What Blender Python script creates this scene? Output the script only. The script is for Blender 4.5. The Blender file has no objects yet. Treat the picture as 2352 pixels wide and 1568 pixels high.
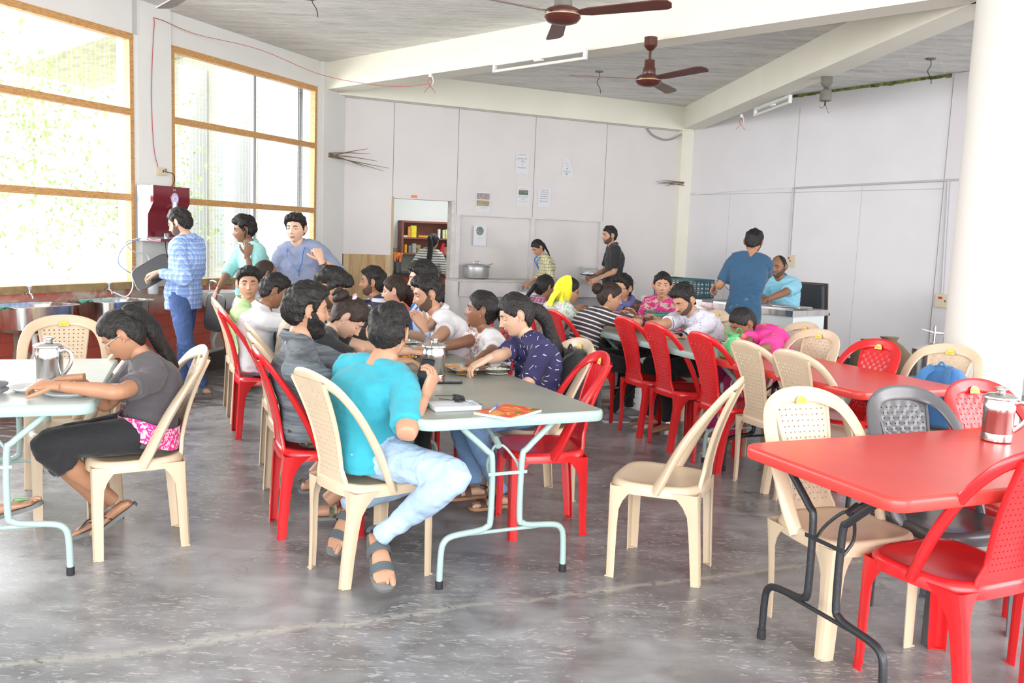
import bpy, bmesh, math, random
import numpy as np
from mathutils import Vector, Matrix, noise
random.seed(7)
S = bpy.context.scene
PI = math.pi
# ---------------------------------------------------------------- camera
cam_d = bpy.data.cameras.new('camera'); cam = bpy.data.objects.new('camera', cam_d)
S.collection.objects.link(cam); S.camera = cam
cam_d.sensor_width = 36.0; cam_d.lens = 36.0*2025.4/2352.0; cam_d.clip_end = 300
_p, _r = 0.11807, -0.03853
_F = Vector((0, math.cos(_p), -math.sin(_p))); _U0 = Vector((0, math.sin(_p), math.cos(_p))); _R0 = Vector((1, 0, 0))
_R = _R0*math.cos(_r) - _U0*math.sin(_r); _U = _R0*math.sin(_r) + _U0*math.cos(_r)
cam.matrix_world = Matrix(((_R.x, _U.x, -_F.x, 0), (_R.y, _U.y, -_F.y, 0), (_R.z, _U.z, -_F.z, 1.468), (0, 0, 0, 1)))
# ---------------------------------------------------------------- daylight
w = bpy.data.worlds.new('daylight'); S.world = w; w.use_nodes = True
bgn = w.node_tree.nodes['Background']; bgn.inputs[0].default_value = (0.97, 0.985, 1.0, 1); bgn.inputs[1].default_value = 1.15
S.view_settings.view_transform = 'Standard'; S.view_settings.look = 'None'
S.view_settings.exposure = 1.52; S.view_settings.gamma = 1.0
S.view_settings.use_curve_mapping = False
S.cycles.max_bounces = 6; S.cycles.diffuse_bounces = 4; S.cycles.glossy_bounces = 3
S.cycles.transmission_bounces = 4; S.cycles.transparent_max_bounces = 8
def area(name, loc, target, sx, sy, energy, col=(1, 1, 1)):
    l = bpy.data.lights.new(name, 'AREA'); l.shape = 'RECTANGLE'; l.size = sx; l.size_y = sy; l.energy = energy; l.color = col
    o = bpy.data.objects.new(name, l); S.collection.objects.link(o); o.location = loc
    o.rotation_euler = (Vector(target)-Vector(loc)).to_track_quat('-Z', 'Y').to_euler(); return o
# daylight through the open side of the hall behind the camera, the open right side and the left windows
area('daylight_open_side', (0.5, -3.6, 2.0), (0.3, 6, 1.2), 9.0, 2.6, 215, (1.0, 0.99, 0.97))
area('daylight_right_side', (7.2, 2.0, 1.9), (0.5, 6, 1.0), 5.0, 2.4, 95, (1.0, 0.99, 0.97))
area('daylight_window_side', (-6.4, 7.4, 2.3), (0.5, 7.2, 1.0), 6.0, 2.4, 210, (1.0, 1.0, 1.0))
area('kitchen_fill', (-0.6, 13.2, 2.9), (-0.6, 13.2, 0), 1.2, 0.6, 17, (1.0, 1.0, 0.98))  # unseen fill light added to brighten the kitchen, in place of its daylight
# ---------------------------------------------------------------- materials
MATS = {}
def mat(name, col, rough=0.6, metal=0.0, spec=0.5, bump=0.0, bscale=30.0, var=0.0, vscale=6.0, sss=0.0, coat=0.0):
    """procedural surface: base colour with a little noise variation and bump"""
    if name in MATS: return MATS[name]
    m = bpy.data.materials.new(name); m.use_nodes = True; nt = m.node_tree; b = nt.nodes['Principled BSDF']
    b.inputs['Base Color'].default_value = (*col, 1); b.inputs['Roughness'].default_value = rough
    b.inputs['Metallic'].default_value = metal; b.inputs['Specular IOR Level'].default_value = spec
    if coat: b.inputs['Coat Weight'].default_value = coat; b.inputs['Coat Roughness'].default_value = 0.15
    if sss:
        b.inputs['Subsurface Weight'].default_value = sss; b.inputs['Subsurface Radius'].default_value = (0.02, 0.008, 0.004)
        b.inputs['Subsurface Scale'].default_value = 0.5
    tc = nt.nodes.new('ShaderNodeTexCoord')
    if var:
        n = nt.nodes.new('ShaderNodeTexNoise'); n.inputs['Scale'].default_value = vscale; n.inputs['Detail'].default_value = 4
        nt.links.new(tc.outputs['Object'], n.inputs['Vector'])
        r = nt.nodes.new('ShaderNodeMapRange'); r.inputs['From Min'].default_value = 0.3; r.inputs['From Max'].default_value = 0.7
        r.inputs['To Min'].default_value = 1-var; r.inputs['To Max'].default_value = 1+var
        nt.links.new(n.outputs['Fac'], r.inputs['Value'])
        mx = nt.nodes.new('ShaderNodeVectorMath'); mx.operation = 'SCALE'; mx.inputs[0].default_value = col
        nt.links.new(r.outputs['Result'], mx.inputs['Scale']); nt.links.new(mx.outputs[0], b.inputs['Base Color'])
    if bump:
        n2 = nt.nodes.new('ShaderNodeTexNoise'); n2.inputs['Scale'].default_value = bscale; n2.inputs['Detail'].default_value = 5
        nt.links.new(tc.outputs['Object'], n2.inputs['Vector'])
        bp = nt.nodes.new('ShaderNodeBump'); bp.inputs['Strength'].default_value = bump; bp.inputs['Distance'].default_value = 0.01
        nt.links.new(n2.outputs['Fac'], bp.inputs['Height']); nt.links.new(bp.outputs[0], b.inputs['Normal'])
    MATS[name] = m; return m
class N:
    """tiny node-graph helper for patterned materials"""
    def __init__(s, name, rough=0.7, bump=0.0):
        s.m = bpy.data.materials.new(name); s.m.use_nodes = True; s.nt = s.m.node_tree; s.b = s.nt.nodes['Principled BSDF']
        s.b.inputs['Roughness'].default_value = rough; s.tc = s.nt.nodes.new('ShaderNodeTexCoord'); s.co = s.tc.outputs['Object']
        MATS[name] = s.m
    def _in(s, sock, v):
        if hasattr(v, 'is_linked') or isinstance(v, bpy.types.NodeSocket): s.nt.links.new(v, sock)
        else: sock.default_value = (*v, 1) if (isinstance(v, tuple) and len(v) == 3 and sock.type == 'RGBA') else v
    def math(s, op, a, b=0.0, c=0.0):
        n = s.nt.nodes.new('ShaderNodeMath'); n.operation = op; s._in(n.inputs[0], a); s._in(n.inputs[1], b); s._in(n.inputs[2], c); return n.outputs[0]
    def xyz(s, v=None):
        n = s.nt.nodes.new('ShaderNodeSeparateXYZ'); s._in(n.inputs[0], v or s.co); return n.outputs
    def mapping(s, scale=(1, 1, 1), rot=(0, 0, 0), loc=(0, 0, 0), v=None):
        n = s.nt.nodes.new('ShaderNodeMapping'); s._in(n.inputs['Vector'], v or s.co)
        n.inputs['Scale'].default_value = scale; n.inputs['Rotation'].default_value = rot; n.inputs['Location'].default_value = loc; return n.outputs[0]
    def noise(s, scale, detail=3, v=None, dist=0.0):
        n = s.nt.nodes.new('ShaderNodeTexNoise'); s._in(n.inputs['Vector'], v or s.co); n.inputs['Scale'].default_value = scale
        n.inputs['Detail'].default_value = detail; n.inputs['Distortion'].default_value = dist; return n.outputs['Fac']
    def voro(s, scale, v=None, feat='F1', out='Distance'):
        n = s.nt.nodes.new('ShaderNodeTexVoronoi'); n.feature = feat; s._in(n.inputs['Vector'], v or s.co); n.inputs['Scale'].default_value = scale; return n.outputs[out]
    def ramp(s, fac, stops, interp='LINEAR'):
        n = s.nt.nodes.new('ShaderNodeValToRGB'); s._in(n.inputs[0], fac); cr = n.color_ramp; cr.interpolation = interp
        while len(cr.elements) < len(stops): cr.elements.new(0.5)
        for e, (p, c) in zip(cr.elements, stops): e.position = p; e.color = (*c, 1)
        return n.outputs[0]
    def mix(s, fac, a, b):
        n = s.nt.nodes.new('ShaderNodeMix'); n.data_type = 'RGBA'; s._in(n.inputs[0], fac); s._in(n.inputs[6], a); s._in(n.inputs[7], b); return n.outputs[2]
    def bump(s, h, strength=0.3, dist=0.01):
        n = s.nt.nodes.new('ShaderNodeBump'); n.inputs['Strength'].default_value = strength; n.inputs['Distance'].default_value = dist
        s._in(n.inputs['Height'], h); s.nt.links.new(n.outputs[0], s.b.inputs['Normal'])
    def col(s, c): s._in(s.b.inputs['Base Color'], c); return s
    def rough(s, r): s._in(s.b.inputs['Roughness'], r); return s
# ---------------------------------------------------------------- object helpers
def link(o, parent=None):
    S.collection.objects.link(o)
    if parent is not None: o.parent = parent
    return o
def tag(o, label=None, cat=None, group=None, kind=None):
    if label: o['label'] = label
    if cat: o['category'] = cat
    if group: o['group'] = group
    if kind: o['kind'] = kind
    return o
def empty(name, loc=(0, 0, 0), rz=0.0, label=None, cat=None, group=None):
    o = bpy.data.objects.new(name, None); o.empty_display_size = 0.1; S.collection.objects.link(o)
    o.location = loc; o.rotation_euler = (0, 0, rz); return tag(o, label, cat, group)
def copy_tree(o, parent=None):
    c = o.copy(); S.collection.objects.link(c); c.parent = parent
    for ch in list(o.children): copy_tree(ch, c)
    return c
class MB:
    """collects shapes and links them as ONE mesh object"""
    def __init__(s): s.v = []; s.f = []; s.mi = []; s.m = 0
    def add(s, vs, fs):
        k = len(s.v); s.v += [tuple(v) for v in vs]
        for f in fs: s.f.append(tuple(i+k for i in f)); s.mi.append(s.m)
        return s
    def box(s, c, size, rz=0.0, M=None):
        x, y, z = size[0]/2, size[1]/2, size[2]/2
        vs = [Vector((sx*x, sy*y, sz*z)) for sx in (-1, 1) for sy in (-1, 1) for sz in (-1, 1)]
        R = M if M is not None else Matrix.Rotation(rz, 3, 'Z')
        vs = [R @ v + Vector(c) for v in vs]
        return s.add(vs, [(0, 1, 3, 2), (4, 6, 7, 5), (0, 4, 5, 1), (2, 3, 7, 6), (0, 2, 6, 4), (1, 5, 7, 3)])
    def rbox(s, c, size, r=0.01, rz=0.0, seg=3, M=None):
        """box with rounded vertical edges and a small top/bottom chamfer"""
        x, y, z = size[0]/2, size[1]/2, size[2]/2; r = min(r, x*.98, y*.98); ch = min(r*.5, z*.6)
        R = M if M is not None else Matrix.Rotation(rz, 3, 'Z')
        def ring(d, zz):
            o = []
            for cx, cy, a0 in ((x-r, y-r, 0), (-x+r, y-r, PI/2), (-x+r, -y+r, PI), (x-r, -y+r, 1.5*PI)):
                for k in range(seg+1):
                    a = a0+k*PI/2/seg; o.append(R @ Vector((cx+(r-d)*math.cos(a), cy+(r-d)*math.sin(a), zz)) + Vector(c))
            return o
        rings = [ring(ch, -z), ring(0, -z+ch), ring(0, z-ch), ring(ch, z)]
        return s.loftrings(rings)
    def loftrings(s, rings, cap=True, closed=True):
        n = len(rings[0]); vs = [v for r in rings for v in r]; fs = []
        for i in range(len(rings)-1):
            for j in range(n if closed else n-1):
                a = i*n+j; b = i*n+(j+1) % n; fs.append((a, b, b+n, a+n))
        if cap: fs.append(tuple(range(n))[::-1]); fs.append(tuple((len(rings)-1)*n+k for k in range(n)))
        return s.add(vs, fs)
    def lathe(s, prof, c=(0, 0, 0), seg=24, M=None, cap=True):
        rings = []
        for r, z in prof:
            ring = [Vector((max(r, 1e-4)*math.cos(2*PI*k/seg), max(r, 1e-4)*math.sin(2*PI*k/seg), z)) for k in range(seg)]
            if M is not None: ring = [M @ v for v in ring]
            rings.append([v+Vector(c) for v in ring])
        return s.loftrings(rings, cap)
    def tube(s, pts, r, seg=8, cap=True, flat=None, up=None):
        """swept tube; r scalar or list; flat=(a,b) multiplies radius on the two section axes"""
        pts = [Vector(p) for p in pts]; n = len(pts); rs = r if isinstance(r, (list, tuple)) else [r]*n
        fa, fb = flat or (1, 1); rings = []; prev = None
        for i, p in enumerate(pts):
            t = (pts[min(i+1, n-1)]-pts[max(i-1, 0)]).normalized()
            if prev is None:
                ref = Vector(up) if up is not None else (Vector((0, 0, 1)) if abs(t.z) < 0.9 else Vector((0, 1, 0)))
                a = (ref - t*ref.dot(t)).normalized()
            else: a = (prev - t*prev.dot(t)).normalized()
            prev = a; b = t.cross(a)
            rr = rs[i]; ra, rb = (rr if isinstance(rr, (tuple, list)) else (rr, rr))
            rings.append([p + a*ra*fa*math.cos(2*PI*k/seg) + b*rb*fb*math.sin(2*PI*k/seg) for k in range(seg)])
        return s.loftrings(rings, cap)
    def ball(s, c, r, seg=12, rings=8, M=None):
        r = r if isinstance(r, (tuple, list)) else (r, r, r)
        rr = []
        for i in range(rings+1):
            ph = -PI/2+PI*i/rings; cr = max(math.cos(ph), 1e-3)
            ring = [Vector((r[0]*cr*math.cos(2*PI*k/seg), r[1]*cr*math.sin(2*PI*k/seg), r[2]*math.sin(ph))) for k in range(seg)]
            if M is not None: ring = [M @ v for v in ring]
            rr.append([v+Vector(c) for v in ring])
        return s.loftrings(rr)
    def mesh(s, name, mats, smooth=True, angle=None):
        me = bpy.data.meshes.new(name); me.from_pydata(s.v, [], s.f)
        for m in (mats if isinstance(mats, (list, tuple)) else [mats]): me.materials.append(m)
        me.polygons.foreach_set('material_index', s.mi)
        bm = bmesh.new(); bm.from_mesh(me); bmesh.ops.recalc_face_normals(bm, faces=bm.faces); bm.to_mesh(me); bm.free()
        if smooth:
            me.polygons.foreach_set('use_smooth', [True]*len(me.polygons))
            me.set_sharp_from_angle(angle=angle if angle else math.radians(38))
        return me
    def build(s, name, mats, parent=None, smooth=True, angle=None):
        return link(bpy.data.objects.new(name, s.mesh(name, mats, smooth, angle)), parent)
def smoothpath(pts, n=6):
    """Catmull-Rom through the points"""
    P = [Vector(p) for p in pts]; P = [P[0]*2-P[1]]+P+[P[-1]*2-P[-2]]; out = []
    for i in range(1, len(P)-2):
        for k in range(n):
            t = k/n; a, b, c, d = P[i-1], P[i], P[i+1], P[i+2]
            out.append(0.5*((2*b)+(c-a)*t+(2*a-5*b+4*c-d)*t*t+(3*b-a-3*c+d)*t**3))
    out.append(P[-2]); return out
def text_mesh(txt, size):
    """letters as a mesh (vertices, faces) lying in XY, centred"""
    cu = bpy.data.curves.new('t', 'FONT'); cu.body = txt; cu.size = size; cu.align_x = 'CENTER'; cu.align_y = 'CENTER'; cu.resolution_u = 1
    o = bpy.data.objects.new('t', cu); S.collection.objects.link(o)
    me = bpy.data.meshes.new_from_object(o.evaluated_get(bpy.context.evaluated_depsgraph_get()))
    vs = [v.co.copy() for v in me.vertices]; fs = [tuple(p.vertices) for p in me.polygons]
    bpy.data.objects.remove(o); bpy.data.curves.remove(cu); bpy.data.meshes.remove(me); return vs, fs
# ================================================================ THE HALL
FZ = 3.48
L0 = Vector((-2.27, 11.35, 0)); CR = Vector((2.55, 13.6, 0))
bd = (CR-L0).normalized(); bn = Vector((bd.y, -bd.x, 0))                      # along the back wall, into the room
ld = Vector((-math.cos(math.radians(67)), -math.sin(math.radians(67)), 0)); ln = Vector((-ld.y, ld.x, 0))  # along the left wall towards the camera
rd = Vector((math.cos(math.radians(-56)), math.sin(math.radians(-56)), 0)); rn = Vector((rd.y, -rd.x, 0))
if ln.x < 0: ln = -ln
if rn.x > 0: rn = -rn
def frame(o, d, n): return lambda u, z, off=0.0: o+d*u+n*off+Vector((0, 0, z))
BW = frame(L0, bd, bn); LW = frame(L0, ld, ln); RW = frame(CR, rd, rn)
def V3(x, y, z=0): return Vector((x, y, z))
def ang(d): return math.atan2(d.y, d.x)
def wbox(mb, F, u0, u1, z0, z1, o0, o1):
    P = [F(u, z, o) for u in (u0, u1) for o in (o0, o1) for z in (z0, z1)]
    return mb.add(P, [(0, 1, 3, 2), (4, 6, 7, 5), (0, 4, 5, 1), (2, 3, 7, 6), (0, 2, 6, 4), (1, 5, 7, 3)])
# floor: polished cement, mottled with scratches
n = N('polished_cement', 0.3)
a = n.noise(0.9, 8, dist=0.6); b2 = n.noise(5.0, 9, dist=0.8); c2 = n.noise(2.0, 6, v=n.mapping((1.0, 4.5, 1), (0, 0, 0.5)), dist=1.0)
sm = n.math('ADD', n.math('MULTIPLY', a, 0.5), n.math('ADD', n.math('MULTIPLY', b2, 0.3), n.math('MULTIPLY', c2, 0.2)))
base = n.ramp(sm, [(0.36, (0.115, 0.110, 0.112)), (0.46, (0.19, 0.187, 0.192)), (0.54, (0.275, 0.277, 0.290)), (0.64, (0.39, 0.395, 0.41))])
scr = n.math('GREATER_THAN', n.noise(20, 12, v=n.mapping((0.7, 2.4, 1), (0, 0, 0.35)), dist=1.8), 0.60)
scm = n.math('MULTIPLY', scr, n.math('GREATER_THAN', n.noise(1.3, 3), 0.45))
base = n.mix(n.math('MULTIPLY', scm, 0.55), base, (0.54, 0.53, 0.51))
X = n.xyz()
# old pale construction joint running across the floor
jl = n.math('ADD', n.math('ADD', n.math('MULTIPLY', X[0], -0.392), X[1]), n.math('MULTIPLY', n.noise(1.3, 6), 0.25))
jd = n.math('ABSOLUTE', n.math('SUBTRACT', jl, 3.53))
je = n.math('SUBTRACT', 1.0, n.math('DIVIDE', jd, n.math('MULTIPLY', n.noise(7, 6), 0.075)))
jm = n.math('MULTIPLY', n.math('MULTIPLY', n.math('MAXIMUM', je, 0.0), n.math('GREATER_THAN', n.noise(30, 6), 0.42)), 0.6)
base = n.mix(jm, base, (0.50, 0.48, 0.43))
# wet dark patch beside the sinks
wd = n.math('MULTIPLY', n.math('GREATER_THAN', n.math('MULTIPLY', n.noise(3.0, 8, v=n.mapping((1, 3, 1), (0, 0, 0.3)), dist=1.0), n.ramp(n.math('MULTIPLY', n.math('ADD', n.math('MULTIPLY', X[0], -1.0), n.math('MULTIPLY', X[1], 0.6)), 0.1), [(0.50, (0, 0, 0)), (0.72, (1, 1, 1))])), 0.42), 0.7)
base = n.mix(wd, base, (0.04, 0.035, 0.03))
n.col(base); n.rough(n.math('ADD', n.math('MULTIPLY', b2, 0.30), 0.16)); n.b.inputs['Specular IOR Level'].default_value = 0.6
n.bump(n.noise(60, 6), 0.05)
MB().box((1.2, 5.5, -0.05), (13, 21, 0.1)).build('floor', MATS['polished_cement'], smooth=False)['kind'] = 'structure'
# ceiling: board-marked concrete
n = N('board_marked_concrete', 0.9)
st = n.noise(1.2, 6, v=n.mapping((1.0, 6.0, 1), (0, 0, math.radians(-62))), dist=0.5)
fine = n.noise(9, 8, v=n.mapping((0.5, 3.0, 1), (0, 0, math.radians(-62))), dist=1.0)
rz_ = n.xyz(n.mapping((1, 1, 1), (0, 0, math.radians(-62))))
rib = n.math('PINGPONG', n.math('ADD', n.math('MULTIPLY', rz_[1], 1.0), n.math('MULTIPLY', n.noise(3, 4), 0.06)), 0.16)
line = n.math('LESS_THAN', rib, n.math('MULTIPLY', n.noise(6, 4), 0.014))
cc = n.ramp(n.math('ADD', n.math('MULTIPLY', st, 0.55), n.math('MULTIPLY', fine, 0.45)), [(0.28, (0.42, 0.425, 0.42)), (0.42, (0.62, 0.62, 0.60)), (0.58, (0.76, 0.75, 0.715)), (0.75, (0.85, 0.83, 0.78))])
cc = n.mix(n.math('MULTIPLY', n.math('MULTIPLY', line, n.math('GREATER_THAN', n.noise(5, 3), 0.46)), 0.5), cc, (0.86, 0.84, 0.78)); n.col(cc)
n.bump(n.math('ADD', fine, n.math('MULTIPLY', line, 1.5)), 0.6, 0.02)
cp = [LW(9.4, 0, -0.2), LW(-0.3, 0, -0.2), BW(-0.5, 0, -2.6), BW(3.4, 0, -2.6), V3(5.0, 15.0), V3(7.7, 14.0), V3(7.7, -1.4), V3(-6.0, -1.4)]
m = MB(); k = len(cp); m.add([Vector((p.x, p.y, FZ)) for p in cp]+[Vector((p.x, p.y, FZ+0.16)) for p in cp], [tuple(range(k))[::-1], tuple(range(k, 2*k))]+[(i, (i+1) % k, (i+1) % k+k, i+k) for i in range(k)])
m.build('ceiling', MATS['board_marked_concrete'], smooth=False)['kind'] = 'structure'
# wall paints
def paint(name, col, mark=(0.45, 0.42, 0.40), amt=0.25):
    n = N(name, 0.75); v = n.noise(2.2, 5); c = n.ramp(v, [(0.3, tuple(x*0.95 for x in col)), (0.7, col)])
    sp = n.math('MULTIPLY', n.math('LESS_THAN', n.voro(5.0), 0.035), amt); n.col(n.mix(sp, c, mark)); n.bump(n.noise(45, 4), 0.06)
    return n.m
lilac = paint('lilac_board_paint', (0.67, 0.635, 0.635)); cream = paint('cream_paint', (0.78, 0.76, 0.66)); white = paint('white_wall_paint', (0.68, 0.67, 0.65), amt=0.1)
rpaint = paint('pale_lilac_board_paint', (0.71, 0.695, 0.725))
joint = mat('panel_joint_dark', (0.22, 0.20, 0.20), 0.9)
batten = mat('painted_batten', (0.62, 0.59, 0.60), 0.7, bump=0.1, var=0.08)
T = 0.14
# back wall with the kitchen opening (u 0.71..1.56) and the serving hatch (u 1.63..3.88)
m = MB()
wbox(m, BW, -0.0, 0.71, 1.17, FZ, -T, 0); wbox(m, BW, 0.71, 1.56, 1.91, FZ, -T, 0)
wbox(m, BW, 1.56, 1.63, 0, FZ, -T, 0); wbox(m, BW, 1.63, 3.88, 1.73, FZ, -T, 0); wbox(m, BW, 3.88, 5.32, 0, FZ, -T, 0)
wbox(m, BW, 1.63, 3.88, 0, 0.86, -T, 0)
wbk = m.build('wall_back', lilac, smooth=False); wbk['kind'] = 'structure'
m = MB()
for u, z0, z1 in ((0.705, 1.17, 3.13), (1.60, 1.75, 3.13), (2.745, 1.75, 3.13), (3.89, 1.75, 3.13), (3.89, 0.02, 1.75)): wbox(m, BW, u-0.003, u+0.003, z0, z1, 0.0, 0.002)
wbox(m, BW, 0, 5.2, 3.128, 3.134, 0, 0.003)
m.build('joint', joint, wbk, smooth=False)
# hatch: two closed sliding boards set back, frame and mullion
m = MB(); wbox(m, BW, 1.66, 2.74, 0.862, 1.745, -0.06, -0.045); m.build('hatch_board', lilac, wbk, smooth=False)
m = MB(); wbox(m, BW, 2.78, 3.86, 0.862, 1.745, -0.06, -0.045); m.build('hatch_board', lilac, wbk, smooth=False)
m = MB(); wbox(m, BW, 1.60, 1.66, 0.86, 1.74, -0.06, 0.012); wbox(m, BW, 2.73, 2.79, 0.86, 1.74, -0.06, 0.012); wbox(m, BW, 3.85, 3.90, 0.86, 1.74, -0.06, 0.012)
wbox(m, BW, 1.60, 3.90, 1.728, 1.745, -0.06, 0.006); m.build('hatch_frame', batten, wbk, smooth=False)
# kitchen door jambs
m = MB(); wbox(m, BW, 0.695, 0.725, 0, 1.93, -T, 0.008); m.build('door_jamb', mat('raw_timber_edge', (0.46, 0.35, 0.22), 0.7, bump=0.2), wbk, smooth=False)
m = MB(); wbox(m, BW, 1.53, 1.57, 0, 1.93, -T, 0.01); m.build('door_jamb', mat('grubby_white_timber', (0.60, 0.58, 0.55), 0.6, var=0.15, vscale=12, bump=0.2), wbk, smooth=False)
# plywood sheet below the painted board on the left
n = N('stained_plywood', 0.6)
g = n.noise(3, 6, v=n.mapping((8, 8, 0.8)), dist=1.0); pc = n.ramp(g, [(0.3, (0.33, 0.20, 0.09)), (0.6, (0.46, 0.31, 0.15)), (0.8, (0.52, 0.37, 0.20))])
sp = n.math('LESS_THAN', n.voro(9.0), 0.09); pc = n.mix(n.math('MULTIPLY', sp, 0.35), pc, (0.22, 0.11, 0.05)); n.col(pc)
m = MB(); wbox(m, BW, 0.06, 0.70, 0.0, 1.17, -0.05, 0.012); ply = m.build('wall_plywood', MATS['stained_plywood'], smooth=False); ply['kind'] = 'structure'
m = MB(); wbox(m, BW, 0.06, 0.13, 0.0, 1.17, 0.012, 0.03); wbox(m, BW, 0.62, 0.69, 0.0, 1.17, 0.012, 0.03); m.build('batten', mat('plywood_batten', (0.50, 0.37, 0.21), 0.6, bump=0.15, var=0.1), ply, smooth=False)
# serving counter under the hatch: ledge with sloping left cheek
m = MB(); wbox(m, BW, 1.50, 4.25, 0.855, 0.885, 0.0, 0.42)
ct = m.build('serving_counter', mat('worn_ledge', (0.52, 0.50, 0.47), 0.55, var=0.15, vscale=8), smooth=False)
tag(ct, 'long painted serving ledge below the closed hatch on the back wall', 'counter')
m = MB(); wbox(m, BW, 1.50, 4.25, 0.66, 0.853, 0.38, 0.41); m.build('fascia', batten, ct, smooth=False)
m = MB(); wbox(m, BW, 1.47, 1.52, 0.0, 0.86, 0.0, 0.41); wbox(m, BW, 1.52, 1.80, 0.0, 0.853, 0.36, 0.385); m.build('side_panel', lilac, ct, smooth=False)
m = MB(); wbox(m, BW, 1.80, 4.22, 0.02, 0.66, 0.30, 0.33); m.build('lower_board', mat('grey_lilac_board', (0.40, 0.39, 0.42), 0.7), ct, smooth=False)
# right wall
m = MB(); wbox(m, RW, -0.1, 9.0, 0, FZ, -T, 0); wr = m.build('wall_right', rpaint, smooth=False); wr['kind'] = 'structure'
m = MB()
for u, z0, z1 in ((2.02, 2.27, 3.3), (4.10, 0.05, 3.42)): wbox(m, RW, u-0.004, u+0.004, z0, z1, 0, 0.003)
for u, z0, z1 in ((0.9, 0.1, 2.2), (3.05, 0.1, 2.25)): wbox(m, RW, u-0.0015, u+0.0015, z0, z1, 0, 0.002)
wbox(m, RW, 0.05, 4.1, 2.195, 2.202, 0, 0.003); m.build('joint', mat('fine_joint', (0.42, 0.41, 0.44), 0.9), wr, smooth=False)
m = MB(); wbox(m, RW, 4.115, 4.9, 0.0, FZ-0.01, 0, 0.02); m.build('overlap_board', mat('lilac_strip', (0.64, 0.61, 0.64), 0.7, bump=0.05), wr, smooth=False)
m = MB(); wbox(m, RW, 0, 4.1, 0.0, 0.11, 0, 0.012); m.build('baseboard_right', mat('black_skirting_paint', (0.012, 0.012, 0.014), 0.5), smooth=False)['kind'] = 'structure'
m = MB(); k = 0.0
pts = []
for i in range(46): pts.append(RW(1.15+i*0.065, FZ-0.005, 0.004+0.0*i))
m2 = MB()
for i in range(45):
    h0 = 0.012+0.035*abs(noise.noise(Vector((i*0.35, 0, 0)))); wbox(m2, RW, 1.15+i*0.065, 1.15+(i+1)*0.065, FZ-h0-0.02, FZ-0.002, 0.0, 0.004)
m2.build('mossy_gap', mat('mossy_edge', (0.16, 0.19, 0.05), 0.9, var=0.8, vscale=14), wr, smooth=False)
# left wall: brick apron below the sill, plaster above, two window openings
n = N('worn_red_brick_paint', 0.65)
bt = n.nt.nodes.new('ShaderNodeTexBrick'); bt.inputs['Scale'].default_value = 1.0
bt.inputs['Brick Width'].default_value = 0.36; bt.inputs['Row Height'].default_value = 0.115; bt.inputs['Mortar Size'].default_value = 0.006
bt.inputs['Color1'].default_value = (0.50, 0.095, 0.06, 1); bt.inputs['Color2'].default_value = (0.44, 0.08, 0.05, 1); bt.inputs['Mortar'].default_value = (0.32, 0.07, 0.045, 1)
cb = n.nt.nodes.new('ShaderNodeCombineXYZ'); q = n.xyz(n.mapping((1, 1, 1), (0, 0, -math.radians(67)))); n._in(cb.inputs[0], q[0]); n._in(cb.inputs[1], q[2]); n._in(bt.inputs['Vector'], cb.outputs[0])
pl = n.ramp(n.noise(5, 7, dist=0.8), [(0.40, (0.44, 0.09, 0.06)), (0.52, (0.42, 0.24, 0.19)), (0.60, (0.50, 0.46, 0.38))])
zf = n.ramp(q[2], [(0.58, (0, 0, 0)), (0.76, (1, 1, 1))])
bc = n.mix(n.math('MULTIPLY', zf, 0.8), bt.outputs['Color'], pl)
grn = n.math('MULTIPLY', n.math('GREATER_THAN', n.noise(2.4, 5, v=n.mapping((2.2, 2.2, 0.7))), 0.60), 0.55); bc = n.mix(grn, bc, (0.26, 0.42, 0.34)); n.col(bc)
n.bump(bt.outputs['Fac'], -0.5, 0.01)
brick = n.m
WS = ((0.50, 2.86), (3.32, 6.9)); SILL, HEAD = 0.88, 3.17
m = MB(); wbox(m, LW, -0.05, 8.2, 0, SILL, -0.2, 0); wl0 = m.build('wall_left_apron', brick, smooth=False); wl0['kind'] = 'structure'
m = MB(); wbox(m, LW, -0.05, WS[0][0], SILL, FZ, -0.2, 0); wbox(m, LW, WS[0][1], WS[1][0], SILL, FZ, -0.2, 0.0)
wbox(m, LW, WS[0][0], 8.2, HEAD, FZ, -0.2, 0); wbox(m, LW, WS[1][1], 8.2, SILL, FZ, -0.2, 0)
wl = m.build('wall_left', white, smooth=False); wl['kind'] = 'structure'
m = MB(); wbox(m, LW, WS[0][1]+0.02, WS[1][0]-0.06, 0.86, FZ, 0, 0.035); m.build('pilaster', white, wl, smooth=False)
m = MB(); wbox(m, LW, 0.1, 2.6, 0, 0.17, 0, 0.26); m.build('trim_1', mat('wet_black_plinth', (0.045, 0.035, 0.028), 0.35, bump=0.2, var=0.4), smooth=False)['kind'] = 'structure'
wood = N('varnished_timber', 0.45); gg = wood.noise(4, 5, v=wood.mapping((6, 6, 30)), dist=0.6); wood.col(wood.ramp(gg, [(0.3, (0.36, 0.17, 0.055)), (0.55, (0.52, 0.28, 0.10)), (0.75, (0.60, 0.36, 0.16))])); wood = wood.m
oldwood = mat('weathered_sill_timber', (0.30, 0.20, 0.09), 0.7, var=0.35, vscale=9, bump=0.3)
steel_post = mat('grey_steel_post', (0.30, 0.31, 0.34), 0.5)
wire = mat('galvanised_wire', (0.55, 0.56, 0.55), 0.5)
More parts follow.
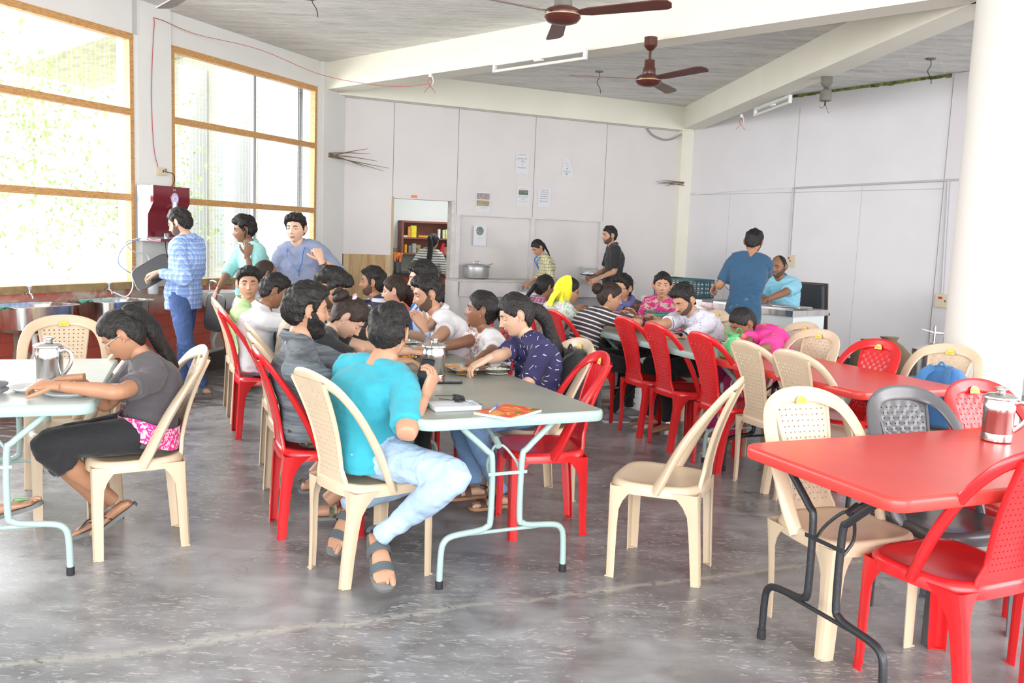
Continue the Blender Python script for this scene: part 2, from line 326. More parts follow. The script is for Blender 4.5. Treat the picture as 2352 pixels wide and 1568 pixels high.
for wi, (u0, u1) in enumerate(WS):
    we = empty('window_%d' % (wi+1), LW((u0+u1)/2, SILL)); we['kind'] = 'structure'
    def wb(name, mm, *args):
        k_ = MB()
        for a_ in args: wbox(k_, LW, *a_)
        o_ = k_.build(name, mm, smooth=False); o_.parent = we; o_.matrix_parent_inverse = Matrix.Translation(we.location).inverted(); return o_
    wb('window_frame', wood, (u0, u0+0.045, SILL, HEAD, -0.06, 0.012), (u1-0.045, u1, SILL, HEAD, -0.06, 0.012), (u0, u1, HEAD-0.06, HEAD, -0.06, 0.014))
    wb('transom', wood, (u0, u1, 1.665, 1.725, -0.055, 0.01)); wb('transom', wood, (u0, u1, 2.44, 2.50, -0.055, 0.01))
    wb('window_sill', oldwood, (u0-0.02, u1+0.02, SILL-0.03, SILL+0.035, -0.12, 0.03))
    if wi == 0: wb('steel_post', steel_post, (1.52, 1.56, SILL, HEAD, -0.11, -0.07))
    else: wb('steel_post', steel_post, (4.78, 4.84, SILL, HEAD, -0.11, -0.07))
    g_ = MB(); wv = 0.0008
    u = u0+0.05
    while u < u1-0.05: wbox(g_, LW, u-wv, u+wv, SILL+0.03, HEAD-0.05, -0.066, -0.064); u += 0.05
    z = SILL+0.05
    while z < HEAD-0.05: wbox(g_, LW, u0+0.04, u1-0.04, z-wv, z+wv, -0.066, -0.064); z += 0.05
    o_ = g_.build('wire_mesh', wire, smooth=False); o_.parent = we; o_.matrix_parent_inverse = Matrix.Translation(we.location).inverted()
# corner post between back and right wall
m = MB(); wbox(m, BW, 5.13, 5.34, 0, FZ, 0, 0.10); m.build('trim_2', cream, smooth=False)['kind'] = 'structure'
m = MB(); wbox(m, LW, -0.02, 0.42, 0, FZ, 0, 0.05); m.build('trim_3', white, smooth=False)['kind'] = 'structure'
# beams radiating from the round column
COL = Vector((3.19, 5.93, 0))
def beam(a, b, wdt, z0, nm):
    a = Vector(a); b = Vector(b); d = (b-a).normalized(); s_ = Vector((-d.y, d.x, 0))*wdt/2
    P = [p+q_+Vector((0, 0, z)) for p in (a, b) for q_ in (-s_, s_) for z in (z0, FZ+0.02)]
    o = MB().add(P, [(0, 1, 3, 2), (4, 6, 7, 5), (0, 4, 5, 1), (2, 3, 7, 6), (0, 2, 6, 4), (1, 5, 7, 3)]).build(nm, cream, smooth=False); o['kind'] = 'structure'
beam((-2.42, 11.22, 0), COL, 0.26, 3.16, 'trim_4'); beam((2.55, 13.55, 0), COL, 0.26, 3.16, 'trim_5')
m = MB(); wbox(m, BW, -0.05, 5.32, 3.14, FZ+0.02, -0.1, 0.12); m.build('trim_6', cream, smooth=False)['kind'] = 'structure'
beam(COL, (5.9, 8.6, 0), 0.26, 3.16, 'trim_7')
colm = MB().lathe([(0.25, 0), (0.25, 3.16), (0.34, 3.2), (0.34, FZ)], COL, 48).build('wall_column', mat('white_column_paint', (0.66, 0.65, 0.615), 0.7, bump=0.08, bscale=12), smooth=True)
colm['kind'] = 'structure'
m = MB()
for i, (t1, z1) in enumerate((('PROVIDE', 1.53), ('THE BEST', 1.44))):
    vs, fs = text_mesh(t1, 0.055)
    for v in vs: pass
    P = []
    for v in vs:
        a_ = math.radians(-50)+v.x/0.252; P.append(COL+Vector((0.2515*math.cos(a_), 0.2515*math.sin(a_), z1+v.y)))
    m.add(P, fs)
m.build('handwriting', mat('faint_pencil', (0.50, 0.49, 0.50), 0.9), colm, smooth=False)
# kitchen beyond the opening
kw = mat('kitchen_white_paint', (0.66, 0.70, 0.69), 0.7, bump=0.05); kg = mat('kitchen_grey_dado', (0.37, 0.38, 0.33), 0.7, var=0.08)
m = MB(); wbox(m, BW, -0.5, 3.3, 1.22, FZ, -2.6, -2.5); m.build('wall_kitchen', kw, smooth=False)['kind'] = 'structure'
m = MB(); wbox(m, BW, -0.5, 3.3, 0.0, 1.22, -2.6, -2.495); m.build('wall_kitchen_dado', kg, smooth=False)['kind'] = 'structure'
m = MB(); wbox(m, BW, 3.2, 3.3, 0, FZ, -2.6, -T); wbox(m, BW, -0.6, -0.5, 0, FZ, -2.6, -T); m.build('wall_kitchen_side', kw, smooth=False)['kind'] = 'structure'
# ground outside
MB().box((-22, 12, -0.35), (36, 60, 0.1)).build('ground_outside', mat('bleached_ground', (0.62, 0.63, 0.55), 0.9, var=0.15, vscale=0.6), smooth=False)['kind'] = 'structure'
# ================================================================ CHAIRS
def plastic(name, col, rough=0.28):
    n = N(name, rough); v = n.noise(7, 4); n.col(n.ramp(v, [(0.3, tuple(c*0.93 for c in col)), (0.7, col)]))
    n.b.inputs['Specular IOR Level'].default_value = 0.5; n.bump(n.noise(5, 3), 0.05); return n.m
BEIGE = plastic('beige_plastic', (0.66, 0.52, 0.37)); RED = plastic('red_plastic', (0.66, 0.018, 0.022), 0.25); GREY = plastic('dark_grey_plastic', (0.10, 0.10, 0.11), 0.25)
STK = mat('yellow_sticker', (0.80, 0.66, 0.04), 0.4); STKT = mat('red_sticker_print', (0.60, 0.05, 0.03), 0.5); STKB = mat('silver_sticker_edge', (0.42, 0.38, 0.36), 0.4)
def backpt(z, push=0.0): return -0.172 - (z-0.43)*0.285 + 0.022*math.sin((z-0.43)/0.45*PI) + push
def chair_meshes(m, tone):
    out = {}
    # seat: dished top with rolled rim
    mb = MB(); nseg = 40
    def outl(sc, z, dz=0.0):
        r = []
        for k in range(nseg):
            a = 2*PI*k/nseg; c, s_ = math.cos(a), math.sin(a); e = 2/3.6
            x = math.copysign(abs(c)**e, c); y = math.copysign(abs(s_)**e, s_)
            hw = 0.205+0.014*y; r.append(Vector((x*hw*sc, 0.015+y*0.200*sc, z + dz*(y*y*0.5-0.15*max(0, y)))))
        return r
    rings = [outl(0.04, 0.418), outl(0.35, 0.4185), outl(0.65, 0.421, 0.006), outl(0.85, 0.429, 0.01), outl(0.95, 0.434, 0.008), outl(1.0, 0.430), outl(1.03, 0.416), outl(1.035, 0.385), outl(1.0, 0.384), outl(0.97, 0.41), outl(0.04, 0.411)]
    mb.loftrings(rings, cap=True); out['seat'] = mb.mesh('seat_'+tone, m, angle=math.radians(60))
    # backrest: arch plus perforated woven panel
    mb = MB(); half = [(0.203, 0.00, 0.405), (0.213, -0.035, 0.475), (0.219, -0.080, 0.57), (0.218, -0.132, 0.665), (0.207, -0.192, 0.757), (0.170, -0.250, 0.832), (0.095, -0.287, 0.868), (0, -0.297, 0.878)]
    path = smoothpath([Vector((-x, y, z)) for x, y, z in half] + [Vector((x, y, z)) for x, y, z in half[::-1][1:]], 4)
    n_ = len(path); rings = []
    for i, p in enumerate(path):
        t = (path[min(i+1, n_-1)]-path[max(i-1, 0)]).normalized()
        q = abs(i-(n_-1)/2)/((n_-1)/2); wdt = 0.031-0.004*q; th = 0.0075+0.011*min(1, q*1.6)
        nrm = Vector((0.7*math.copysign(1, p.x)*q*q, 1-0.25*q, 0.30)); nrm = (nrm-t*nrm.dot(t)).normalized(); sd = t.cross(nrm)
        rings.append([p+sd*wdt*math.cos(a)+nrm*(th*math.sin(a)+0.006*(math.cos(a)**2)) for a in [2*PI*k/12 for k in range(12)]])
    mb.loftrings(rings)
    def hw(z):
        t = max(0.0, (z-0.44)/(0.845-0.44)); return 0.088+0.045*t**1.4+0.03*max(0, 0.12-t)/0.12
    cols, rows = 9, 17
    xs = [-1, -0.86]; 
    for c in range(cols):
        a = -0.80+1.6*c/(cols-1); xs += [a-0.030, a+0.030]
    xs += [0.86, 1]; zs = [0.415, 0.455]
    for r in range(rows):
        a = 0.475+0.345*r/(rows-1); zs += [a-0.0028, a+0.0028]
    zs += [0.842, 0.868]; V, Fc = [], []
    for side in (0, 1):
        for j, z in enumerate(zs):
            for i, x in enumerate(xs):
                inner = 1 < i < len(xs)-2 and 1 < j < len(zs)-2
                wv = 0.0
                if inner and side == 0: wv = 0.0022*(1 if (((i//2)+(j//2)) % 2) else -1)
                V.append((x*hw(z), backpt(z, 0.003 if side == 0 else -0.004)+wv-0.004*(1-x*x), z))
    nx, nz = len(xs), len(zs)
    def hole(i, j): return i >= 2 and (i % 2 == 0) and i < nx-2 and j >= 2 and (j % 2 == 0) and j < nz-2
    for j in range(nz-1):
        for i in range(nx-1):
            a = j*nx+i; k = nx*nz
            if hole(i, j):
                for e0, e1 in ((a, a+1), (a+1, a+1+nx), (a+1+nx, a+nx), (a+nx, a)): Fc.append((e0, e1, e1+k, e0+k))
            else: Fc.append((a, a+1, a+1+nx, a+nx)); Fc.append((a+k, a+nx+k, a+1+nx+k, a+1+k))
    mb.add(V, Fc)
    for sx in (-1, 1):   # stiffening edge posts of the panel
        pp = [Vector((sx*hw(z)*1.0, backpt(z, 0.0), z)) for z in [0.40+0.46*i/10 for i in range(11)]]
        mb.tube(pp, [(0.010, 0.008)]*11, 8, up=(0, 1, 0))
    out['backrest'] = mb.mesh('backrest_'+tone, m, angle=math.radians(40))
    # legs: channel sections flaring into the seat
    def leg(sx, front):
        mb = MB(); L = []
        for z in (0.0, 0.006, 0.12, 0.24, 0.31, 0.35, 0.375, 0.395, 0.412):
            t = z/0.41
            if front: cx, cy = 0.216-0.006*t, 0.206-0.004*(1-t)-0.0*t; w1 = 0.052+0.012*t; w2 = 0.040+0.008*t
            else: cx, cy = 0.158+0.048*t**1.5, -0.205+0.022*t; w1 = 0.034+0.006*t; w2 = 0.040+0.01*t
            fl = max(0, (z-0.28)/0.13)**2.2; w1 += 0.05*fl; w2 += 0.07*fl
            sy = 1 if front else -1; r = 0.018
            o = [(-w1, 0), (-w1*0.5, 0.001), (-r, 0), (-r*0.3, -r*0.3), (0, -r), (0.001, -w2*0.5), (0, -w2)]
            th = 0.0045; ins = [(-w1, -th), (-w1*0.5, -th), (-r, -th), (-r*0.3-th*.7, -r*0.3-th*.7), (-th, -r), (-th, -w2*0.5), (-th, -w2)]
            L.append([Vector((sx*(cx+a), cy+sy*b, z)) for a, b in o+ins[::-1]])
        mb.loftrings(L)
        foot = [Vector((sx*((0.216 if front else 0.158)+a), (0.202 if front else -0.205)+(1 if front else -1)*b, z)) for z in (0.001, 0.006) for a, b in ((-0.034, 0), (0, 0), (0, -0.034), (-0.022, -0.022))]
        mb.add(foot, [(0, 1, 2, 3), (4, 7, 6, 5), (0, 4, 5, 1), (1, 5, 6, 2), (2, 6, 7, 3), (3, 7, 4, 0)])
        return mb.mesh('leg_'+tone, m)
    out['leg'] = [leg(sx, fr) for fr in (1, 0) for sx in (-1, 1)]
    mb = MB(); base = Vector((0, backpt(0.858)+0.022, 0.845)); Rm = Matrix(((-1, 0, 0), (0, -0.28, 0.96), (0, 0.96, 0.28)))
    dome = [Vector((0.026*math.cos(a), 0.030*math.sin(a)**0.8 if math.sin(a) > 0 else 0, 0)) for a in [PI*k/14 for k in range(15)]]
    for mi, sc, off in ((2, 1.12, 0.0), (0, 1.0, 0.0005)):
        mb.m = mi; pts = [base+Rm @ Vector((v.x*sc, v.y*sc-0.001*(sc-1)*8, off)) for v in dome]; mb.add(pts+[p+Rm @ Vector((0, 0, -0.001)) for p in pts], [tuple(range(15))] )
    vs, fs = text_mesh('Supreme', 0.0125); mb.m = 1; mb.add([base+Rm @ Vector((v.x, v.y+0.013, 0.0012)) for v in vs], fs)
    vs, fs = text_mesh('FURNITURE', 0.005); mb.add([base+Rm @ Vector((v.x, v.y+0.004, 0.0012)) for v in vs], fs)
    out['sticker'] = mb.mesh('sticker_'+tone, [STK, STKT, STKB], smooth=False)
    return out
CH = {'beige': chair_meshes(BEIGE, 'beige'), 'red': chair_meshes(RED, 'red'), 'grey': chair_meshes(GREY, 'grey')}
CPROTO = {}
def chair(tone, x, y, phi, label, group=None, sticker=True):
    """armless moulded plastic chair; phi = direction it faces, degrees from +X"""
    if tone not in CPROTO:
        r = empty('plastic_chair'); ms = CH[tone]
        for nm in ('seat', 'backrest'): link(bpy.data.objects.new(nm, ms[nm]), r)
        for lm in ms['leg']: link(bpy.data.objects.new('leg', lm), r)
        s_ = link(bpy.data.objects.new('sticker', ms['sticker']), r); s_['label'] = 'yellow half-round maker sticker'
        if tone == 'grey': bpy.data.objects.remove(s_)
        CPROTO[tone] = r
    else: r = copy_tree(CPROTO[tone])
    r.location = (x, y, 0); r.rotation_euler = (0, 0, math.radians(phi-90)); 
    for k in list(r.keys()):
        if k in ('label', 'group'): del r[k]
    return tag(r, label, 'chair', group)
GA = 'chairs along the grey table'; GB = 'chairs along the far table row'; GR = 'chairs around the front red table'
chair('beige', 0.715, 3.865, 158, 'beige plastic chair standing alone in the middle of the floor')
chair('beige', -0.60, 3.72, 40, 'beige plastic chair under the man in the bright turquoise shirt', GA)
chair('beige', -1.70, 3.955, 209, 'beige plastic chair under the girl reading at the left table')
chair('beige', -2.19, 4.38, 209, 'empty beige chair right behind the reading girl, its seat shining')
chair('beige', -2.52, 4.93, -62, 'beige chair facing us at the far end of the left table, below the sinks')
chair('red', -0.945, 4.25, 23, 'red plastic chair under the bearded man in dark grey', GA)
chair('beige', -1.13, 4.79, 23, 'beige chair squeezed behind the bearded man, holding the woman in black', GA)
chair('beige', -1.30, 5.30, 23, 'beige chair whose tip shows left of the bearded man', GA)
chair('red', -1.76, 6.20, 23, 'red plastic chair under the man in the white shirt at the grey table', GA)
chair('beige', -1.945, 6.66, 23, 'beige chair under the young man in the light green shirt', GA)
chair('beige', -2.11, 7.08, 23, 'beige chair furthest along the left side of the grey table, nearest the wash basin', GA)
chair('red', 0.18, 4.385, 191, 'empty red plastic chair pushed under the near right side of the grey table', GA)
chair('beige', 0.14, 4.89, 205, 'beige chair under the woman in the navy blouse, backpack hung on it', GA)
chair('red', -0.22, 5.62, 205, 'red chair under the woman in the white floral top', GA)
chair('red', -0.46, 6.15, 205, 'red chair under the man in the white polo shirt', GA)
chair('red', 1.10, 6.72, 23, 'red empty chair with its back to us beside the woman in stripes', GB)
chair('red', 1.265, 6.30, 21, 'red empty chair in the middle of the three with backs to us', GB)
chair('red', 1.48, 5.76, 20, 'red empty chair nearest to us of the three with backs to us', GB)
chair('beige', 1.665, 5.35, 22, 'beige empty chair with its back to us at the corner of the rear red table', GB)
chair('beige', 1.81, 4.97, 25, 'beige empty chair nearest to us along the rear red table', GB)
chair('red', 0.58, 7.16, 23, 'red chair under the woman in the black and white striped shirt', GB)
chair('red', 0.36, 7.72, 23, 'red chair under the woman with the yellow headscarf', GB)
chair('beige', 1.52, 7.50, 205, 'beige chair just behind the shoulder of the man in the dotted white shirt', GB)
chair('beige', 1.53, 7.02, 208, 'beige chair under the man in the dotted white shirt', GB)
chair('beige', 1.98, 6.60, 203, 'beige chair under the woman in the pink shawl', GB)
chair('beige', 1.92, 6.02, 212, 'empty beige chair facing us right of the woman in the pink shawl', GB)
chair('red', 2.10, 5.50, 205, 'empty red chair facing us across the rear red table', GB)
chair('beige', 2.53, 5.28, 222, 'beige chair facing us with a blue backpack on its seat by the white column')
chair('beige', 1.28, 3.27, -69, 'beige chair facing us at the left end of the front red table', GR)
chair('grey', 1.74, 3.41, -71, 'dark grey plastic chair facing us across the front red table', GR)
chair('red', 2.20, 3.70, -70, 'red chair facing us behind the steel jug on the front red table', GR)
chair('red', 1.53, 2.89, 115, 'large red chair in the right foreground with its back to us', GR)
chair('red', 2.12, 2.98, 117, 'red chair at the lower right edge, only a front leg visible', GR)
# ================================================================ FOLDING TABLES
n = N('worn_grey_table_top', 0.38)
g1 = n.noise(2.5, 6); n.col(n.ramp(g1, [(0.35, (0.27, 0.275, 0.235)), (0.65, (0.34, 0.345, 0.30))])); n.bump(n.noise(220, 2), 0.04)
PALE = mat('pale_blue_green_enamel', (0.36, 0.49, 0.47), 0.4, bump=0.03, var=0.04); BLKT = mat('black_enamel_tube', (0.022, 0.024, 0.028), 0.38, bump=0.15, bscale=60)
RUB = mat('black_rubber', (0.02, 0.02, 0.022), 0.7); REDT = plastic('red_table_plastic', (0.68, 0.055, 0.045), 0.3)
PTOP = mat('pale_grey_table_top', (0.50, 0.53, 0.50), 0.35, var=0.04)
def table(x, y, deg, L, W, top, edge, tubem, label, cat='table', ins=0.10, group=None):
    """origin at one corner, length along local +X, width along local +Y"""
    r = empty('folding_table', (x, y, 0), math.radians(deg), label, cat, group); Z = 0.74
    mb = MB(); rr = 0.065
    def ring(d, z, cor=8):
        o = []
        for cx, cy, a0 in ((L-rr, W-rr, 0), (rr, W-rr, PI/2), (rr, rr, PI), (L-rr, rr, 1.5*PI)):
            for k in range(cor+1):
                a = a0+k*PI/2/cor; o.append(Vector((cx+(rr-d)*math.cos(a), cy+(rr-d)*math.sin(a), z)))
        return o
    mb.m = 1; mb.loftrings([ring(0.03, Z-0.045), ring(0.004, Z-0.045), ring(0, Z-0.038), ring(0, Z-0.012), ring(0.004, Z-0.003), ring(0.012, Z)], cap=False)
    mb.m = 0; k = ring(0.012, Z); mb.add(k, [tuple(range(len(k)))]); mb.m = 1; k = ring(0.03, Z-0.045); mb.add(k, [tuple(range(len(k)))])
    mb.build('tabletop', [top, edge], r, angle=math.radians(50))
    for e, sg in ((ins, 1), (L-ins, -1)):
        fr = None; mb = MB(); c = W/2
        for s_ in (-1, 1):
            P = [(e, c+s_*0.215, Z-0.045), (e, c+s_*0.20, Z-0.07), (e, c+s_*0.095, 0.575), (e, c+s_*0.070, 0.53), (e, c+s_*0.068, 0.28), (e, c+s_*0.085, 0.245), (e, c+s_*0.125, 0.232), (e, c+s_*0.235, 0.222), (e, c+s_*0.275, 0.20), (e, c+s_*0.288, 0.15), (e, c+s_*0.292, 0.02)]
            mb.tube(smoothpath(P, 4), 0.0135, 10)
        mb.tube([(e, c-0.16, 0.222), (e, c+0.16, 0.222)], 0.008, 8)
        mb.box((e-sg*0.012, c, 0.475), (0.004, 0.18, 0.014))
        fr = mb.build('leg_frame', tubem, r)
        for s_ in (-1, 1): MB().lathe([(0.0155, 0), (0.0165, 0.005), (0.016, 0.035), (0.0138, 0.036)], (e, c+s_*0.292, 0), 14).build('rubber_foot', RUB, fr)
        mb = MB(); hub = (e+sg*0.10, c, 0.575)
        for s_ in (-1, 1): mb.tube(smoothpath([(e, c+s_*0.068, 0.44), (e+sg*0.05, c+s_*0.07, 0.50), (e+sg*0.085, c+s_*0.03, 0.56), hub], 4), 0.006, 8)
        mb.tube([hub, (e+sg*0.40, c, Z-0.05)], 0.0095, 8); mb.tube([(hub[0]-sg*0.012, c, 0.567), (hub[0]+sg*0.03, c, 0.592)], 0.015, 10)
        mb.build('brace', tubem, r)
    return r
GT = 'grey folding tables in the middle row'
UA = (math.cos(math.radians(115.3)), math.sin(math.radians(115.3)))
table(0.428, 3.746, 115.3, 1.83, 0.854, MATS['worn_grey_table_top'], PALE, PALE, 'grey folding table with pale green edge and legs, the one with the notebooks', group=GT)
table(0.428+UA[0]*1.84, 3.746+UA[1]*1.84, 115.3, 1.83, 0.854, MATS['worn_grey_table_top'], PALE, PALE, 'grey folding table set end to end behind the one with the notebooks', group=GT)
UB = (math.cos(math.radians(113)), math.sin(math.radians(113)))
table(2.50, 4.80, 113, 1.30, 0.757, REDT, REDT, BLKT, 'red folding table in the far row, between chairs near the white column')
table(1.985, 6.02, 113, 1.83, 0.757, MATS['worn_grey_table_top'], PALE, PALE, 'grey folding table where the woman in the pink shawl eats, joined to the red one')
table(0.861, 3.213, 23.0, 1.83, 0.74, REDT, REDT, BLKT, 'bright red folding table in the right foreground on black tube legs').matrix_world
rt = bpy.context.scene.objects['folding_table.004']; rt.location = (0.861+0.74*math.sin(math.radians(23)), 3.213-0.74*math.cos(math.radians(23)), 0)
table(-1.665, 3.47, 110, 1.30, 0.80, PTOP, PALE, PALE, 'pale folding table at the left edge where the girl reads')
# ================================================================ PEOPLE
def V(*a): return Vector(a)
# ---- head: a sphere grid shaped into skull and face (local: +Y face, +Z up, origin in the middle of the head)
def head_grid(na=84, ne=54):
    az = []
    for k in range(na):
        t = 2*k/na-1; az.append(PI*(0.75*t+0.25*t**3) )   # denser towards the face (azimuth 0 = +Y)
    el = [-PI/2+PI*(i+0.5)/ne for i in range(ne)]; return az, el
AZ, EL = head_grid()
def head_point(a, e, fem=0.0):
    dx, dy, dz = math.sin(a)*math.cos(e), math.cos(a)*math.cos(e), math.sin(e)
    x, y, z = dx*0.073, dy*(0.094 if dy > 0 else 0.100), dz*0.115
    g = lambda cx, cz, sx, sz: math.exp(-((x-cx)/sx)**2-((z-cz)/sz)**2)
    # squarer face profile
    if z < 0:
        t = min(1, -z/0.115)
        if y > 0: y *= 1+0.10*t*(1-t)*2; x *= 1-(0.30+0.04*fem)*t**1.8+0.10*t
        else: y *= 1-0.55*t*t-0.12*t; x *= 1-0.26*t
        if y > 0: y += 0.030*t*t*math.exp(-(x/0.045)**2)
    else:
        x *= 1+0.05*math.sin(min(1, z/0.115)*PI)
    f = max(0.0, dy)
    if f > 0.1:
        w_ = min(1, (f-0.1)/0.4)
        d = 0.0
        d += 0.006*g(0, 0.030, 0.045, 0.014)*(1-0.5*fem)            # brow
        d -= 0.011*(g(0.031, 0.006, 0.017, 0.013)+g(-0.031, 0.006, 0.017, 0.013))   # eye sockets
        d += 0.013*g(0, -0.010, 0.0085, 0.020) + 0.019*g(0, -0.030, 0.0105, 0.0095) + 0.008*(g(0.011, -0.033, 0.006, 0.006)+g(-0.011, -0.033, 0.006, 0.006))
        d -= 0.004*g(0, -0.043, 0.012, 0.004)
        d += 0.004*(g(0.043, -0.022, 0.018, 0.016)+g(-0.043, -0.022, 0.018, 0.016))  # cheekbones
        d += 0.0065*g(0, -0.056, 0.018, 0.0055)+0.0075*g(0, -0.068, 0.016, 0.0060) - 0.004*g(0, -0.0622, 0.022, 0.0022)
        d -= 0.004*g(0, -0.079, 0.016, 0.005); d += 0.007*g(0, -0.098, 0.016, 0.012)
        y += d*w_
    return x, y, z
HEADV = {fm: [Vector(head_point(a, e, fm)) for e in EL for a in AZ] for fm in (0, 1)}
NA, NE = len(AZ), len(EL)
HEADF = [(i*NA+j, i*NA+(j+1) % NA, (i+1)*NA+(j+1) % NA, (i+1)*NA+j) for i in range(NE-1) for j in range(NA)] + [tuple(range(NA))[::-1], tuple((NE-1)*NA+k for k in range(NA))]
def grid_normals(vs):
    N_ = []
    for i in range(NE):
        for j in range(NA):
            a = vs[i*NA+(j+1) % NA]-vs[i*NA+(j-1) % NA]; b = vs[min(i+1, NE-1)*NA+j]-vs[max(i-1, 0)*NA+j]; n_ = a.cross(b)
            if n_.length < 1e-9: n_ = vs[i*NA+j].copy()
            n_.normalize()
            if n_.dot(vs[i*NA+j]) < 0: n_ = -n_
            e_ = Vector((vs[i*NA+j].x/0.073**2, vs[i*NA+j].y/0.095**2, vs[i*NA+j].z/0.115**2)).normalized(); N_.append((n_*0.6+e_*0.4).normalized())
    return N_
HEADN = {fm: grid_normals(HEADV[fm]) for fm in (0, 1)}
def hair_thr(a, style):
    """height of the hairline at azimuth a (0 = face)"""
    d = abs(math.degrees(a))
    P = {'short': [(0, .064), (24, .062), (40, .058), (54, .046), (64, .026), (72, .004), (78, -.018), (83, .010), (87, .034), (97, .034), (102, -.012), (108, -.045), (122, -.060), (145, -.072), (180, -.076)],
         'long': [(0, .062), (25, .056), (45, .040), (60, .018), (75, -.002), (84, .004), (88, .020), (96, .022), (102, -.02), (110, -.055), (140, -.090), (180, -.095)],
         'bald': [(0, .130), (30, .125), (50, .10), (65, .050), (78, .005), (88, -.01), (100, .01), (112, -.045), (150, -.070), (180, -.075)],
         'scarf': [(0, .12), (60, .118), (85, .10), (98, .02), (110, -.08), (180, -.12)]}[style]
    for (d0, v0), (d1, v1) in zip(P, P[1:]):
        if d <= d1: return v0+(v1-v0)*(d-d0)/(d1-d0)
    return P[-1][1]
def hair_shell(style, top, side, rough, seed, fem):
    """vertices of a hair cap hugging the head"""
    base = 'short' if style in ('short', 'fade', 'fluffy', 'curly', 'swept') else style
    out = []
    for i, e in enumerate(EL):
        for j, a in enumerate(AZ):
            p = HEADV[fem][i*NA+j]; q = HEADN[fem][i*NA+j]
            th = hair_thr(a, base)+(noise.noise(Vector((a*9, seed, 1)))*0.009+noise.noise(Vector((a*28, seed, 5)))*0.005)*(1 if base != 'bald' else .4); k = max(0.0, min(1.0, (p.z-th+0.003)/0.012)); k = k*k*(3-2*k)
            up = max(0, min(1, (p.z-0.01)/0.07)); t = side+(top-side)*up
            if style == 'long' and p.y > 0: t -= 0.007*math.exp(-(p.x/0.005)**2)*up
            if style == 'fluffy': t += 0.012*max(0, p.y/0.09)*up
            if style == 'swept': t += 0.010*max(0, p.y/0.09)*up
            v = p*18+Vector((seed, seed*1.7, 0)); nz = noise.noise(v)*rough*1.7+(noise.noise(Vector((p.x*75+seed, p.y*24, p.z*24)))+0.6*noise.noise(Vector((p.x*150, p.y*60+seed, p.z*60))))*rough*1.15
            base_p = p.copy()
            if p.y > 0 and p.z < 0.06: base_p.y = min(base_p.y, base_p.y)
            out.append(base_p + q*(k*max(0.0045 if style != 'bald' else 0.002, t+nz*min(1, k))-0.006*(1-k)))
    return out
# ---- body sections
def ring_at(c, a, b, ra, rb, n=20, p=2.3):
    o = []
    for k in range(n):
        t = 2*PI*k/n; cc, ss = math.cos(t), math.sin(t); e = 2/p
        o.append(c+a*ra*math.copysign(abs(cc)**e, cc)+b*rb*math.copysign(abs(ss)**e, ss))
    return o
def interp(ps, rs, m=4):
    """smooth a polyline of points and radii"""
    P = smoothpath(ps, m); R = []
    for i in range(len(ps)-1):
        for k in range(m):
            t = k/m; t = t*t*(3-2*t)
            R.append(tuple(rs[i][q]*(1-t)+rs[i+1][q]*t for q in range(len(rs[i]))))
    R.append(tuple(rs[-1])); return P, R
def ik(root, tgt, l1, l2, pole):
    d = tgt-root; L = d.length; mx = (l1+l2)*0.998
    if L > mx: tgt = root+d*mx/L; d = tgt-root; L = mx
    x = (l1*l1-l2*l2+L*L)/(2*L); h = math.sqrt(max(1e-6, l1*l1-x*x)); u = d/L
    pl = (pole-root); pl = pl-u*pl.dot(u)
    if pl.length < 1e-4: pl = V(0, 0, -1)-u*u.z*-1
    return root+u*x+pl.normalized()*h, tgt
def remesh(mb, name, mats, vox, parent, smooth_it=4, disp=None):
    me = bpy.data.meshes.new(name); me.from_pydata(mb.v, [], mb.f)
    o = bpy.data.objects.new(name, me); S.collection.objects.link(o)
    r = o.modifiers.new('r', 'REMESH'); r.mode = 'VOXEL'; r.voxel_size = vox; r.use_smooth_shade = True
    if smooth_it:
        s_ = o.modifiers.new('s', 'SMOOTH'); s_.iterations = smooth_it; s_.factor = 0.5
    dg = bpy.context.evaluated_depsgraph_get(); m2 = bpy.data.meshes.new_from_object(o.evaluated_get(dg))
    bpy.data.objects.remove(o); bpy.data.meshes.remove(me); m2.name = name
    if disp:
        n_ = len(m2.vertices); co = np.empty(n_*3); m2.vertices.foreach_get('co', co); co = co.reshape(-1, 3)
        nn = np.empty(n_*3); m2.vertices.foreach_get('normal', nn); nn = nn.reshape(-1, 3); amp, sc, sd = disp
        d = np.array([noise.noise(Vector((c[0]*sc+sd, c[1]*sc, c[2]*sc*1.8)))+0.5*noise.noise(Vector((c[0]*sc*2.1, c[1]*sc*2.1+sd, c[2]*sc*3.6))) for c in co])
        co = co+nn*(np.abs(d)[:, None]*-1.6+0.5)*amp; m2.vertices.foreach_set('co', co.reshape(-1))
    for m in (mats if isinstance(mats, list) else [mats]): m2.materials.append(m)
    m2.polygons.foreach_set('use_smooth', [True]*len(m2.polygons))
    o = bpy.data.objects.new(name, m2); return link(o, parent)
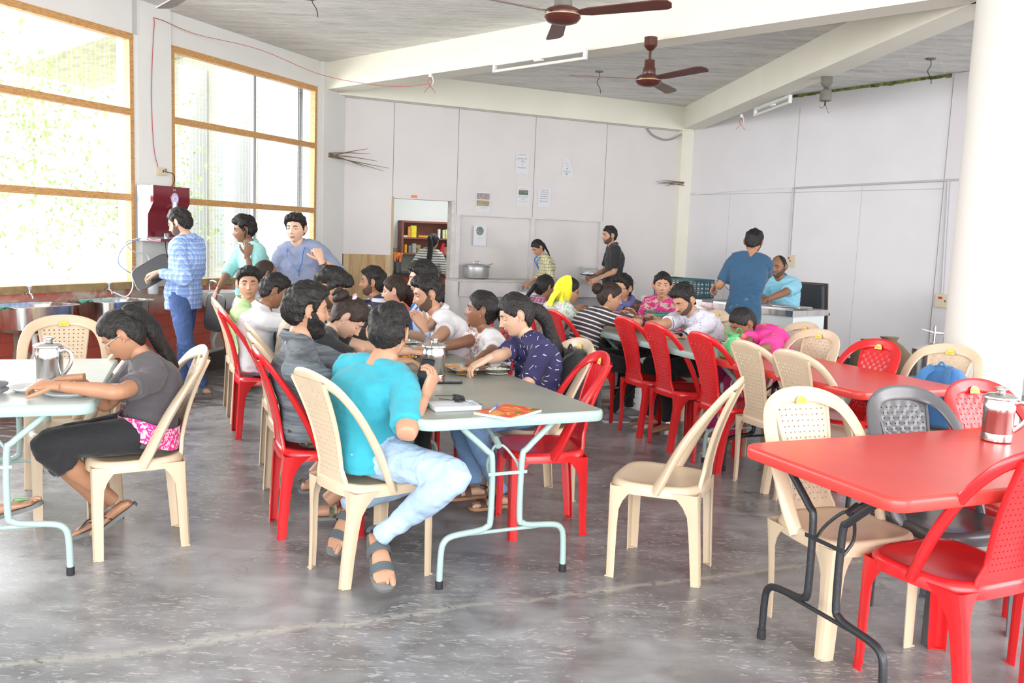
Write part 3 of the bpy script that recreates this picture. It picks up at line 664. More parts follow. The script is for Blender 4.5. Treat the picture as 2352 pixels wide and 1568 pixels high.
def hand(mb, wr, fdir, pn, side, curl=0.5, s=1.0, spread=0.12, thumb=0.5):
    """palm, four fingers and thumb; fdir = towards the fingers, pn = palm normal (the way fingers curl), side=+1 if the thumb lies along +lat"""
    f = fdir.normalized(); pn = (pn-f*pn.dot(f)).normalized(); lat = f.cross(pn)*side
    mb.loftrings([ring_at(wr-f*0.035*s, lat, pn, 0.024*s, 0.018*s, 12), ring_at(wr+f*0.0*s, lat, pn, 0.026*s, 0.018*s, 12), ring_at(wr+f*0.025*s, lat, pn, 0.035*s, 0.0175*s, 12, 2.8),
                  ring_at(wr+f*0.060*s, lat, pn, 0.040*s, 0.0155*s, 12, 2.8), ring_at(wr+f*0.084*s, lat, pn, 0.040*s, 0.0125*s, 12, 2.8), ring_at(wr+f*0.094*s, lat, pn, 0.034*s, 0.008*s, 12, 2.6)])
    for k, (L, r) in enumerate(((0.074, .0086), (0.082, .0089), (0.077, .0084), (0.060, .0074))):
        off = (1.5-k)*0.0200*s; d = (f+lat*(1.5-k)*spread*0.35).normalized(); p = wr+lat*off+f*(0.086-0.004*abs(k-1.2))*s
        pts = [p-f*0.012*s, p]; ang_ = 0.15+curl*0.75; segs = (0.46, 0.30, 0.24)
        for q, sg in enumerate(segs):
            dd = d*math.cos(ang_)+pn*math.sin(ang_); p = p+dd*L*sg*s*0.55; pts.append(p.copy()); p = p+dd*L*sg*s*0.45; pts.append(p.copy()); ang_ += curl*(0.95 if q == 0 else 0.6)+0.06*k*curl
        rr = [r*s*x for x in (0.9, 1.05, 1.0, 1.02, .93, .95, .86, .55)]; mb.tube(pts, rr[:len(pts)], 8)
    p = wr+lat*0.026*s+f*0.018*s+pn*0.004*s; d = (lat*0.75+f*0.62+pn*0.35*thumb).normalized(); pts = [p-d*0.012*s, p]
    for q, L in enumerate((0.036, 0.032, 0.026)):
        p = p+d*L*s; pts.append(p.copy()); d = (d*(1-0.18)-lat*0.30*thumb*(q+0.4)+f*0.30+pn*0.22*curl).normalized()
    mb.tube(pts, [x*s for x in (.012, .0125, .0115, .0100, .0065)], 8)
def foot_shape(mb, ank, fd, s=1.0, toes=True, drop=0.075):
    """bare foot: heel to toes along fd, ankle above; returns sole frame"""
    fd = fd.normalized(); up = V(0, 0, 1) if abs(fd.z) < 0.9 else V(0, -1, 0); lat = fd.cross(up).normalized(); up = lat.cross(fd)
    hb = ank-up*drop*s
    R = []
    for t, w_, h in ((-0.060, .018, .020), (-0.052, .030, .032), (-0.02, .034, .046), (0.03, .033, .046), (0.08, .038, .034), (0.125, .044, .024), (0.150, .043, .018), (0.168, .034, .012)):
        R.append(ring_at(hb+fd*t*s+up*h*0.5*s+up*0.004, lat, up, w_*s, h*0.55*s, 14, 2.5))
    mb.loftrings(R)
    if toes:
        for k, (dx, L, r) in enumerate(((-0.029, .040, .0125), (-0.009, .036, .0085), (0.007, .031, .008), (0.021, .026, .0075), (0.034, .020, .007))):
            p = hb+lat*dx*s+fd*(0.150-abs(k)*0.008)*s+up*0.014*s; mb.tube([p, p+fd*L*0.6*s, p+fd*L*s-up*0.004*s], [r*s, r*1.05*s, r*0.6*s], 8)
    return hb, fd, lat, up
SKIN = {}
def skin(tone):
    if tone in SKIN: return SKIN[tone]
    c = {'light': (0.60, 0.37, 0.26), 'mid': (0.50, 0.27, 0.17), 'tan': (0.42, 0.21, 0.12), 'dark': (0.27, 0.125, 0.07)}[tone]
    n = N('skin_'+tone, 0.48); v = n.noise(14, 4); n.col(n.ramp(v, [(0.35, tuple(x*0.93 for x in c)), (0.65, c)]))
    n.b.inputs['Subsurface Weight'].default_value = 0.12; n.b.inputs['Subsurface Radius'].default_value = (0.012, 0.005, 0.003); n.b.inputs['Subsurface Scale'].default_value = 0.6
    n.bump(n.noise(160, 3), 0.03); SKIN[tone] = n.m; return n.m
LIP = mat('lips', (0.36, 0.155, 0.12), 0.45); EYEW = mat('eye_white', (0.46, 0.44, 0.42), 0.25); IRIS = mat('dark_iris', (0.02, 0.012, 0.008), 0.15)
n = N('black_hair', 0.5); hs = n.noise(40, 5, v=n.mapping((6, 1.2, 1.2)), dist=0.4); n.col(n.ramp(hs, [(0.35, (0.006, 0.005, 0.005)), (0.62, (0.020, 0.017, 0.017)), (0.8, (0.035, 0.030, 0.028))])); n.bump(hs, 0.8, 0.008); n.b.inputs['Specular IOR Level'].default_value = 0.3; HAIR = n.m
n = N('dark_brown_hair', 0.5); hs = n.noise(40, 5, v=n.mapping((6, 1.2, 1.2)), dist=0.4); n.col(n.ramp(hs, [(0.35, (0.014, 0.009, 0.007)), (0.7, (0.05, 0.028, 0.020))])); n.bump(hs, 0.8, 0.008); n.b.inputs['Specular IOR Level'].default_value = 0.3; BHAIR = n.m
STUB = mat('stubble_shadow_hair', (0.105, 0.062, 0.044), 0.8, bump=0.5, bscale=200, var=0.3, vscale=120)
SOLE = mat('tan_sandal_sole', (0.36, 0.20, 0.10), 0.6); DSOLE = mat('grey_rubber_sole', (0.16, 0.17, 0.17), 0.6); STRAP = mat('dark_sandal_strap', (0.05, 0.045, 0.045), 0.6)
METALF = mat('thin_metal_rim', (0.20, 0.19, 0.18), 0.3, metal=0.8)
def person(sp):
    s = sp.get('s', 1.0); fem = 1 if sp.get('fem') else 0; ph = math.radians(sp['phi']); hip = Vector(sp['hip'])
    root = empty('person', (hip.x, hip.y, 0), ph-PI/2, sp['label'], 'person', sp.get('group'))
    Minv = (Matrix.Translation((hip.x, hip.y, 0)) @ Matrix.Rotation(ph-PI/2, 4, 'Z')).inverted()
    L = lambda p: Minv @ Vector(p)
    RZ = Matrix.Rotation(-(ph-PI/2), 3, 'Z')
    D = lambda d: (RZ @ Vector(d)).normalized()
    hipL = L(hip); head = L(sp['head']); seated = sp.get('seated', True); vox = sp.get('vox', 0.009)
    hy, hp, hr = math.radians(sp['hy']), math.radians(sp.get('hpitch', 0)), math.radians(sp.get('hroll', 0))
    fy = D((math.cos(hy)*math.cos(hp), math.sin(hy)*math.cos(hp), -math.sin(hp)))
    rx = fy.cross(V(0, 0, 1)).normalized(); uz = rx.cross(fy)
    if hr: uz = (uz*math.cos(hr)+rx*math.sin(hr)); rx = fy.cross(uz)
    HM = Matrix((rx, fy, uz)).transposed()
    hs_ = s*sp.get('hscale', 1.0)*(0.965 if fem else 1.0)
    # spine
    nk_top = head-uz*0.080*hs_-fy*0.010*hs_
    sv = head-hipL; up = sv.normalized(); fwd = V(0, 1, 0); bk = (-fwd+up*fwd.dot(up)).normalized(); lean = max(0, sv.y)/max(.3, sv.length)
    Ln = (nk_top-hipL).length; nb = hipL+(nk_top-hipL)*((Ln-0.075*s)/Ln)+bk*0.022*s
    ch = hipL+(nb-hipL)*0.66+bk*(0.018+0.09*lean)*s; wa = hipL+(nb-hipL)*0.30+bk*(0.005+0.08*lean)*s
    X = V(1, 0, 0)
    tw = math.radians(sp.get('twist', 0)); XS = V(math.cos(tw), math.sin(tw), 0)
    shy = (nb-ch).normalized(); XS = (XS-shy*XS.dot(shy)).normalized()
    fat = sp.get('fat', 1.0); sw = (0.150 if fem else 0.172)*s*sp.get('shw', 1.0)
    pts = [hipL-V(0, 0, 0.055)*s if seated else hipL-V(0, 0, .09)*s, hipL, wa, ch, nb-shy*0.055*s, nb-shy*0.01*s]
    hw_ = (0.168 if fem else 0.160)*s; T = [(hw_*0.9, .110*s), (hw_, .118*s*fat), ((0.122 if fem else 0.140)*s*fat, 0.100*s*fat), ((0.142 if fem else 0.166)*s, (0.112 if fem else 0.112)*s*fat), ((0.118 if fem else 0.140)*s, 0.078*s), (0.070*s, 0.064*s)]
    P, R = interp(pts, T, 4)
    def torso(mb, infl=0.0, i0=0, i1=None, drop=0.0):
        rings = []; n_ = len(P); i1 = i1 or n_
        for i in range(i0, i1):
            t = (P[min(i+1, n_-1)]-P[max(i-1, 0)]).normalized(); w_ = i/(n_-1); a = (X*(1-w_)+XS*w_); a = (a-t*a.dot(t)).normalized(); b = t.cross(a)
            rings.append(ring_at(P[i], a, b, R[i][0]+infl, R[i][1]+infl, 26, 2.5))
        if drop:
            rings.insert(0, [v-V(0, 0, drop) for v in rings[0]])
        mb.loftrings(rings)
    shj = [nb-shy*0.050*s+XS*sg*sw for sg in (-1, 1)]
    # limbs
    la, lf = 0.275*s, 0.245*s; lt, ls = 0.425*s, 0.415*s
    arms = []
    for sg, key, k in ((-1, 'wl', 0), (1, 'wr', 1)):
        sh = shj[k]; wt = L(sp[key]) if sp.get(key) else sh+V(sg*0.08, 0.10, -0.48)*s
        if sp.get('e'+key[1]) is not None: pole = L(sp['e'+key[1]])
        else: pole = sh+V(sg*0.5, -0.35, -1.0)
        el, wr = ik(sh, wt, la, lf, pole); arms.append((sg, sh, el, wr))
    legs = []
    for sg, key, k in ((-1, 'al', 0), (1, 'ar', 1)):
        hj = hipL+V(sg*0.085*s, 0.02*s if seated else 0, -0.005*s)
        at = L(sp[key]) if sp.get(key) else (hj+V(sg*0.03, 0.40*s, 0) if seated else hj)*1.0
        if not sp.get(key): at = Vector((at.x, at.y, 0.09*s))
        kp = L(sp['k'+key[1]]) if sp.get('k'+key[1]) is not None else hj+(V(sg*0.1, 1.0, 0.9) if seated else V(sg*.1, 1.0, 0))
        kn, an = ik(hj, at, lt, ls, kp); legs.append((sg, hj, kn, an))
    bulk = sp.get('bulk', 1.0)
    def armtube(mb, A, t0, t1, infl, m=5, flare=0.0):
        sg, sh, el, wr = A; ps = [sh-XS*sg*0.035*s+shy*0.005, sh+(el-sh)*0.12, sh+(el-sh)*0.5, el, el+(wr-el)*0.3, el+(wr-el)*0.75, wr]
        b_ = bulk*(0.88 if fem else 1.0)*s; rr = [(.058*b_, .058*b_), (.056*b_, .056*b_), (.047*b_, .046*b_), (.039*b_, .039*b_), (.040*b_, .038*b_), (.030*b_, .027*b_), (.025*b_, .020*b_)]
        Q, W = interp(ps, rr, m); n_ = len(Q)-1; i0, i1 = int(t0*n_), int(round(t1*n_))
        mb.tube(Q[i0:i1+1], [(w_[0]+infl+flare*max(0, (i/(i1-i0)-0.5)), w_[1]+infl+flare*max(0, (i/(i1-i0)-0.5))) for i, w_ in enumerate(W[i0:i1+1])], 16)
    def legtube(mb, G, t0, t1, infl, flare=0.0):
        sg, hj, kn, an = G; ps = [hj+(hj-kn)*0.10, hj+(kn-hj)*0.12, hj+(kn-hj)*0.55, kn-(kn-hj)*0.03, kn+(an-kn)*0.12, kn+(an-kn)*0.35, kn+(an-kn)*0.8, an]
        b_ = bulk*(0.94 if fem else 1.0)*s; rr = [(.082*b_,)*2, (.084*b_,)*2, (.070*b_,)*2, (.056*b_,)*2, (.053*b_,)*2, (.056*b_,)*2, (.037*b_,)*2, (.034*b_,)*2]
        Q, W = interp(ps, rr, 4); n_ = len(Q)-1; i0, i1 = int(t0*n_), int(round(t1*n_))
        mb.tube(Q[i0:i1+1], [(w_[0]+infl+flare*i/(i1-i0)) for i, w_ in enumerate(W[i0:i1+1])], 18)
    # ---- body: one continuous skin
    mb = MB(); torso(mb)
    for A in arms: armtube(mb, A, 0, 1, 0)
    for G in legs: legtube(mb, G, 0, 1, 0)
    nr = (0.047 if fem else 0.056)*s*sp.get('neck', 1.0)
    mb.tube([nb-shy*0.05*s, nb, nk_top-uz*0.012*s+fy*0.004, nk_top+uz*0.02*s+fy*0.012], [nr*1.15, nr*1.04, nr*0.93, nr*0.60], 16)
    for sg in (0, 1): mb.tube([nb+(-shy)*0.0*s, nb*0.45+shj[sg]*0.55+shy*0.014*s, shj[sg]], [nr*0.85, 0.046*s, 0.050*s], 14)
    body = remesh(mb, 'body', [skin(sp['skin'])], vox, root, 3)
    bm = bmesh.new(); bm.from_mesh(body.data)
    ex = MB()
    hv = [HM @ (v*hs_)+head for v in HEADV[fem]]; ex.m = 0; k0 = len(ex.v); ex.v += [tuple(v) for v in hv]
    for f in HEADF:
        c = sum((HEADV[fem][i] for i in f[:4]), V(0, 0, 0))/4; mi = 0
        if c.y > 0.03:
            if abs(c.z+0.0622) < 0.0100-0.006*(abs(c.x)/0.024)**2 and abs(c.x) < 0.024: mi = 1
            if sp.get('beard') and False: mi = 0
        ex.f.append(tuple(i+k0 for i in f)); ex.mi.append(mi)
    hb = lambda p: HM @ (Vector(p)*hs_)+head
    gaze = math.radians(sp.get('gaze', 0)); closed = sp.get('eyes', 'open') == 'down'
    for sx in (-1, 1):
        ec = (sx*0.0310, 0.0720, 0.0055); ex.m = 2; M3 = HM*hs_
        ex.ball(hb(ec), 0.0115, 14, 10, M=HM*hs_)
        ex.m = 3; gx = math.sin(gaze); ex.ball(hb((ec[0]+gx*0.006, ec[1]+0.0072, ec[2]-(0.003 if closed else 0))), (0.0066, 0.0052, 0.0066), 12, 8, M=HM*hs_)
        # lids: a cap of skin over the ball, lash line dark
        ex.m = 0; lid = 0.42 if not closed else -0.25
        rings = []
        for q in range(6):
            t = lid+(PI/2-lid+0.35)*q/5-0.35; rings.append([hb((ec[0]+0.0132*math.sin(a_)*1.15, ec[1]+0.0124*math.cos(t-0.1)*math.cos(a_)+0.001, ec[2]+0.0124*math.sin(t-0.1)+0.0008)) for a_ in [math.radians(-80+160*k/10) for k in range(11)]])
        ex.loftrings(rings, cap=False, closed=False)
        ex.m = 3; ex.tube([r_ for r_ in rings[0]], 0.0011*hs_, 5); ex.m = 0; ex.tube([hb((ec[0]+0.0132*math.sin(a_)*1.1, ec[1]+0.0122*math.cos(a_)-0.0005, ec[2]-0.0065+0.002*abs(math.sin(a_)))) for a_ in [math.radians(-75+150*k/8) for k in range(9)]], 0.0032*hs_, 6)
        ex.m = 4; pts = [hb((sx*x, 0.0925-0.55*(abs(x)-0.012)**1.5*1.8+0.0012, z)) for x, z in ((0.013, 0.0245), (0.024, 0.0285), (0.036, 0.0290), (0.048, 0.0235))]
        ex.tube(pts, [(.0030*hs_*(1.25-0.45*fem), .0016*hs_)]*3+[(.0014*hs_, .001*hs_)], 6)
        ex.m = 0  # ear
        Me = HM @ Matrix.Rotation(sx*math.radians(26), 3, 'Z') @ Matrix.Rotation(math.radians(-10), 3, 'X')
        for rr_, oo, mm in (((0.0075, 0.0185, 0.031), (0, 0, 0), 0),): ex.ball(hb((sx*0.0800, -0.008, -0.002)), (rr_[0]*hs_, rr_[1]*hs_, rr_[2]*hs_), 14, 10, M=Me)
        ring_ = [hb((sx*(0.0850+0.0065*math.cos(t)), -0.009+0.0155*math.cos(t)*-1, 0.002+0.027*math.sin(t))) for t in [math.radians(-120+300*k/14) for k in range(15)]]
        ex.tube(ring_, 0.0036*hs_, 6); ex.ball(hb((sx*0.078, 0.004, -0.026)), (0.005*hs_, 0.006*hs_, 0.008*hs_), 8, 6, M=HM)
    ex.m = 0
    hand_s = s*(0.92 if fem else 1.02)
    for (sg, sh, el, wr), key in zip(arms, ('l', 'r')):
        hd = sp.get('h'+key); fd = (wr-el).normalized()
        if hd: fd2 = D(hd[0]); pn = D(hd[1]); cu = hd[2]; th_ = hd[3] if len(hd) > 3 else 0.6
        else: fd2 = fd; pn = V(0, 0, -1) if seated else V(-sg, 0.2, 0).normalized(); cu = 0.45; th_ = 0.5
        # thumb side: right hand, palm normal pn, fingers fd2
        side = 1 if sg > 0 else -1
        hand(ex, wr+fd*0.006, fd2, pn, -side, cu, hand_s, thumb=th_)
    shoe = sp.get('shoes', 'none'); feet = []
    for (sg, hj, kn, an), key in zip(legs, ('l', 'r')):
        fdw = sp.get('f'+key); fd = D(fdw) if fdw else V(sg*0.15, 1, 0).normalized()
        feet.append((sg, foot_shape(ex, an, fd, s*(0.9 if fem else 1.0), toes=shoe in ('none', 'flip', 'sandal', 'strap'))))
    me2 = ex.mesh('x', [skin(sp['skin']), LIP, EYEW, IRIS, HAIR]); bm.from_mesh(me2); bpy.data.meshes.remove(me2)
    bm.to_mesh(body.data); bm.free()
    for m_ in (LIP, EYEW, IRIS, HAIR): body.data.materials.append(m_)
    nexf = len(ex.f); mi = [0]*(len(body.data.polygons)-nexf)+ex.mi; body.data.polygons.foreach_set('material_index', mi); body.data.polygons.foreach_set('use_smooth', [True]*len(mi))
    # ---- clothing
    seed = sp.get('seed', hip.x*7+hip.y*3)
    sl = sp.get('sleeve', 0.5); shirt = sp['shirt']; fit = sp.get('fit', 0.012)
    mb = MB(); torso(mb, fit, 2 if seated else 2, None, drop=sp.get('hem', 0.05)*s if not seated else 0.03*s)
    for A in arms: armtube(mb, A, 0, sl, fit+0.001, flare=0.014 if sl < 0.6 else 0.004)
    for sg in (0, 1): mb.tube([nb-shy*0.005*s, nb*0.45+shj[sg]*0.55+shy*0.016*s, shj[sg]+shy*0.004*s], [0.052*s+fit*0.6, 0.052*s+fit, 0.056*s+fit], 16)
    st = remesh(mb, sp.get('topname', 'shirt'), [MATS[shirt]], max(vox, 0.0085), root, 3, disp=(sp.get('fold', 0.006), 9, seed))
    if sp.get('collar'):
        cb_ = MB(); rings = []
        for q, (h, ro) in enumerate(((-0.010, 0.016), (0.018, 0.012), (0.040, 0.009), (0.026, 0.017), (0.004, 0.028)) if sp.get('collar') else ((-0.024, 0.012), (0.000, 0.009), (0.006, 0.006), (0.002, 0.003), (-0.01, 0.002))):
            cen = nb+shy*h*s+ (nk_top-nb)*0.12; t = (nk_top-nb).normalized(); a = (XS-t*XS.dot(t)).normalized(); b = t.cross(a)
            rings.append([cen+a*(nr*1.14+ro)*math.cos(w_)+b*(nr*1.14+ro)*math.sin(w_)+(-t*0.034*max(0, math.sin(w_))**1.5*(1 if sp.get('collar') else 0.3)) for w_ in [2*PI*k/20 for k in range(20)]])
        cb_.loftrings(rings, cap=False); cb_.build('collar' if sp.get('collar') else 'neckband', MATS[sp.get('collar') or shirt], st)
    if sp.get('pants'):
        mb = MB(); i1 = 9; torso(mb, 0.008, 0, i1)
        pl_ = sp.get('plen', 1.0)
        for G in legs: legtube(mb, G, 0, pl_, sp.get('pfit', 0.009), sp.get('pflare', 0.0))
        remesh(mb, sp.get('pantsname', 'trousers'), [MATS[sp['pants']]], max(vox, 0.009), root, 3, disp=(0.006, 10, seed+3))
    # ---- hair
    hst = sp.get('hair', 'short'); hm = BHAIR if sp.get('brown') else HAIR; hseed = seed*1.3
    TOP = {'short': (0.021, 0.009, 0.007), 'fade': (0.024, 0.006, 0.008), 'fluffy': (0.034, 0.014, 0.010), 'curly': (0.026, 0.014, 0.0085), 'swept': (0.028, 0.009, 0.008), 'bald': (0.003, 0.004, 0.002), 'long': (0.016, 0.012, 0.0035)}
    stl = 'long' if hst in ('pony', 'bun', 'long', 'scarf', 'plait') else hst
    t_, sd_, rg = TOP[stl]; mb = MB(); hv = hair_shell(stl if stl in ('bald', 'long') else ('short' if stl == 'fade' else stl), t_, sd_, rg, hseed, fem)
    mb.add([HM @ (v*hs_)+head for v in hv], HEADF)
    if hst in ('pony', 'plait'):
        pz = sp.get('ponyz', 0.02); r0 = hb((0, -0.112*math.sqrt(max(0.1, 1-(pz/0.125)**2)), pz)); pth = sp.get('ponypts')
        if pth: ps = [hb((0, -0.070*math.sqrt(max(0.1, 1-(pz/0.125)**2)), pz)), r0]+[L(p) for p in pth]
        else:
            d0 = nb+V(0, -0.11, 0.02)*s; ps = [hb((0, -0.085, sp.get('ponyz', 0.02))), r0, hb((0, -0.135, -0.04)), d0+V(0, -0.02, 0), (wa+ch)/2+V(0, -0.15, 0.03)*s]
        Q = smoothpath(ps, 5); n_ = len(Q); pw = sp.get('ponyw', 0.030)
        mb.tube([q+V(noise.noise(q*11)*0.026, noise.noise(q*9)*0.014, 0) for q in Q], [(pw*(0.55+0.75*math.sin(min(1, i/(n_*0.45))*PI/2))*(1-0.75*max(0, (i/n_-0.6)/0.4)**1.5)*(1+0.12*noise.noise(Vector((i*.7, hseed, 0)))),)*1*1+(pw*0.8*(1-0.7*max(0, (i/n_-0.6)/0.4)),) for i in range(n_)], 16)
    if hst == 'bun':
        c = Vector((0, -0.118, 0.045)); 
        for k in range(3): mb.ball(hb((c.x+0.012*math.cos(k*2.1), c.y+0.004*math.sin(k*2.1), c.z+0.012*math.sin(k*2.1))), (0.042*hs_, 0.034*hs_, 0.040*hs_), 20, 14, M=HM @ Matrix.Rotation(k*0.7, 3, 'Y'))
        sp_ = [hb((0.034*math.cos(a_)*(1-a_/16), c.y-0.030-a_*0.001, c.z+0.034*math.sin(a_)*(1-a_/16))) for a_ in [k*0.4 for k in range(26)]]; mb.tube(sp_, 0.011*hs_, 8)
    ho = mb.build('hair', hm, root)
    if hst in ('pony', 'plait') and not sp.get('notie'):
        m_ = MB(); tp = r0; m_.tube([tp+HM @ Vector((0.021*math.cos(a_), 0, 0.021*math.sin(a_))) for a_ in [2*PI*k/14 for k in range(15)]], 0.006, 8); tt = m_.build('hair_tie', MATS[sp.get('tie', 'black_rubber')], ho)
    if sp.get('beard'):
        full = sp['beard'] == 'full'; mb = MB(); vs = []
        for i, e in enumerate(EL):
            for j, a in enumerate(AZ):
                p = HEADV[fem][i*NA+j]; ad = abs(math.degrees(a)); q = HEADN[fem][i*NA+j]
                zt = -0.076 if ad < 9 else (-0.064 if ad < 20 else (-0.062+0.0006*(ad-20) if ad < 58 else (-0.039+0.0022*(ad-58) if ad < 76 else 0.0))); zt2 = min(zt, 0.0)
                k = max(0, min(1, (zt2-p.z+0.006)/0.010)); k *= max(0, min(1, (96-ad)/8))
                ms = math.exp(-((abs(p.x)-0.004)/0.022)**4-((p.z+0.0475+0.12*max(0, abs(p.x)-0.012))/0.0052)**2) if p.y > 0.03 else 0
                k = max(k, min(1, ms*1.4)); hole_ = math.exp(-(p.x/0.020)**4-((p.z+0.066)/0.006)**4) if p.y > 0 else 0; k *= 1-min(1, 1.2*hole_)
                t = (0.010+0.016*max(0, min(1, (-0.07-p.z)/0.035)) if full else 0.0022)
                vs.append(p+q*(k*(t+noise.noise(p*90)*(0.004 if full else 0.0008))-0.004*(1-k)))
        mb.add([HM @ (v*hs_)+head for v in vs], HEADF); mb.build('beard', HAIR if full else STUB, root)
    elif sp.get('mous'):
        m_ = MB(); m_.tube([hb((x, 0.101-abs(x)*0.35, -0.0475-abs(x)*0.25)) for x in (-0.024, -0.012, 0, 0.012, 0.024)], [(0.002*hs_, .0015), (0.0042*hs_, .003), (0.0036*hs_, .003), (0.0042*hs_, .003), (0.002*hs_, .0015)], 6); m_.build('moustache', HAIR, root)
    if sp.get('glasses'):
        m_ = MB(); gm = MATS[sp['glasses']] if sp['glasses'] in MATS else METALF
        for sx in (-1, 1):
            m_.tube([hb((sx*(0.0315)+0.0215*math.cos(a_)*1.0, 0.0985-0.35*abs(0.0215*math.cos(a_)*sx+0.0315-0.0) , 0.002+0.0145*math.sin(a_))) for a_ in [2*PI*k/16 for k in range(17)]], 0.0012*hs_, 5)
            m_.tube([hb((sx*0.0525, 0.080, 0.006)), hb((sx*0.079, 0.045, 0.008)), hb((sx*0.083, -0.004, 0.008))], 0.0013*hs_, 5)
        m_.tube([hb((-0.010, 0.0950, 0.004)), hb((0.010, 0.0950, 0.004))], 0.0012*hs_, 5); m_.build('spectacles', gm, root)
    if sp.get('lanyard'):
        m_ = MB(); m_.m = 0; t = (nk_top-nb).normalized(); low = ch+(-shy)*0.07+V(0, 1, 0)*(0.122*s*fat+fit+0.006)
        for sx in (-1, 1):
            ps = [nb+XS*sx*0.03+V(0, -0.055, 0.025)*s, nb+XS*sx*0.074*s+V(0, 0.01, 0.034)*s, nb+XS*sx*0.070*s+V(0, 0.088+fit, -0.055)*s, ch+shy*0.03*s+XS*sx*0.052*s+V(0, 0.122*s*fat+fit+0.010, 0), low]
            m_.tube(smoothpath(ps, 5), [(0.0014, 0.0085)]*21, 6, up=(0, 1, 0))
        m_.m = 1; m_.box(low-V(0, 0, 0.018), (0.006, 0.004, 0.03)); m_.build('lanyard', [MATS['blue_lanyard'], METALF], root)
    if sp.get('watch'):
        k = 0 if sp['watch'][0] == 'l' else 1; sg, sh, el, wr = arms[k]; ax = (wr-el).normalized(); m_ = MB(); a = ax.orthogonal().normalized(); b = ax.cross(a); c = wr-ax*0.03
        m_.loftrings([[c+ax*h+a*(0.031*s)*math.cos(w_)+b*(0.029*s)*math.sin(w_) for w_ in [2*PI*q/20 for q in range(20)]] for h in (-0.008, 0.008)], cap=False); m_.ball(c+V(0, 0, 0.028*s), (0.015, 0.015, 0.006), 14, 8); m_.build('wristwatch', MATS[sp['watch'][1:]], root)
    if sp.get('earring'):
        m_ = MB()
        for sx in (-1, 1): m_.ball(hb((sx*0.084, 0.005, -0.031)), 0.0035, 8, 6)
        m_.build('earring', MATS['bright_steel'], root)
    # ---- footwear
    for sg, (hb_, fd, lat, upv) in feet:
        if shoe == 'none': continue
        sc = s*(0.9 if fem else 1.0); m_ = MB()
        if shoe in ('sandal', 'flip', 'strap'):
            m_.m = 0; out = []
            for t, w_ in ((-0.075, .012), (-0.068, .030), (-0.03, .037), (0.03, .034), (0.09, .043), (0.14, .049), (0.175, .044), (0.195, .025), (0.200, .010)): out.append((t*sc, w_*sc))
            pl1 = [hb_+fd*t+lat*w_ for t, w_ in out]+[hb_+fd*t-lat*w_ for t, w_ in out[::-1]]
            th_ = 0.014; m_.loftrings([[p-upv*th_*0.9 for p in pl1], [p+upv*0.004 for p in pl1]])
            m_.m = 1
            if shoe == 'flip':
                for w_ in (-0.036, 0.036): m_.tube(smoothpath([hb_+fd*0.06*sc+lat*w_*sc+upv*0.01, hb_+fd*0.09*sc+lat*w_*0.7*sc+upv*0.042*sc, hb_+fd*0.150*sc-lat*0.018*sc+upv*0.022*sc], 4), [(0.0025, 0.005)]*9, 6, up=upv)
            else:
                for t0 in ((0.10, 0.115), (0.02, 0.055)) if shoe == 'strap' else ((0.11, 0.12), (0.045, 0.05)):
                    for dt in (0, 0.012, 0.024):
                        m_.tube([hb_+fd*(t0[0]+dt)*sc+lat*math.cos(a_)*0.047*sc+upv*(0.004+math.sin(a_)*(0.036+0.30*(0.11-t0[0]))*sc) for a_ in [PI*q/10 for q in range(11)]], [(0.003, 0.0075)]*11, 6, up=upv)
                m_.tube([hb_-fd*0.045*sc+fd*0.018*sc*0+lat*0.036*math.cos(a_)*sc-fd*0.025*math.sin(a_)*sc+upv*0.050*sc for a_ in [PI*q/8 for q in range(9)]], [(0.003, 0.010)]*9, 6, up=upv)
            m_.build('sandal', [MATS[sp.get('sole', 'grey_rubber_sole')], MATS[sp.get('strap', 'dark_sandal_strap')]], root)
        else:
            rings = []
            for t, w_, h in ((-0.078, .018, .035), (-0.068, .034, .058), (-0.02, .040, .080), (0.03, .040, .078), (0.07, .044, .060), (0.12, .050, .044), (0.165, .048, .036), (0.19, .036, .028), (0.20, .018, .018)):
                rings.append(ring_at(hb_+fd*t*sc+upv*(h*0.5-0.012)*sc, lat, upv, w_*sc, h*0.5*sc, 16, 2.6))
            m_.m = 0; m_.loftrings(rings); m_.m = 1; m_.loftrings([[p for p in ring_at(hb_+fd*0.06*sc-upv*q, fd, lat, 0.142*sc, 0.050*sc, 24, 2.7)] for q in (0.004, 0.020)])
            m_.build('shoe', [MATS[sp.get('shoem', 'dark_sandal_strap')], MATS[sp.get('sole', 'grey_rubber_sole')]], root)
    return dict(root=root, L=L, D=D, HM=HM, head=head, hb=hb, nb=nb, ch=ch, wa=wa, arms=arms, legs=legs, shirt=st, s=s, shy=shy, XS=XS, hair=ho)
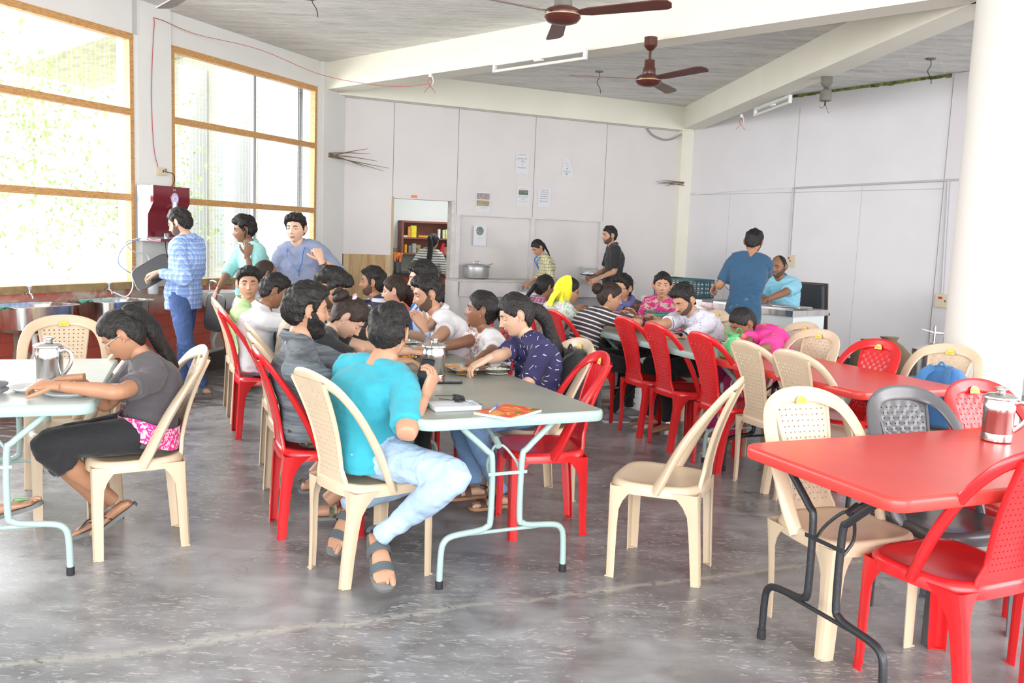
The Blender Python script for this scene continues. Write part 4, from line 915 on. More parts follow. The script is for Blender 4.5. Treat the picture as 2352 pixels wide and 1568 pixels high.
# ================================================================ CLOTHES
def cloth(name, col, rough=0.85, var=0.06):
    n = N(name, rough); n.col(n.ramp(n.noise(5, 4), [(0.3, tuple(c*(1-var*2) for c in col)), (0.7, col)])); n.b.inputs['Sheen Weight'].default_value = 0.15
    n.bump(n.math('ADD', n.noise(7, 5, v=n.mapping((1.6, 1.6, 0.8)), dist=0.8), n.math('MULTIPLY', n.noise(260, 2), 0.10)), 0.40, 0.03); return n
for nm, c in (('charcoal_tee', (0.088, 0.078, 0.088)), ('black_cotton', (0.014, 0.014, 0.017)), ('turquoise_tee', (0.032, 0.37, 0.48)), ('black_tee', (0.020, 0.020, 0.024)), ('cream_shirt', (0.50, 0.42, 0.33)),
              ('white_shirt', (0.72, 0.72, 0.75)), ('green_plain', (0.5, 0.7, 0.3)), ('pale_blue_shirt', (0.45, 0.58, 0.80)), ('orange_top', (0.82, 0.13, 0.02)), ('magenta_cloth', (0.50, 0.02, 0.16)),
              ('slate_shirt', (0.21, 0.25, 0.37)), ('mint_shirt', (0.33, 0.66, 0.64)), ('teal_blue_tee', (0.025, 0.085, 0.17)), ('sky_shirt', (0.26, 0.58, 0.74)), ('yellow_scarf', (0.86, 0.80, 0.03)),
              ('blue_scarf', (0.13, 0.14, 0.36)), ('teal_cloth', (0.05, 0.30, 0.32)), ('blue_bag_cloth', (0.045, 0.17, 0.40)), ('black_bag_cloth', (0.03, 0.032, 0.035)), ('grey_pouch_cloth', (0.16, 0.16, 0.18)), ('jute', (0.24, 0.17, 0.10))):
    cloth(nm, c)
# denims
for nm, c in (('light_denim', (0.35, 0.47, 0.63)), ('blue_denim', (0.16, 0.28, 0.48)), ('dark_denim', (0.045, 0.09, 0.24)), ('grey_denim', (0.10, 0.12, 0.16))):
    n = N(nm, 0.85); f = n.noise(6, 5, dist=0.6); g = n.noise(180, 2, v=n.mapping((1, 1, 6)))
    n.col(n.mix(n.math('MULTIPLY', g, 0.35), n.ramp(f, [(0.32, tuple(x*0.75 for x in c)), (0.68, tuple(min(1, x*1.22) for x in c))]), tuple(min(1, x*1.3+.03) for x in c))); n.bump(n.noise(9, 5, v=n.mapping((1.5, 1.5, 1)), dist=0.8), 0.5, 0.03)
n = N('slate_knit', 0.9); st = n.noise(10, 6, v=n.mapping((0.5, 0.5, 9))); n.col(n.ramp(st, [(0.38, (0.085, 0.10, 0.118)), (0.62, (0.17, 0.19, 0.215))])); n.bump(n.noise(7, 5, dist=.8), 0.5, 0.03)
n = N('camouflage', 0.9); v = n.noise(17, 2, dist=1.2); n.col(n.ramp(v, [(0.0, (0.04, 0.045, 0.03)), (0.44, (0.13, 0.13, 0.08)), (0.54, (0.34, 0.27, 0.17)), (0.62, (0.07, 0.05, 0.03))], 'CONSTANT'))
def stripes(nm, a, b, per, duty, rot=(0, 0, 0), wob=0.004):
    n = N(nm, 0.85); z = n.xyz(n.mapping((1, 1, 1), rot))[2]; z = n.math('ADD', z, n.math('MULTIPLY', n.noise(6, 2), wob*4))
    k = n.math('LESS_THAN', n.math('FRACT', n.math('DIVIDE', z, per)), duty); n.col(n.mix(k, a, b)); n.bump(n.noise(7, 5, dist=.8), 0.35, 0.03)
stripes('black_white_stripe', (0.045, 0.038, 0.045), (0.66, 0.65, 0.66), 0.036, 0.30, (math.radians(18), 0, 0)); stripes('cream_black_stripe', (0.68, 0.67, 0.62), (0.03, 0.04, 0.06), 0.034, 0.30); stripes('navy_stripe', (0.025, 0.03, 0.09), (0.66, 0.68, 0.74), 0.06, 0.45)
def checks(nm, base, lines, per=0.05, soft=False):
    n = N(nm, 0.85); X = n.xyz(); w_ = n.math('MULTIPLY', n.noise(5, 2), 0.02); c = base
    ax = n.math('ADD', n.math('ADD', X[0], n.math('MULTIPLY', X[1], 0.8)), w_); az = n.math('ADD', X[2], w_)
    for (colr, per_, duty, off, amt) in lines:
        for q in (ax, az): c = n.mix(n.math('MULTIPLY', n.math('LESS_THAN', n.math('FRACT', n.math('ADD', n.math('DIVIDE', q, per_), off)), duty), amt), c, colr)
    n.col(c); n.bump(n.noise(7, 5, dist=.8), 0.35, 0.03)
checks('blue_check', (0.50, 0.62, 0.86), [((0.09, 0.22, 0.58), 0.042, 0.45, 0.0, 0.55), ((0.04, 0.12, 0.40), 0.042, 0.10, 0.2, 0.5)])
checks('green_check', (0.50, 0.76, 0.34), [((0.62, 0.85, 0.50), 0.014, 0.35, 0, 0.6)]); checks('purple_check', (0.55, 0.55, 0.72), [((0.18, 0.10, 0.35), 0.03, 0.2, 0, 0.7), ((0.6, 0.3, 0.2), 0.05, 0.1, 0.4, 0.7)])
checks('red_blue_check', (0.12, 0.14, 0.30), [((0.55, 0.06, 0.06), 0.05, 0.4, 0, 0.6), ((0.6, 0.62, 0.7), 0.05, 0.12, 0.5, 0.7)]); checks('dark_orange_check', (0.10, 0.055, 0.035), [((0.34, 0.12, 0.05), 0.05, 0.3, 0, 0.6), ((0.05, 0.09, 0.12), 0.05, 0.3, 0.5, 0.6)])
checks('windowpane_check', (0.58, 0.55, 0.34), [((0.03, 0.03, 0.04), 0.042, 0.10, 0, 0.9)])
n = N('navy_print', 0.85); m_ = n.nt.nodes.new('ShaderNodeTexVoronoi'); m_.inputs['Scale'].default_value = 24
n.nt.links.new(n.co, m_.inputs['Vector']); sb = n.nt.nodes.new('ShaderNodeVectorMath'); sb.operation = 'SUBTRACT'; sc_ = n.nt.nodes.new('ShaderNodeVectorMath'); sc_.operation = 'SCALE'; sc_.inputs['Scale'].default_value = 1
n.nt.links.new(n.co, sb.inputs[0]); n.nt.links.new(m_.outputs['Position'], sb.inputs[1])
cc_ = n.xyz(m_.outputs['Color']); an_ = n.math('MULTIPLY', cc_[0], 6.28); d_ = n.xyz(sb.outputs[0]); hx = n.math('ADD', d_[0], d_[1])
uu = n.math('ADD', n.math('MULTIPLY', hx, n.math('COSINE', an_)), n.math('MULTIPLY', d_[2], n.math('SINE', an_))); vv = n.math('SUBTRACT', n.math('MULTIPLY', d_[2], n.math('COSINE', an_)), n.math('MULTIPLY', hx, n.math('SINE', an_)))
dash = n.math('MULTIPLY', n.math('LESS_THAN', n.math('ABSOLUTE', vv), 0.0017), n.math('LESS_THAN', n.math('ABSOLUTE', uu), 0.0115)); n.col(n.mix(dash, (0.024, 0.022, 0.085), (0.62, 0.60, 0.62))); n.bump(n.noise(7, 5, dist=.8), 0.5, 0.03)
def floral(nm, base, cols, scale=14, thr=0.5):
    n = N(nm, 0.85); c = base
    for i, cl in enumerate(cols): c = n.mix(n.math('GREATER_THAN', n.noise(scale*(1+0.3*i), 2, v=n.mapping((1, 1, 1), (i, i*2, 0), (i*3.1, 0, 0)), dist=2.0), thr+0.02*i), c, cl)
    n.col(c); n.bump(n.noise(7, 5, dist=.8), 0.35, 0.03)
floral('mint_floral', (0.58, 0.72, 0.60), [(0.30, 0.52, 0.28), (0.62, 0.40, 0.55), (0.75, 0.78, 0.76)], 14, 0.55); floral('pink_kurta', (0.52, 0.42, 0.33), [(0.62, 0.03, 0.22), (0.62, 0.03, 0.22)], 13, 0.50); floral('pink_shawl', (0.80, 0.055, 0.32), [(0.84, 0.20, 0.12)], 3.2, 0.60)
n = N('white_floral', 0.85); X = n.xyz(); fr_ = n.math('LESS_THAN', n.math('ABSOLUTE', X[0]), 0.075); fl_ = n.math('GREATER_THAN', n.noise(24, 3, dist=2.5), 0.52); n.col(n.mix(n.math('MULTIPLY', fr_, n.math('MULTIPLY', fl_, 0.75)), (0.74, 0.73, 0.74), (0.45, 0.15, 0.12))); n.bump(n.noise(7, 5, dist=.8), 0.35, 0.03)
n = N('dotted_white', 0.85); n.col(n.mix(n.math('LESS_THAN', n.voro(34.0), 0.16), (0.66, 0.66, 0.74), (0.12, 0.12, 0.22))); n.bump(n.noise(7, 5, dist=.8), 0.35, 0.03)
for nm, c, r_, me_ in (('blue_lanyard', (0.05, 0.20, 0.62), .6, 0), ('bright_steel', (0.62, 0.61, 0.59), .22, 1), ('pale_frame', (0.55, 0.57, 0.60), .3, 0), ('dark_frame', (0.02, 0.02, 0.025), .3, 0), ('gold_frame', (0.60, 0.48, 0.20), .3, 0.6), ('brown_strap', (0.10, 0.045, 0.035), .6, 0), ('slate_strap', (0.085, 0.105, 0.12), .75, 0), ('green_strap', (0.15, 0.42, 0.10), .6, 0), ('grey_canvas', (0.26, 0.24, 0.26), .9, 0), ('white_rubber', (0.66, 0.66, 0.65), .6, 0)):
    mat(nm, c, r_, metal=me_)
PEOPLE = [{'label': 'girl with a long ponytail and spectacles reading at the left table, grey T-shirt', 'phi': 209, 'hip': (-1.656, 3.979, 0.525), 'head': (-1.73, 3.893, 0.97), 'hy': 196, 'hpitch': 38, 'fem': 1, 's': 0.96, 'skin': 'tan', 'shirt': 'charcoal_tee', 'sleeve': 0.4, 'pants': 'black_cotton', 'plen': 0.72, 'pflare': 0.012, 'hair': 'pony', 'tie': 'teal_cloth', 'ponyz': 0.062, 'ponypts': [(-1.655, 3.97, 1.016), (-1.621, 4.03, 0.925), (-1.58, 4.09, 0.796)], 'ponyw': 0.041, 'glasses': 'pale_frame', 'eyes': 'down', 'wl': (-1.834, 3.507, 0.8), 'wr': (-1.844, 3.704, 0.8), 'el': (-1.617, 3.396, 0.76), 'hl': ((-1, 0.1, 0.05), (0.1, 0.4, -1), 0.55, 0.5), 'hr': ((-1, -0.15, -0.1), (0, 0, -1), 0.5, 0.5), 'al': (-1.776, 3.88, 0.21), 'ar': (-1.877, 4.0, 0.132), 'kl': (-1.929, 3.75, 0.536), 'kr': (-1.987, 3.95, 0.519), 'shoes': 'flip', 'sole': 'grey_rubber_sole', 'fl': (-0.75, -0.3, -0.6), 'fr': (-0.7, -0.45, -0.25), 'vox': 0.0065, 'collar': None, 'sash': 'pink'}, {'label': 'man in a bright turquoise T-shirt and pale jeans holding a phone, back to us', 'phi': 50, 'hip': (-0.621, 3.699, 0.525), 'head': (-0.537, 3.81, 1.031), 'hy': 78, 'hpitch': 12, 's': 1.02, 'skin': 'mid', 'shirt': 'turquoise_tee', 'sleeve': 0.42, 'pants': 'light_denim', 'pfit': 0.008, 'hair': 'fade', 'wr': (-0.354, 3.62, 0.791), 'wl': (-0.433, 3.84, 0.771), 'er': (-0.361, 3.38, 0.665), 'el': (-0.62, 4.25, 0.7), 'hr': ((0.35, 0.15, 0.95), (-0.9, 0.4, 0.1), 0.75, 0.5), 'hl': ((0.55, -0.1, 0.85), (0.85, -0.4, 0.1), 0.7, 0.5), 'kr': (-0.213, 3.4, 0.508), 'ar': (-0.505, 3.458, 0.24), 'al': (-0.727, 3.85, 0.231), 'kl': (-0.2, 4.1, 0.5), 'shoes': 'strap', 'sole': 'grey_rubber_sole', 'strap': 'slate_strap', 'fr': (0.3, -0.75, -0.55), 'fl': (-0.3, -0.5, -0.65), 'vox': 0.0065, 'collar': None, 'watch': 'lbright_steel', 'twist': 10, 'neck': 1.08},
 {'label': 'bearded man in a dark grey henley and camouflage trousers on the red chair', 'phi': 20, 'hip': (-0.982, 4.234, 0.525), 'head': (-0.997, 4.23, 1.08), 'hy': 28, 'hpitch': 4, 's': 1.03, 'skin': 'mid', 'shirt': 'slate_knit', 'sleeve': 0.8, 'pants': 'camouflage', 'plen': 0.62, 'hair': 'curly', 'beard': 'full', 'wr': (-0.724, 3.891, 0.78), 'er': (-0.787, 3.268, 0.8), 'wl': (-0.62, 4.6, 0.79), 'ar': (-0.9, 4.3, 0.116), 'al': (-1.035, 4.6, 0.163), 'shoes': 'strap', 'strap': 'camouflage', 'vox': 0.0075, 'collar': 'slate_knit', 'bulk': 1.08, 'neck': 1.1, 'fat': 1.05}, {'label': 'woman in a black T-shirt with her hair in a bun, bending over the table', 'phi': 12, 'hip': (-1.13, 4.82, 0.525), 'head': (-0.91, 4.856, 0.993), 'hy': 5, 'hpitch': 48, 'fem': 1, 'skin': 'light', 'shirt': 'black_tee', 'sleeve': 0.36, 'pants': 'black_cotton', 'hair': 'bun', 'brown': 1, 'wr': (-0.897, 4.999, 0.8), 'er': (-0.882, 4.437, 0.76), 'wl': (-0.55, 5.0, 0.79), 'hr': ((-0.3, 0.9, 0.3), (0.3, 0.3, -1), 0.7, 0.5), 'vox': 0.0075, 'eyes': 'down', 'bulk': 1.1, 'fit': 0.014, 'earring': 1}, {'label': 'man with a thick mop of hair looking down beside the woman with the bun', 'phi': 10, 'hip': (-1.337, 5.284, 0.525), 'head': (-1.115, 5.329, 1.116), 'hy': -12, 'hpitch': 32, 'skin': 'mid', 'shirt': 'cream_shirt', 'sleeve': 0.4, 'pants': 'blue_denim', 'hair': 'fluffy', 'beard': 'stub', 'wr': (-0.78, 5.28, 0.8), 'wl': (-0.85, 5.6, 0.79), 'eyes': 'down', 'fat': 0.9}, {'label': 'man in a plain white shirt leaning in on the red chair, seen from behind', 'phi': 18, 'hip': (-1.797, 6.184, 0.525), 'head': (-1.69, 6.192, 1.026), 'hy': 25, 'hpitch': 25, 'skin': 'dark', 'shirt': 'white_shirt', 'sleeve': 0.42, 'pants': 'blue_denim', 'hair': 'short', 'wr': (-1.2, 6.2, 0.8), 'er': (-1.45, 5.75, 0.75), 'wl': (-1.3, 6.65, 0.79), 'collar': 'white_shirt', 'ar': (-1.4, 6.0, 0.09), 'al': (-1.45, 6.4, 0.09), 'shoes': 'strap', 'sole': 'tan_sandal_sole', 'fat': 1.08},
 {'label': 'young man in a light green shirt turning to look straight at us', 'phi': 0, 'hip': (-1.982, 6.644, 0.525), 'head': (-1.984, 6.588, 1.042), 'hy': -72, 'hpitch': 0, 'skin': 'mid', 'shirt': 'green_check', 'sleeve': 0.42, 'pants': 'blue_denim', 'hair': 'swept', 'wr': (-1.45, 6.55, 0.8), 'wl': (-1.5, 6.9, 0.79), 'collar': 'green_check', 'gaze': 0}, {'label': 'person with thinning brown hair half hidden behind the man in light green', 'phi': 15, 'hip': (-2.147, 7.064, 0.525), 'head': (-2.008, 7.097, 1.092), 'hy': 35, 'hpitch': 15, 'skin': 'dark', 'shirt': 'purple_check', 'sleeve': 0.45, 'pants': 'black_cotton', 'hair': 'bald', 'brown': 1, 'wr': (-1.6, 7.05, 0.8), 'wl': (-1.6, 7.3, 0.79)}, {'label': 'woman in a navy printed blouse with a long ponytail eating from a steel tray', 'phi': 200, 'hip': (0.141, 4.893, 0.525), 'head': (0.021, 4.829, 1.045), 'hy': 190, 'hpitch': 22, 'fem': 1, 's': 1.0, 'skin': 'light', 'shirt': 'navy_print', 'sleeve': 0.46, 'fit': 0.016, 'pants': 'blue_denim', 'hair': 'pony', 'ponyz': -0.012, 'ponypts': [(0.181, 4.93, 1.011), (0.247, 4.98, 0.847), (0.291, 4.99, 0.697)], 'ponyw': 0.037, 'eyes': 'down', 'wr': (-0.198, 4.332, 0.82), 'er': (-0.085, 4.579, 0.7), 'hr': ((-0.85, -0.2, -0.45), (0.1, 0.1, -1), 0.5, 0.5), 'wl': (-0.12, 4.62, 0.66), 'el': (0.2, 4.45, 0.75), 'kr': (-0.305, 4.75, 0.372), 'kl': (-0.188, 4.55, 0.375), 'ar': (-0.172, 4.75, 0.107), 'al': (-0.03, 4.62, 0.101), 'fr': (-0.9, -0.35, 0), 'fl': (-0.9, -0.4, 0), 'shoes': 'sandal', 'sole': 'tan_sandal_sole', 'strap': 'brown_strap', 'vox': 0.0065, 'earring': 1, 'tie': 'black_rubber'},
 {'label': 'woman in a white top with floral trim looking left across the table, tight ponytail', 'phi': 200, 'hip': (-0.151, 5.441, 0.525), 'head': (-0.189, 5.395, 1.014), 'hy': 178, 'hpitch': -2, 'fem': 1, 'skin': 'dark', 'shirt': 'white_floral', 'sleeve': 0.36, 'pants': 'black_cotton', 'hair': 'pony', 'ponyz': -0.01, 'ponypts': [(-0.074, 5.3, 0.979), (-0.045, 5.35, 0.896)], 'ponyw': 0.024, 'wr': (-0.518, 4.883, 0.8), 'er': (-0.267, 4.653, 0.88), 'hr': ((-0.8, 0.3, -0.5), (0, 0, -1), 0.6, 0.5), 'wl': (-0.226, 4.596, 0.78), 'el': (-0.103, 4.685, 0.8), 'vox': 0.0075, 'earring': 1}, {'label': 'man in a white polo shirt leaning on his elbows at the grey table, eating', 'phi': 200, 'hip': (-0.395, 5.956, 0.525), 'head': (-0.567, 5.881, 1.068), 'hy': 196, 'hpitch': 14, 'skin': 'mid', 'shirt': 'white_shirt', 'sleeve': 0.4, 'pants': 'blue_denim', 'hair': 'swept', 'beard': 'stub', 'collar': 'white_shirt', 'wr': (-0.589, 5.127, 0.86), 'er': (-0.544, 5.533, 0.76), 'wl': (-0.518, 5.194, 0.79), 'el': (-0.41, 5.157, 0.76), 'vox': 0.0075, 'hr': ((-0.5, 0, 0.8), (-0.6, 0.6, 0), 0.6, 0.5)}, {'label': 'man in a pale blue shirt with a lanyard, half hidden behind the white polo', 'phi': 200, 'hip': (-0.651, 6.498, 0.525), 'head': (-0.671, 6.492, 1.137), 'hy': 188, 'hpitch': 8, 'skin': 'light', 'shirt': 'pale_blue_shirt', 'sleeve': 0.6, 'pants': 'black_cotton', 'hair': 'swept', 'lanyard': 1, 'wr': (-0.9, 6.3, 0.8), 'wl': (-0.8, 6.1, 0.8), 'collar': 'pale_blue_shirt'}, {'label': 'woman in a bright orange top with a ponytail and black hair tie', 'phi': 195, 'hip': (-0.864, 6.95, 0.525), 'head': (-0.929, 6.903, 1.012), 'hy': 176, 'hpitch': 8, 'fem': 1, 'skin': 'light', 'shirt': 'orange_top', 'sleeve': 0.5, 'pants': 'blue_denim', 'hair': 'pony', 'brown': 1, 'ponyz': -0.02, 'ponypts': [(-0.784, 6.9, 0.977), (-0.735, 6.95, 0.854)], 'ponyw': 0.03, 'wr': (-1.15, 6.75, 0.8), 'wl': (-1.05, 6.5, 0.8), 'bulk': 0.95},
 {'label': 'man in a navy and white striped polo looking left, beard stubble', 'phi': 190, 'hip': (-1.099, 7.447, 0.525), 'head': (-1.185, 7.412, 1.044), 'hy': 182, 'hpitch': 0, 'skin': 'tan', 'shirt': 'navy_stripe', 'sleeve': 0.42, 'pants': 'black_cotton', 'hair': 'curly', 'beard': 'stub', 'wr': (-1.6, 7.1, 0.8), 'wl': (-1.45, 6.95, 0.8), 'collar': 'navy_stripe'}, {'label': 'woman in a black and white striped T-shirt with messy tied hair', 'phi': 18, 'hip': (0.58, 7.16, 0.525), 'head': (0.787, 7.244, 1.007), 'hy': 2, 'hpitch': 12, 'fem': 1, 'skin': 'mid', 'shirt': 'black_white_stripe', 'sleeve': 0.42, 'pants': 'black_cotton', 'hair': 'bun', 'brown': 1, 'wr': (1.02, 7.25, 0.8), 'er': (0.85, 6.95, 0.85), 'wl': (0.9, 7.5, 0.79), 'ar': (0.83, 7.08, 0.085), 'fr': (1, 0.1, 0), 'al': (1.0, 7.3, 0.085), 'kr': (1.0, 7.1, 0.6), 'shoes': 'shoe', 'shoem': 'grey_canvas', 'sole': 'white_rubber', 'vox': 0.0085, 'bulk': 0.92}, {'label': 'woman with a bright yellow headscarf over a floral tunic, spectacles', 'phi': 25, 'hip': (0.323, 7.704, 0.525), 'head': (0.48, 7.808, 1.011), 'hy': 12, 'hpitch': 12, 'fem': 1, 'skin': 'mid', 'shirt': 'mint_floral', 'sleeve': 0.5, 'pants': 'black_cotton', 'hair': 'long', 'glasses': 'dark_frame', 'wr': (0.85, 7.75, 0.8), 'wl': (0.8, 8.05, 0.79), 'fit': 0.018}, {'label': 'person in a red and blue checked shirt with a low ponytail, beyond the yellow scarf', 'phi': 28, 'hip': (0.12, 8.22, 0.525), 'head': (0.285, 8.346, 1.004), 'hy': 40, 'hpitch': 18, 'fem': 1, 'skin': 'tan', 'shirt': 'red_blue_check', 'sleeve': 0.5, 'pants': 'blue_denim', 'hair': 'pony', 'ponyz': -0.03, 'ponyw': 0.022, 'wr': (0.6, 8.3, 0.8), 'wl': (0.55, 8.55, 0.79)},
 {'label': 'person with short hair, black spectacles and a blue scarf at the far table', 'phi': 250, 'hip': (0.98, 8.25, 0.525), 'head': (0.984, 8.005, 1.042), 'hy': 225, 'hpitch': 5, 'fem': 1, 'skin': 'mid', 'shirt': 'dark_orange_check', 'sleeve': 0.6, 'pants': 'black_cotton', 'hair': 'curly', 'glasses': 'dark_frame', 'wr': (0.95, 7.85, 0.8), 'wl': (1.1, 7.9, 0.8)}, {'label': 'woman in a pink patterned kurta with a black and green yoke staring at us', 'phi': 238, 'hip': (1.38, 7.98, 0.525), 'head': (1.312, 7.831, 1.092), 'hy': 262, 'hpitch': 2, 'fem': 1, 'skin': 'mid', 'shirt': 'pink_kurta', 'sleeve': 0.85, 'pants': 'black_cotton', 'hair': 'long', 'wr': (1.08, 7.6, 0.8), 'wl': (1.25, 7.6, 0.8)}, {'label': 'bearded man in a white dotted T-shirt with dark cuffs, looking down at his plate', 'phi': 205, 'hip': (1.565, 7.039, 0.525), 'head': (1.339, 6.916, 1.03), 'hy': 212, 'hpitch': 32, 'skin': 'mid', 'shirt': 'dotted_white', 'sleeve': 0.42, 'pants': 'black_cotton', 'hair': 'swept', 'beard': 'stub', 'eyes': 'down', 'wr': (1.072, 7.158, 0.8), 'er': (1.176, 6.445, 0.82), 'wl': (1.106, 6.699, 0.79), 'el': (1.393, 6.8, 0.78), 'vox': 0.0085, 'bulk': 1.08, 'watch': 'rblack_rubber'}, {'label': 'woman in a hot pink shawl with orange border bending low over her food', 'phi': 203, 'hip': (1.962, 6.592, 0.525), 'head': (1.674, 6.39, 0.909), 'hy': 198, 'hpitch': 34, 'fem': 1, 'skin': 'dark', 'shirt': 'pink_shawl', 'sleeve': 0.55, 'fit': 0.026, 'pants': 'magenta_cloth', 'hair': 'long', 'eyes': 'down', 'wr': (1.595, 5.843, 0.79), 'er': (1.806, 5.91, 0.76), 'wl': (1.632, 5.818, 0.78), 'el': (1.97, 6.353, 0.74), 'vox': 0.0085},
 {'label': 'man in a blue checked shirt and jeans carrying a dark steel tray to the sinks', 'phi': 172, 'hip': (-2.8, 7.46, 0.9), 'head': (-2.808, 7.42, 1.476), 'hy': 172, 'hpitch': 20, 'seated': False, 's': 0.985, 'skin': 'light', 'shirt': 'blue_check', 'sleeve': 0.93, 'fit': 0.018, 'hem': 0.1, 'pants': 'dark_denim', 'hair': 'short', 'glasses': 'gold_frame', 'wl': (-2.921, 7.25, 1.068), 'wr': (-2.93, 7.55, 1.137), 'el': (-2.635, 7.2, 1.028), 'er': (-2.665, 7.7, 1.155), 'hl': ((-0.9, 0, -0.3), (0, 0.2, -1), 0.7, 0.5), 'hr': ((-0.9, 0, 0.1), (0, -0.2, -1), 0.7, 0.5), 'al': (-2.601, 7.38, 0.115), 'ar': (-2.843, 7.6, 0.011), 'fl': (-0.85, -0.35, 0), 'fr': (-0.85, -0.2, 0), 'kl': (-2.762, 7.2, 0.593), 'shoes': 'strap', 'strap': 'slate_strap', 'sole': 'grey_rubber_sole', 'vox': 0.0075, 'collar': 'blue_check', 'beard': 'stub'}, {'label': 'young man in a mint green shirt talking on a black phone', 'phi': 220, 'hip': (-2.42, 8.12, 0.88), 'head': (-2.462, 8.05, 1.436), 'hy': 200, 'hpitch': 10, 'seated': False, 's': 0.95, 'skin': 'dark', 'shirt': 'mint_shirt', 'sleeve': 0.62, 'fit': 0.018, 'hem': 0.06, 'pants': 'black_cotton', 'hair': 'fluffy', 'wl': (-2.392, 7.9, 1.206), 'el': (-2.3, 7.95, 1.005), 'hl': ((0.15, 0, 0.9), (-0.3, 0.6, 0), 0.8, 0.5), 'wr': (-2.668, 7.9, 0.876), 'er': (-2.656, 8.2, 1.101), 'hr': ((-0.4, 0, -0.9), (0.5, 0.5, 0), 0.5, 0.5), 'vox': 0.0085, 'mous': 1, 'collar': 'mint_shirt', 'eyes': 'down'}, {'label': 'man in a slate blue shirt with a blue lanyard gesturing with a closed fist', 'phi': 268, 'hip': (-1.78, 7.55, 0.88), 'head': (-1.859, 7.5, 1.466), 'hy': 262, 'hpitch': 4, 'seated': False, 's': 1.0, 'skin': 'light', 'shirt': 'slate_shirt', 'sleeve': 0.6, 'fit': 0.02, 'pants': 'black_cotton', 'shw': 0.9, 'hair': 'swept', 'lanyard': 1, 'wl': (-1.599, 7.3, 1.214), 'el': (-1.543, 7.45, 1.161), 'hl': ((-0.35, 0, 0.9), (-0.5, 0.6, 0), 1.25, 0.3), 'wr': (-1.975, 7.4, 0.861), 'vox': 0.0085, 'collar': 'slate_shirt', 'watch': 'lbright_steel', 'gaze': 20},
 {'label': 'woman in a black and white striped T-shirt standing in the kitchen doorway, long wavy ponytail', 'phi': 75, 'hip': (-1.22, 12.45, 0.86), 'head': (-1.159, 12.45, 1.356), 'hy': 70, 'hpitch': 5, 'seated': False, 'fem': 1, 's': 0.94, 'skin': 'mid', 'shirt': 'cream_black_stripe', 'sleeve': 0.46, 'pants': 'black_cotton', 'hair': 'pony', 'ponyz': 0.02, 'ponypts': [(-1.193, 12.25, 1.086), (-1.224, 12.2, 0.847)], 'ponyw': 0.045, 'wr': (-0.95, 12.6, 0.9), 'wl': (-1.5, 12.75, 0.95), 'vox': 0.012}, {'label': 'woman with a lanyard in a cream windowpane checked tunic at the serving counter', 'phi': 190, 'hip': (0.42, 11.88, 0.84), 'head': (0.298, 11.75, 1.341), 'hy': 205, 'hpitch': 35, 'seated': False, 'fem': 1, 's': 0.9, 'skin': 'mid', 'shirt': 'windowpane_check', 'sleeve': 0.75, 'pants': 'black_cotton', 'hair': 'pony', 'ponyz': -0.02, 'ponyw': 0.02, 'ponypts': [(0.461, 11.95, 1.217)], 'lanyard': 1, 'glasses': 'dark_frame', 'wl': (0.342, 11.75, 0.841), 'wr': (0.198, 11.9, 0.857), 'vox': 0.012, 'eyes': 'down'}, {'label': 'bearded man in a black polo shirt carrying a plate past the serving hatch', 'phi': 185, 'hip': (1.33, 11.95, 0.92), 'head': (1.262, 11.95, 1.533), 'hy': 195, 'hpitch': 5, 'seated': False, 's': 1.0, 'skin': 'mid', 'shirt': 'black_tee', 'sleeve': 0.44, 'fit': 0.018, 'pants': 'black_cotton', 'hair': 'short', 'beard': 'stub', 'wl': (1.119, 11.75, 0.958), 'el': (1.268, 11.8, 0.99), 'wr': (1.053, 12.0, 0.973), 'vox': 0.012, 'collar': 'black_tee', 'watch': 'lbright_steel'},
 {'label': 'man in a dark blue T-shirt with his back to us at the steel serving counter', 'phi': 78, 'hip': (2.17, 8.32, 0.85), 'head': (2.241, 8.38, 1.504), 'hy': 62, 'hpitch': 22, 'seated': False, 's': 0.98, 'skin': 'tan', 'shirt': 'teal_blue_tee', 'sleeve': 0.42, 'fit': 0.012, 'hem': 0.06, 'pants': 'grey_denim', 'shw': 0.9, 'bulk': 0.95, 'hair': 'short', 'beard': 'stub', 'wl': (1.977, 8.6, 1.097), 'el': (1.963, 8.2, 1.158), 'wr': (2.507, 8.9, 1.023), 'er': (2.457, 8.4, 1.105), 'hl': ((-0.3, 0.5, -0.6), (0, 0.3, -1), 0.8, 0.5), 'vox': 0.0085, 'watch': 'lbright_steel'}, {'label': 'balding man in a sky blue shirt seated behind the steel counter, watching warily', 'phi': 225, 'hip': (2.95, 9.72, 0.66), 'head': (2.844, 9.55, 1.259), 'hy': 222, 'hpitch': 8, 's': 1.02, 'skin': 'dark', 'shirt': 'sky_shirt', 'sleeve': 0.4, 'fit': 0.018, 'pants': 'black_cotton', 'hair': 'bald', 'beard': 'stub', 'wl': (2.607, 9.15, 0.912), 'wr': (2.639, 9.35, 0.922), 'el': (2.878, 9.3, 0.981), 'vox': 0.0095, 'fat': 1.2, 'collar': 'sky_shirt', 'gaze': -15}, {'label': 'person cut off by the left edge, only a foot in a green flip-flop showing', 'phi': 5, 'hip': (-2.95, 3.42, 0.52), 'head': (-2.85, 3.4, 1.1), 'hy': 0, 'hpitch': 25, 's': 0.98, 'skin': 'mid', 'shirt': 'cream_shirt', 'sleeve': 0.4, 'pants': 'blue_denim', 'hair': 'short', 'wr': (-2.45, 3.45, 0.79), 'wl': (-2.5, 3.7, 0.79), 'kr': (-2.6, 3.3, 0.8), 'ar': (-2.182, 3.62, 0.274), 'al': (-2.5, 3.75, 0.09), 'fr': (0.75, 0.15, 0.25), 'shoes': 'flip', 'strap': 'green_strap'}]
PR = {}
for i_, sp_ in enumerate(PEOPLE):
    sp_ = {k: v for k, v in sp_.items() if v is not None}; PR[i_] = person(sp_)
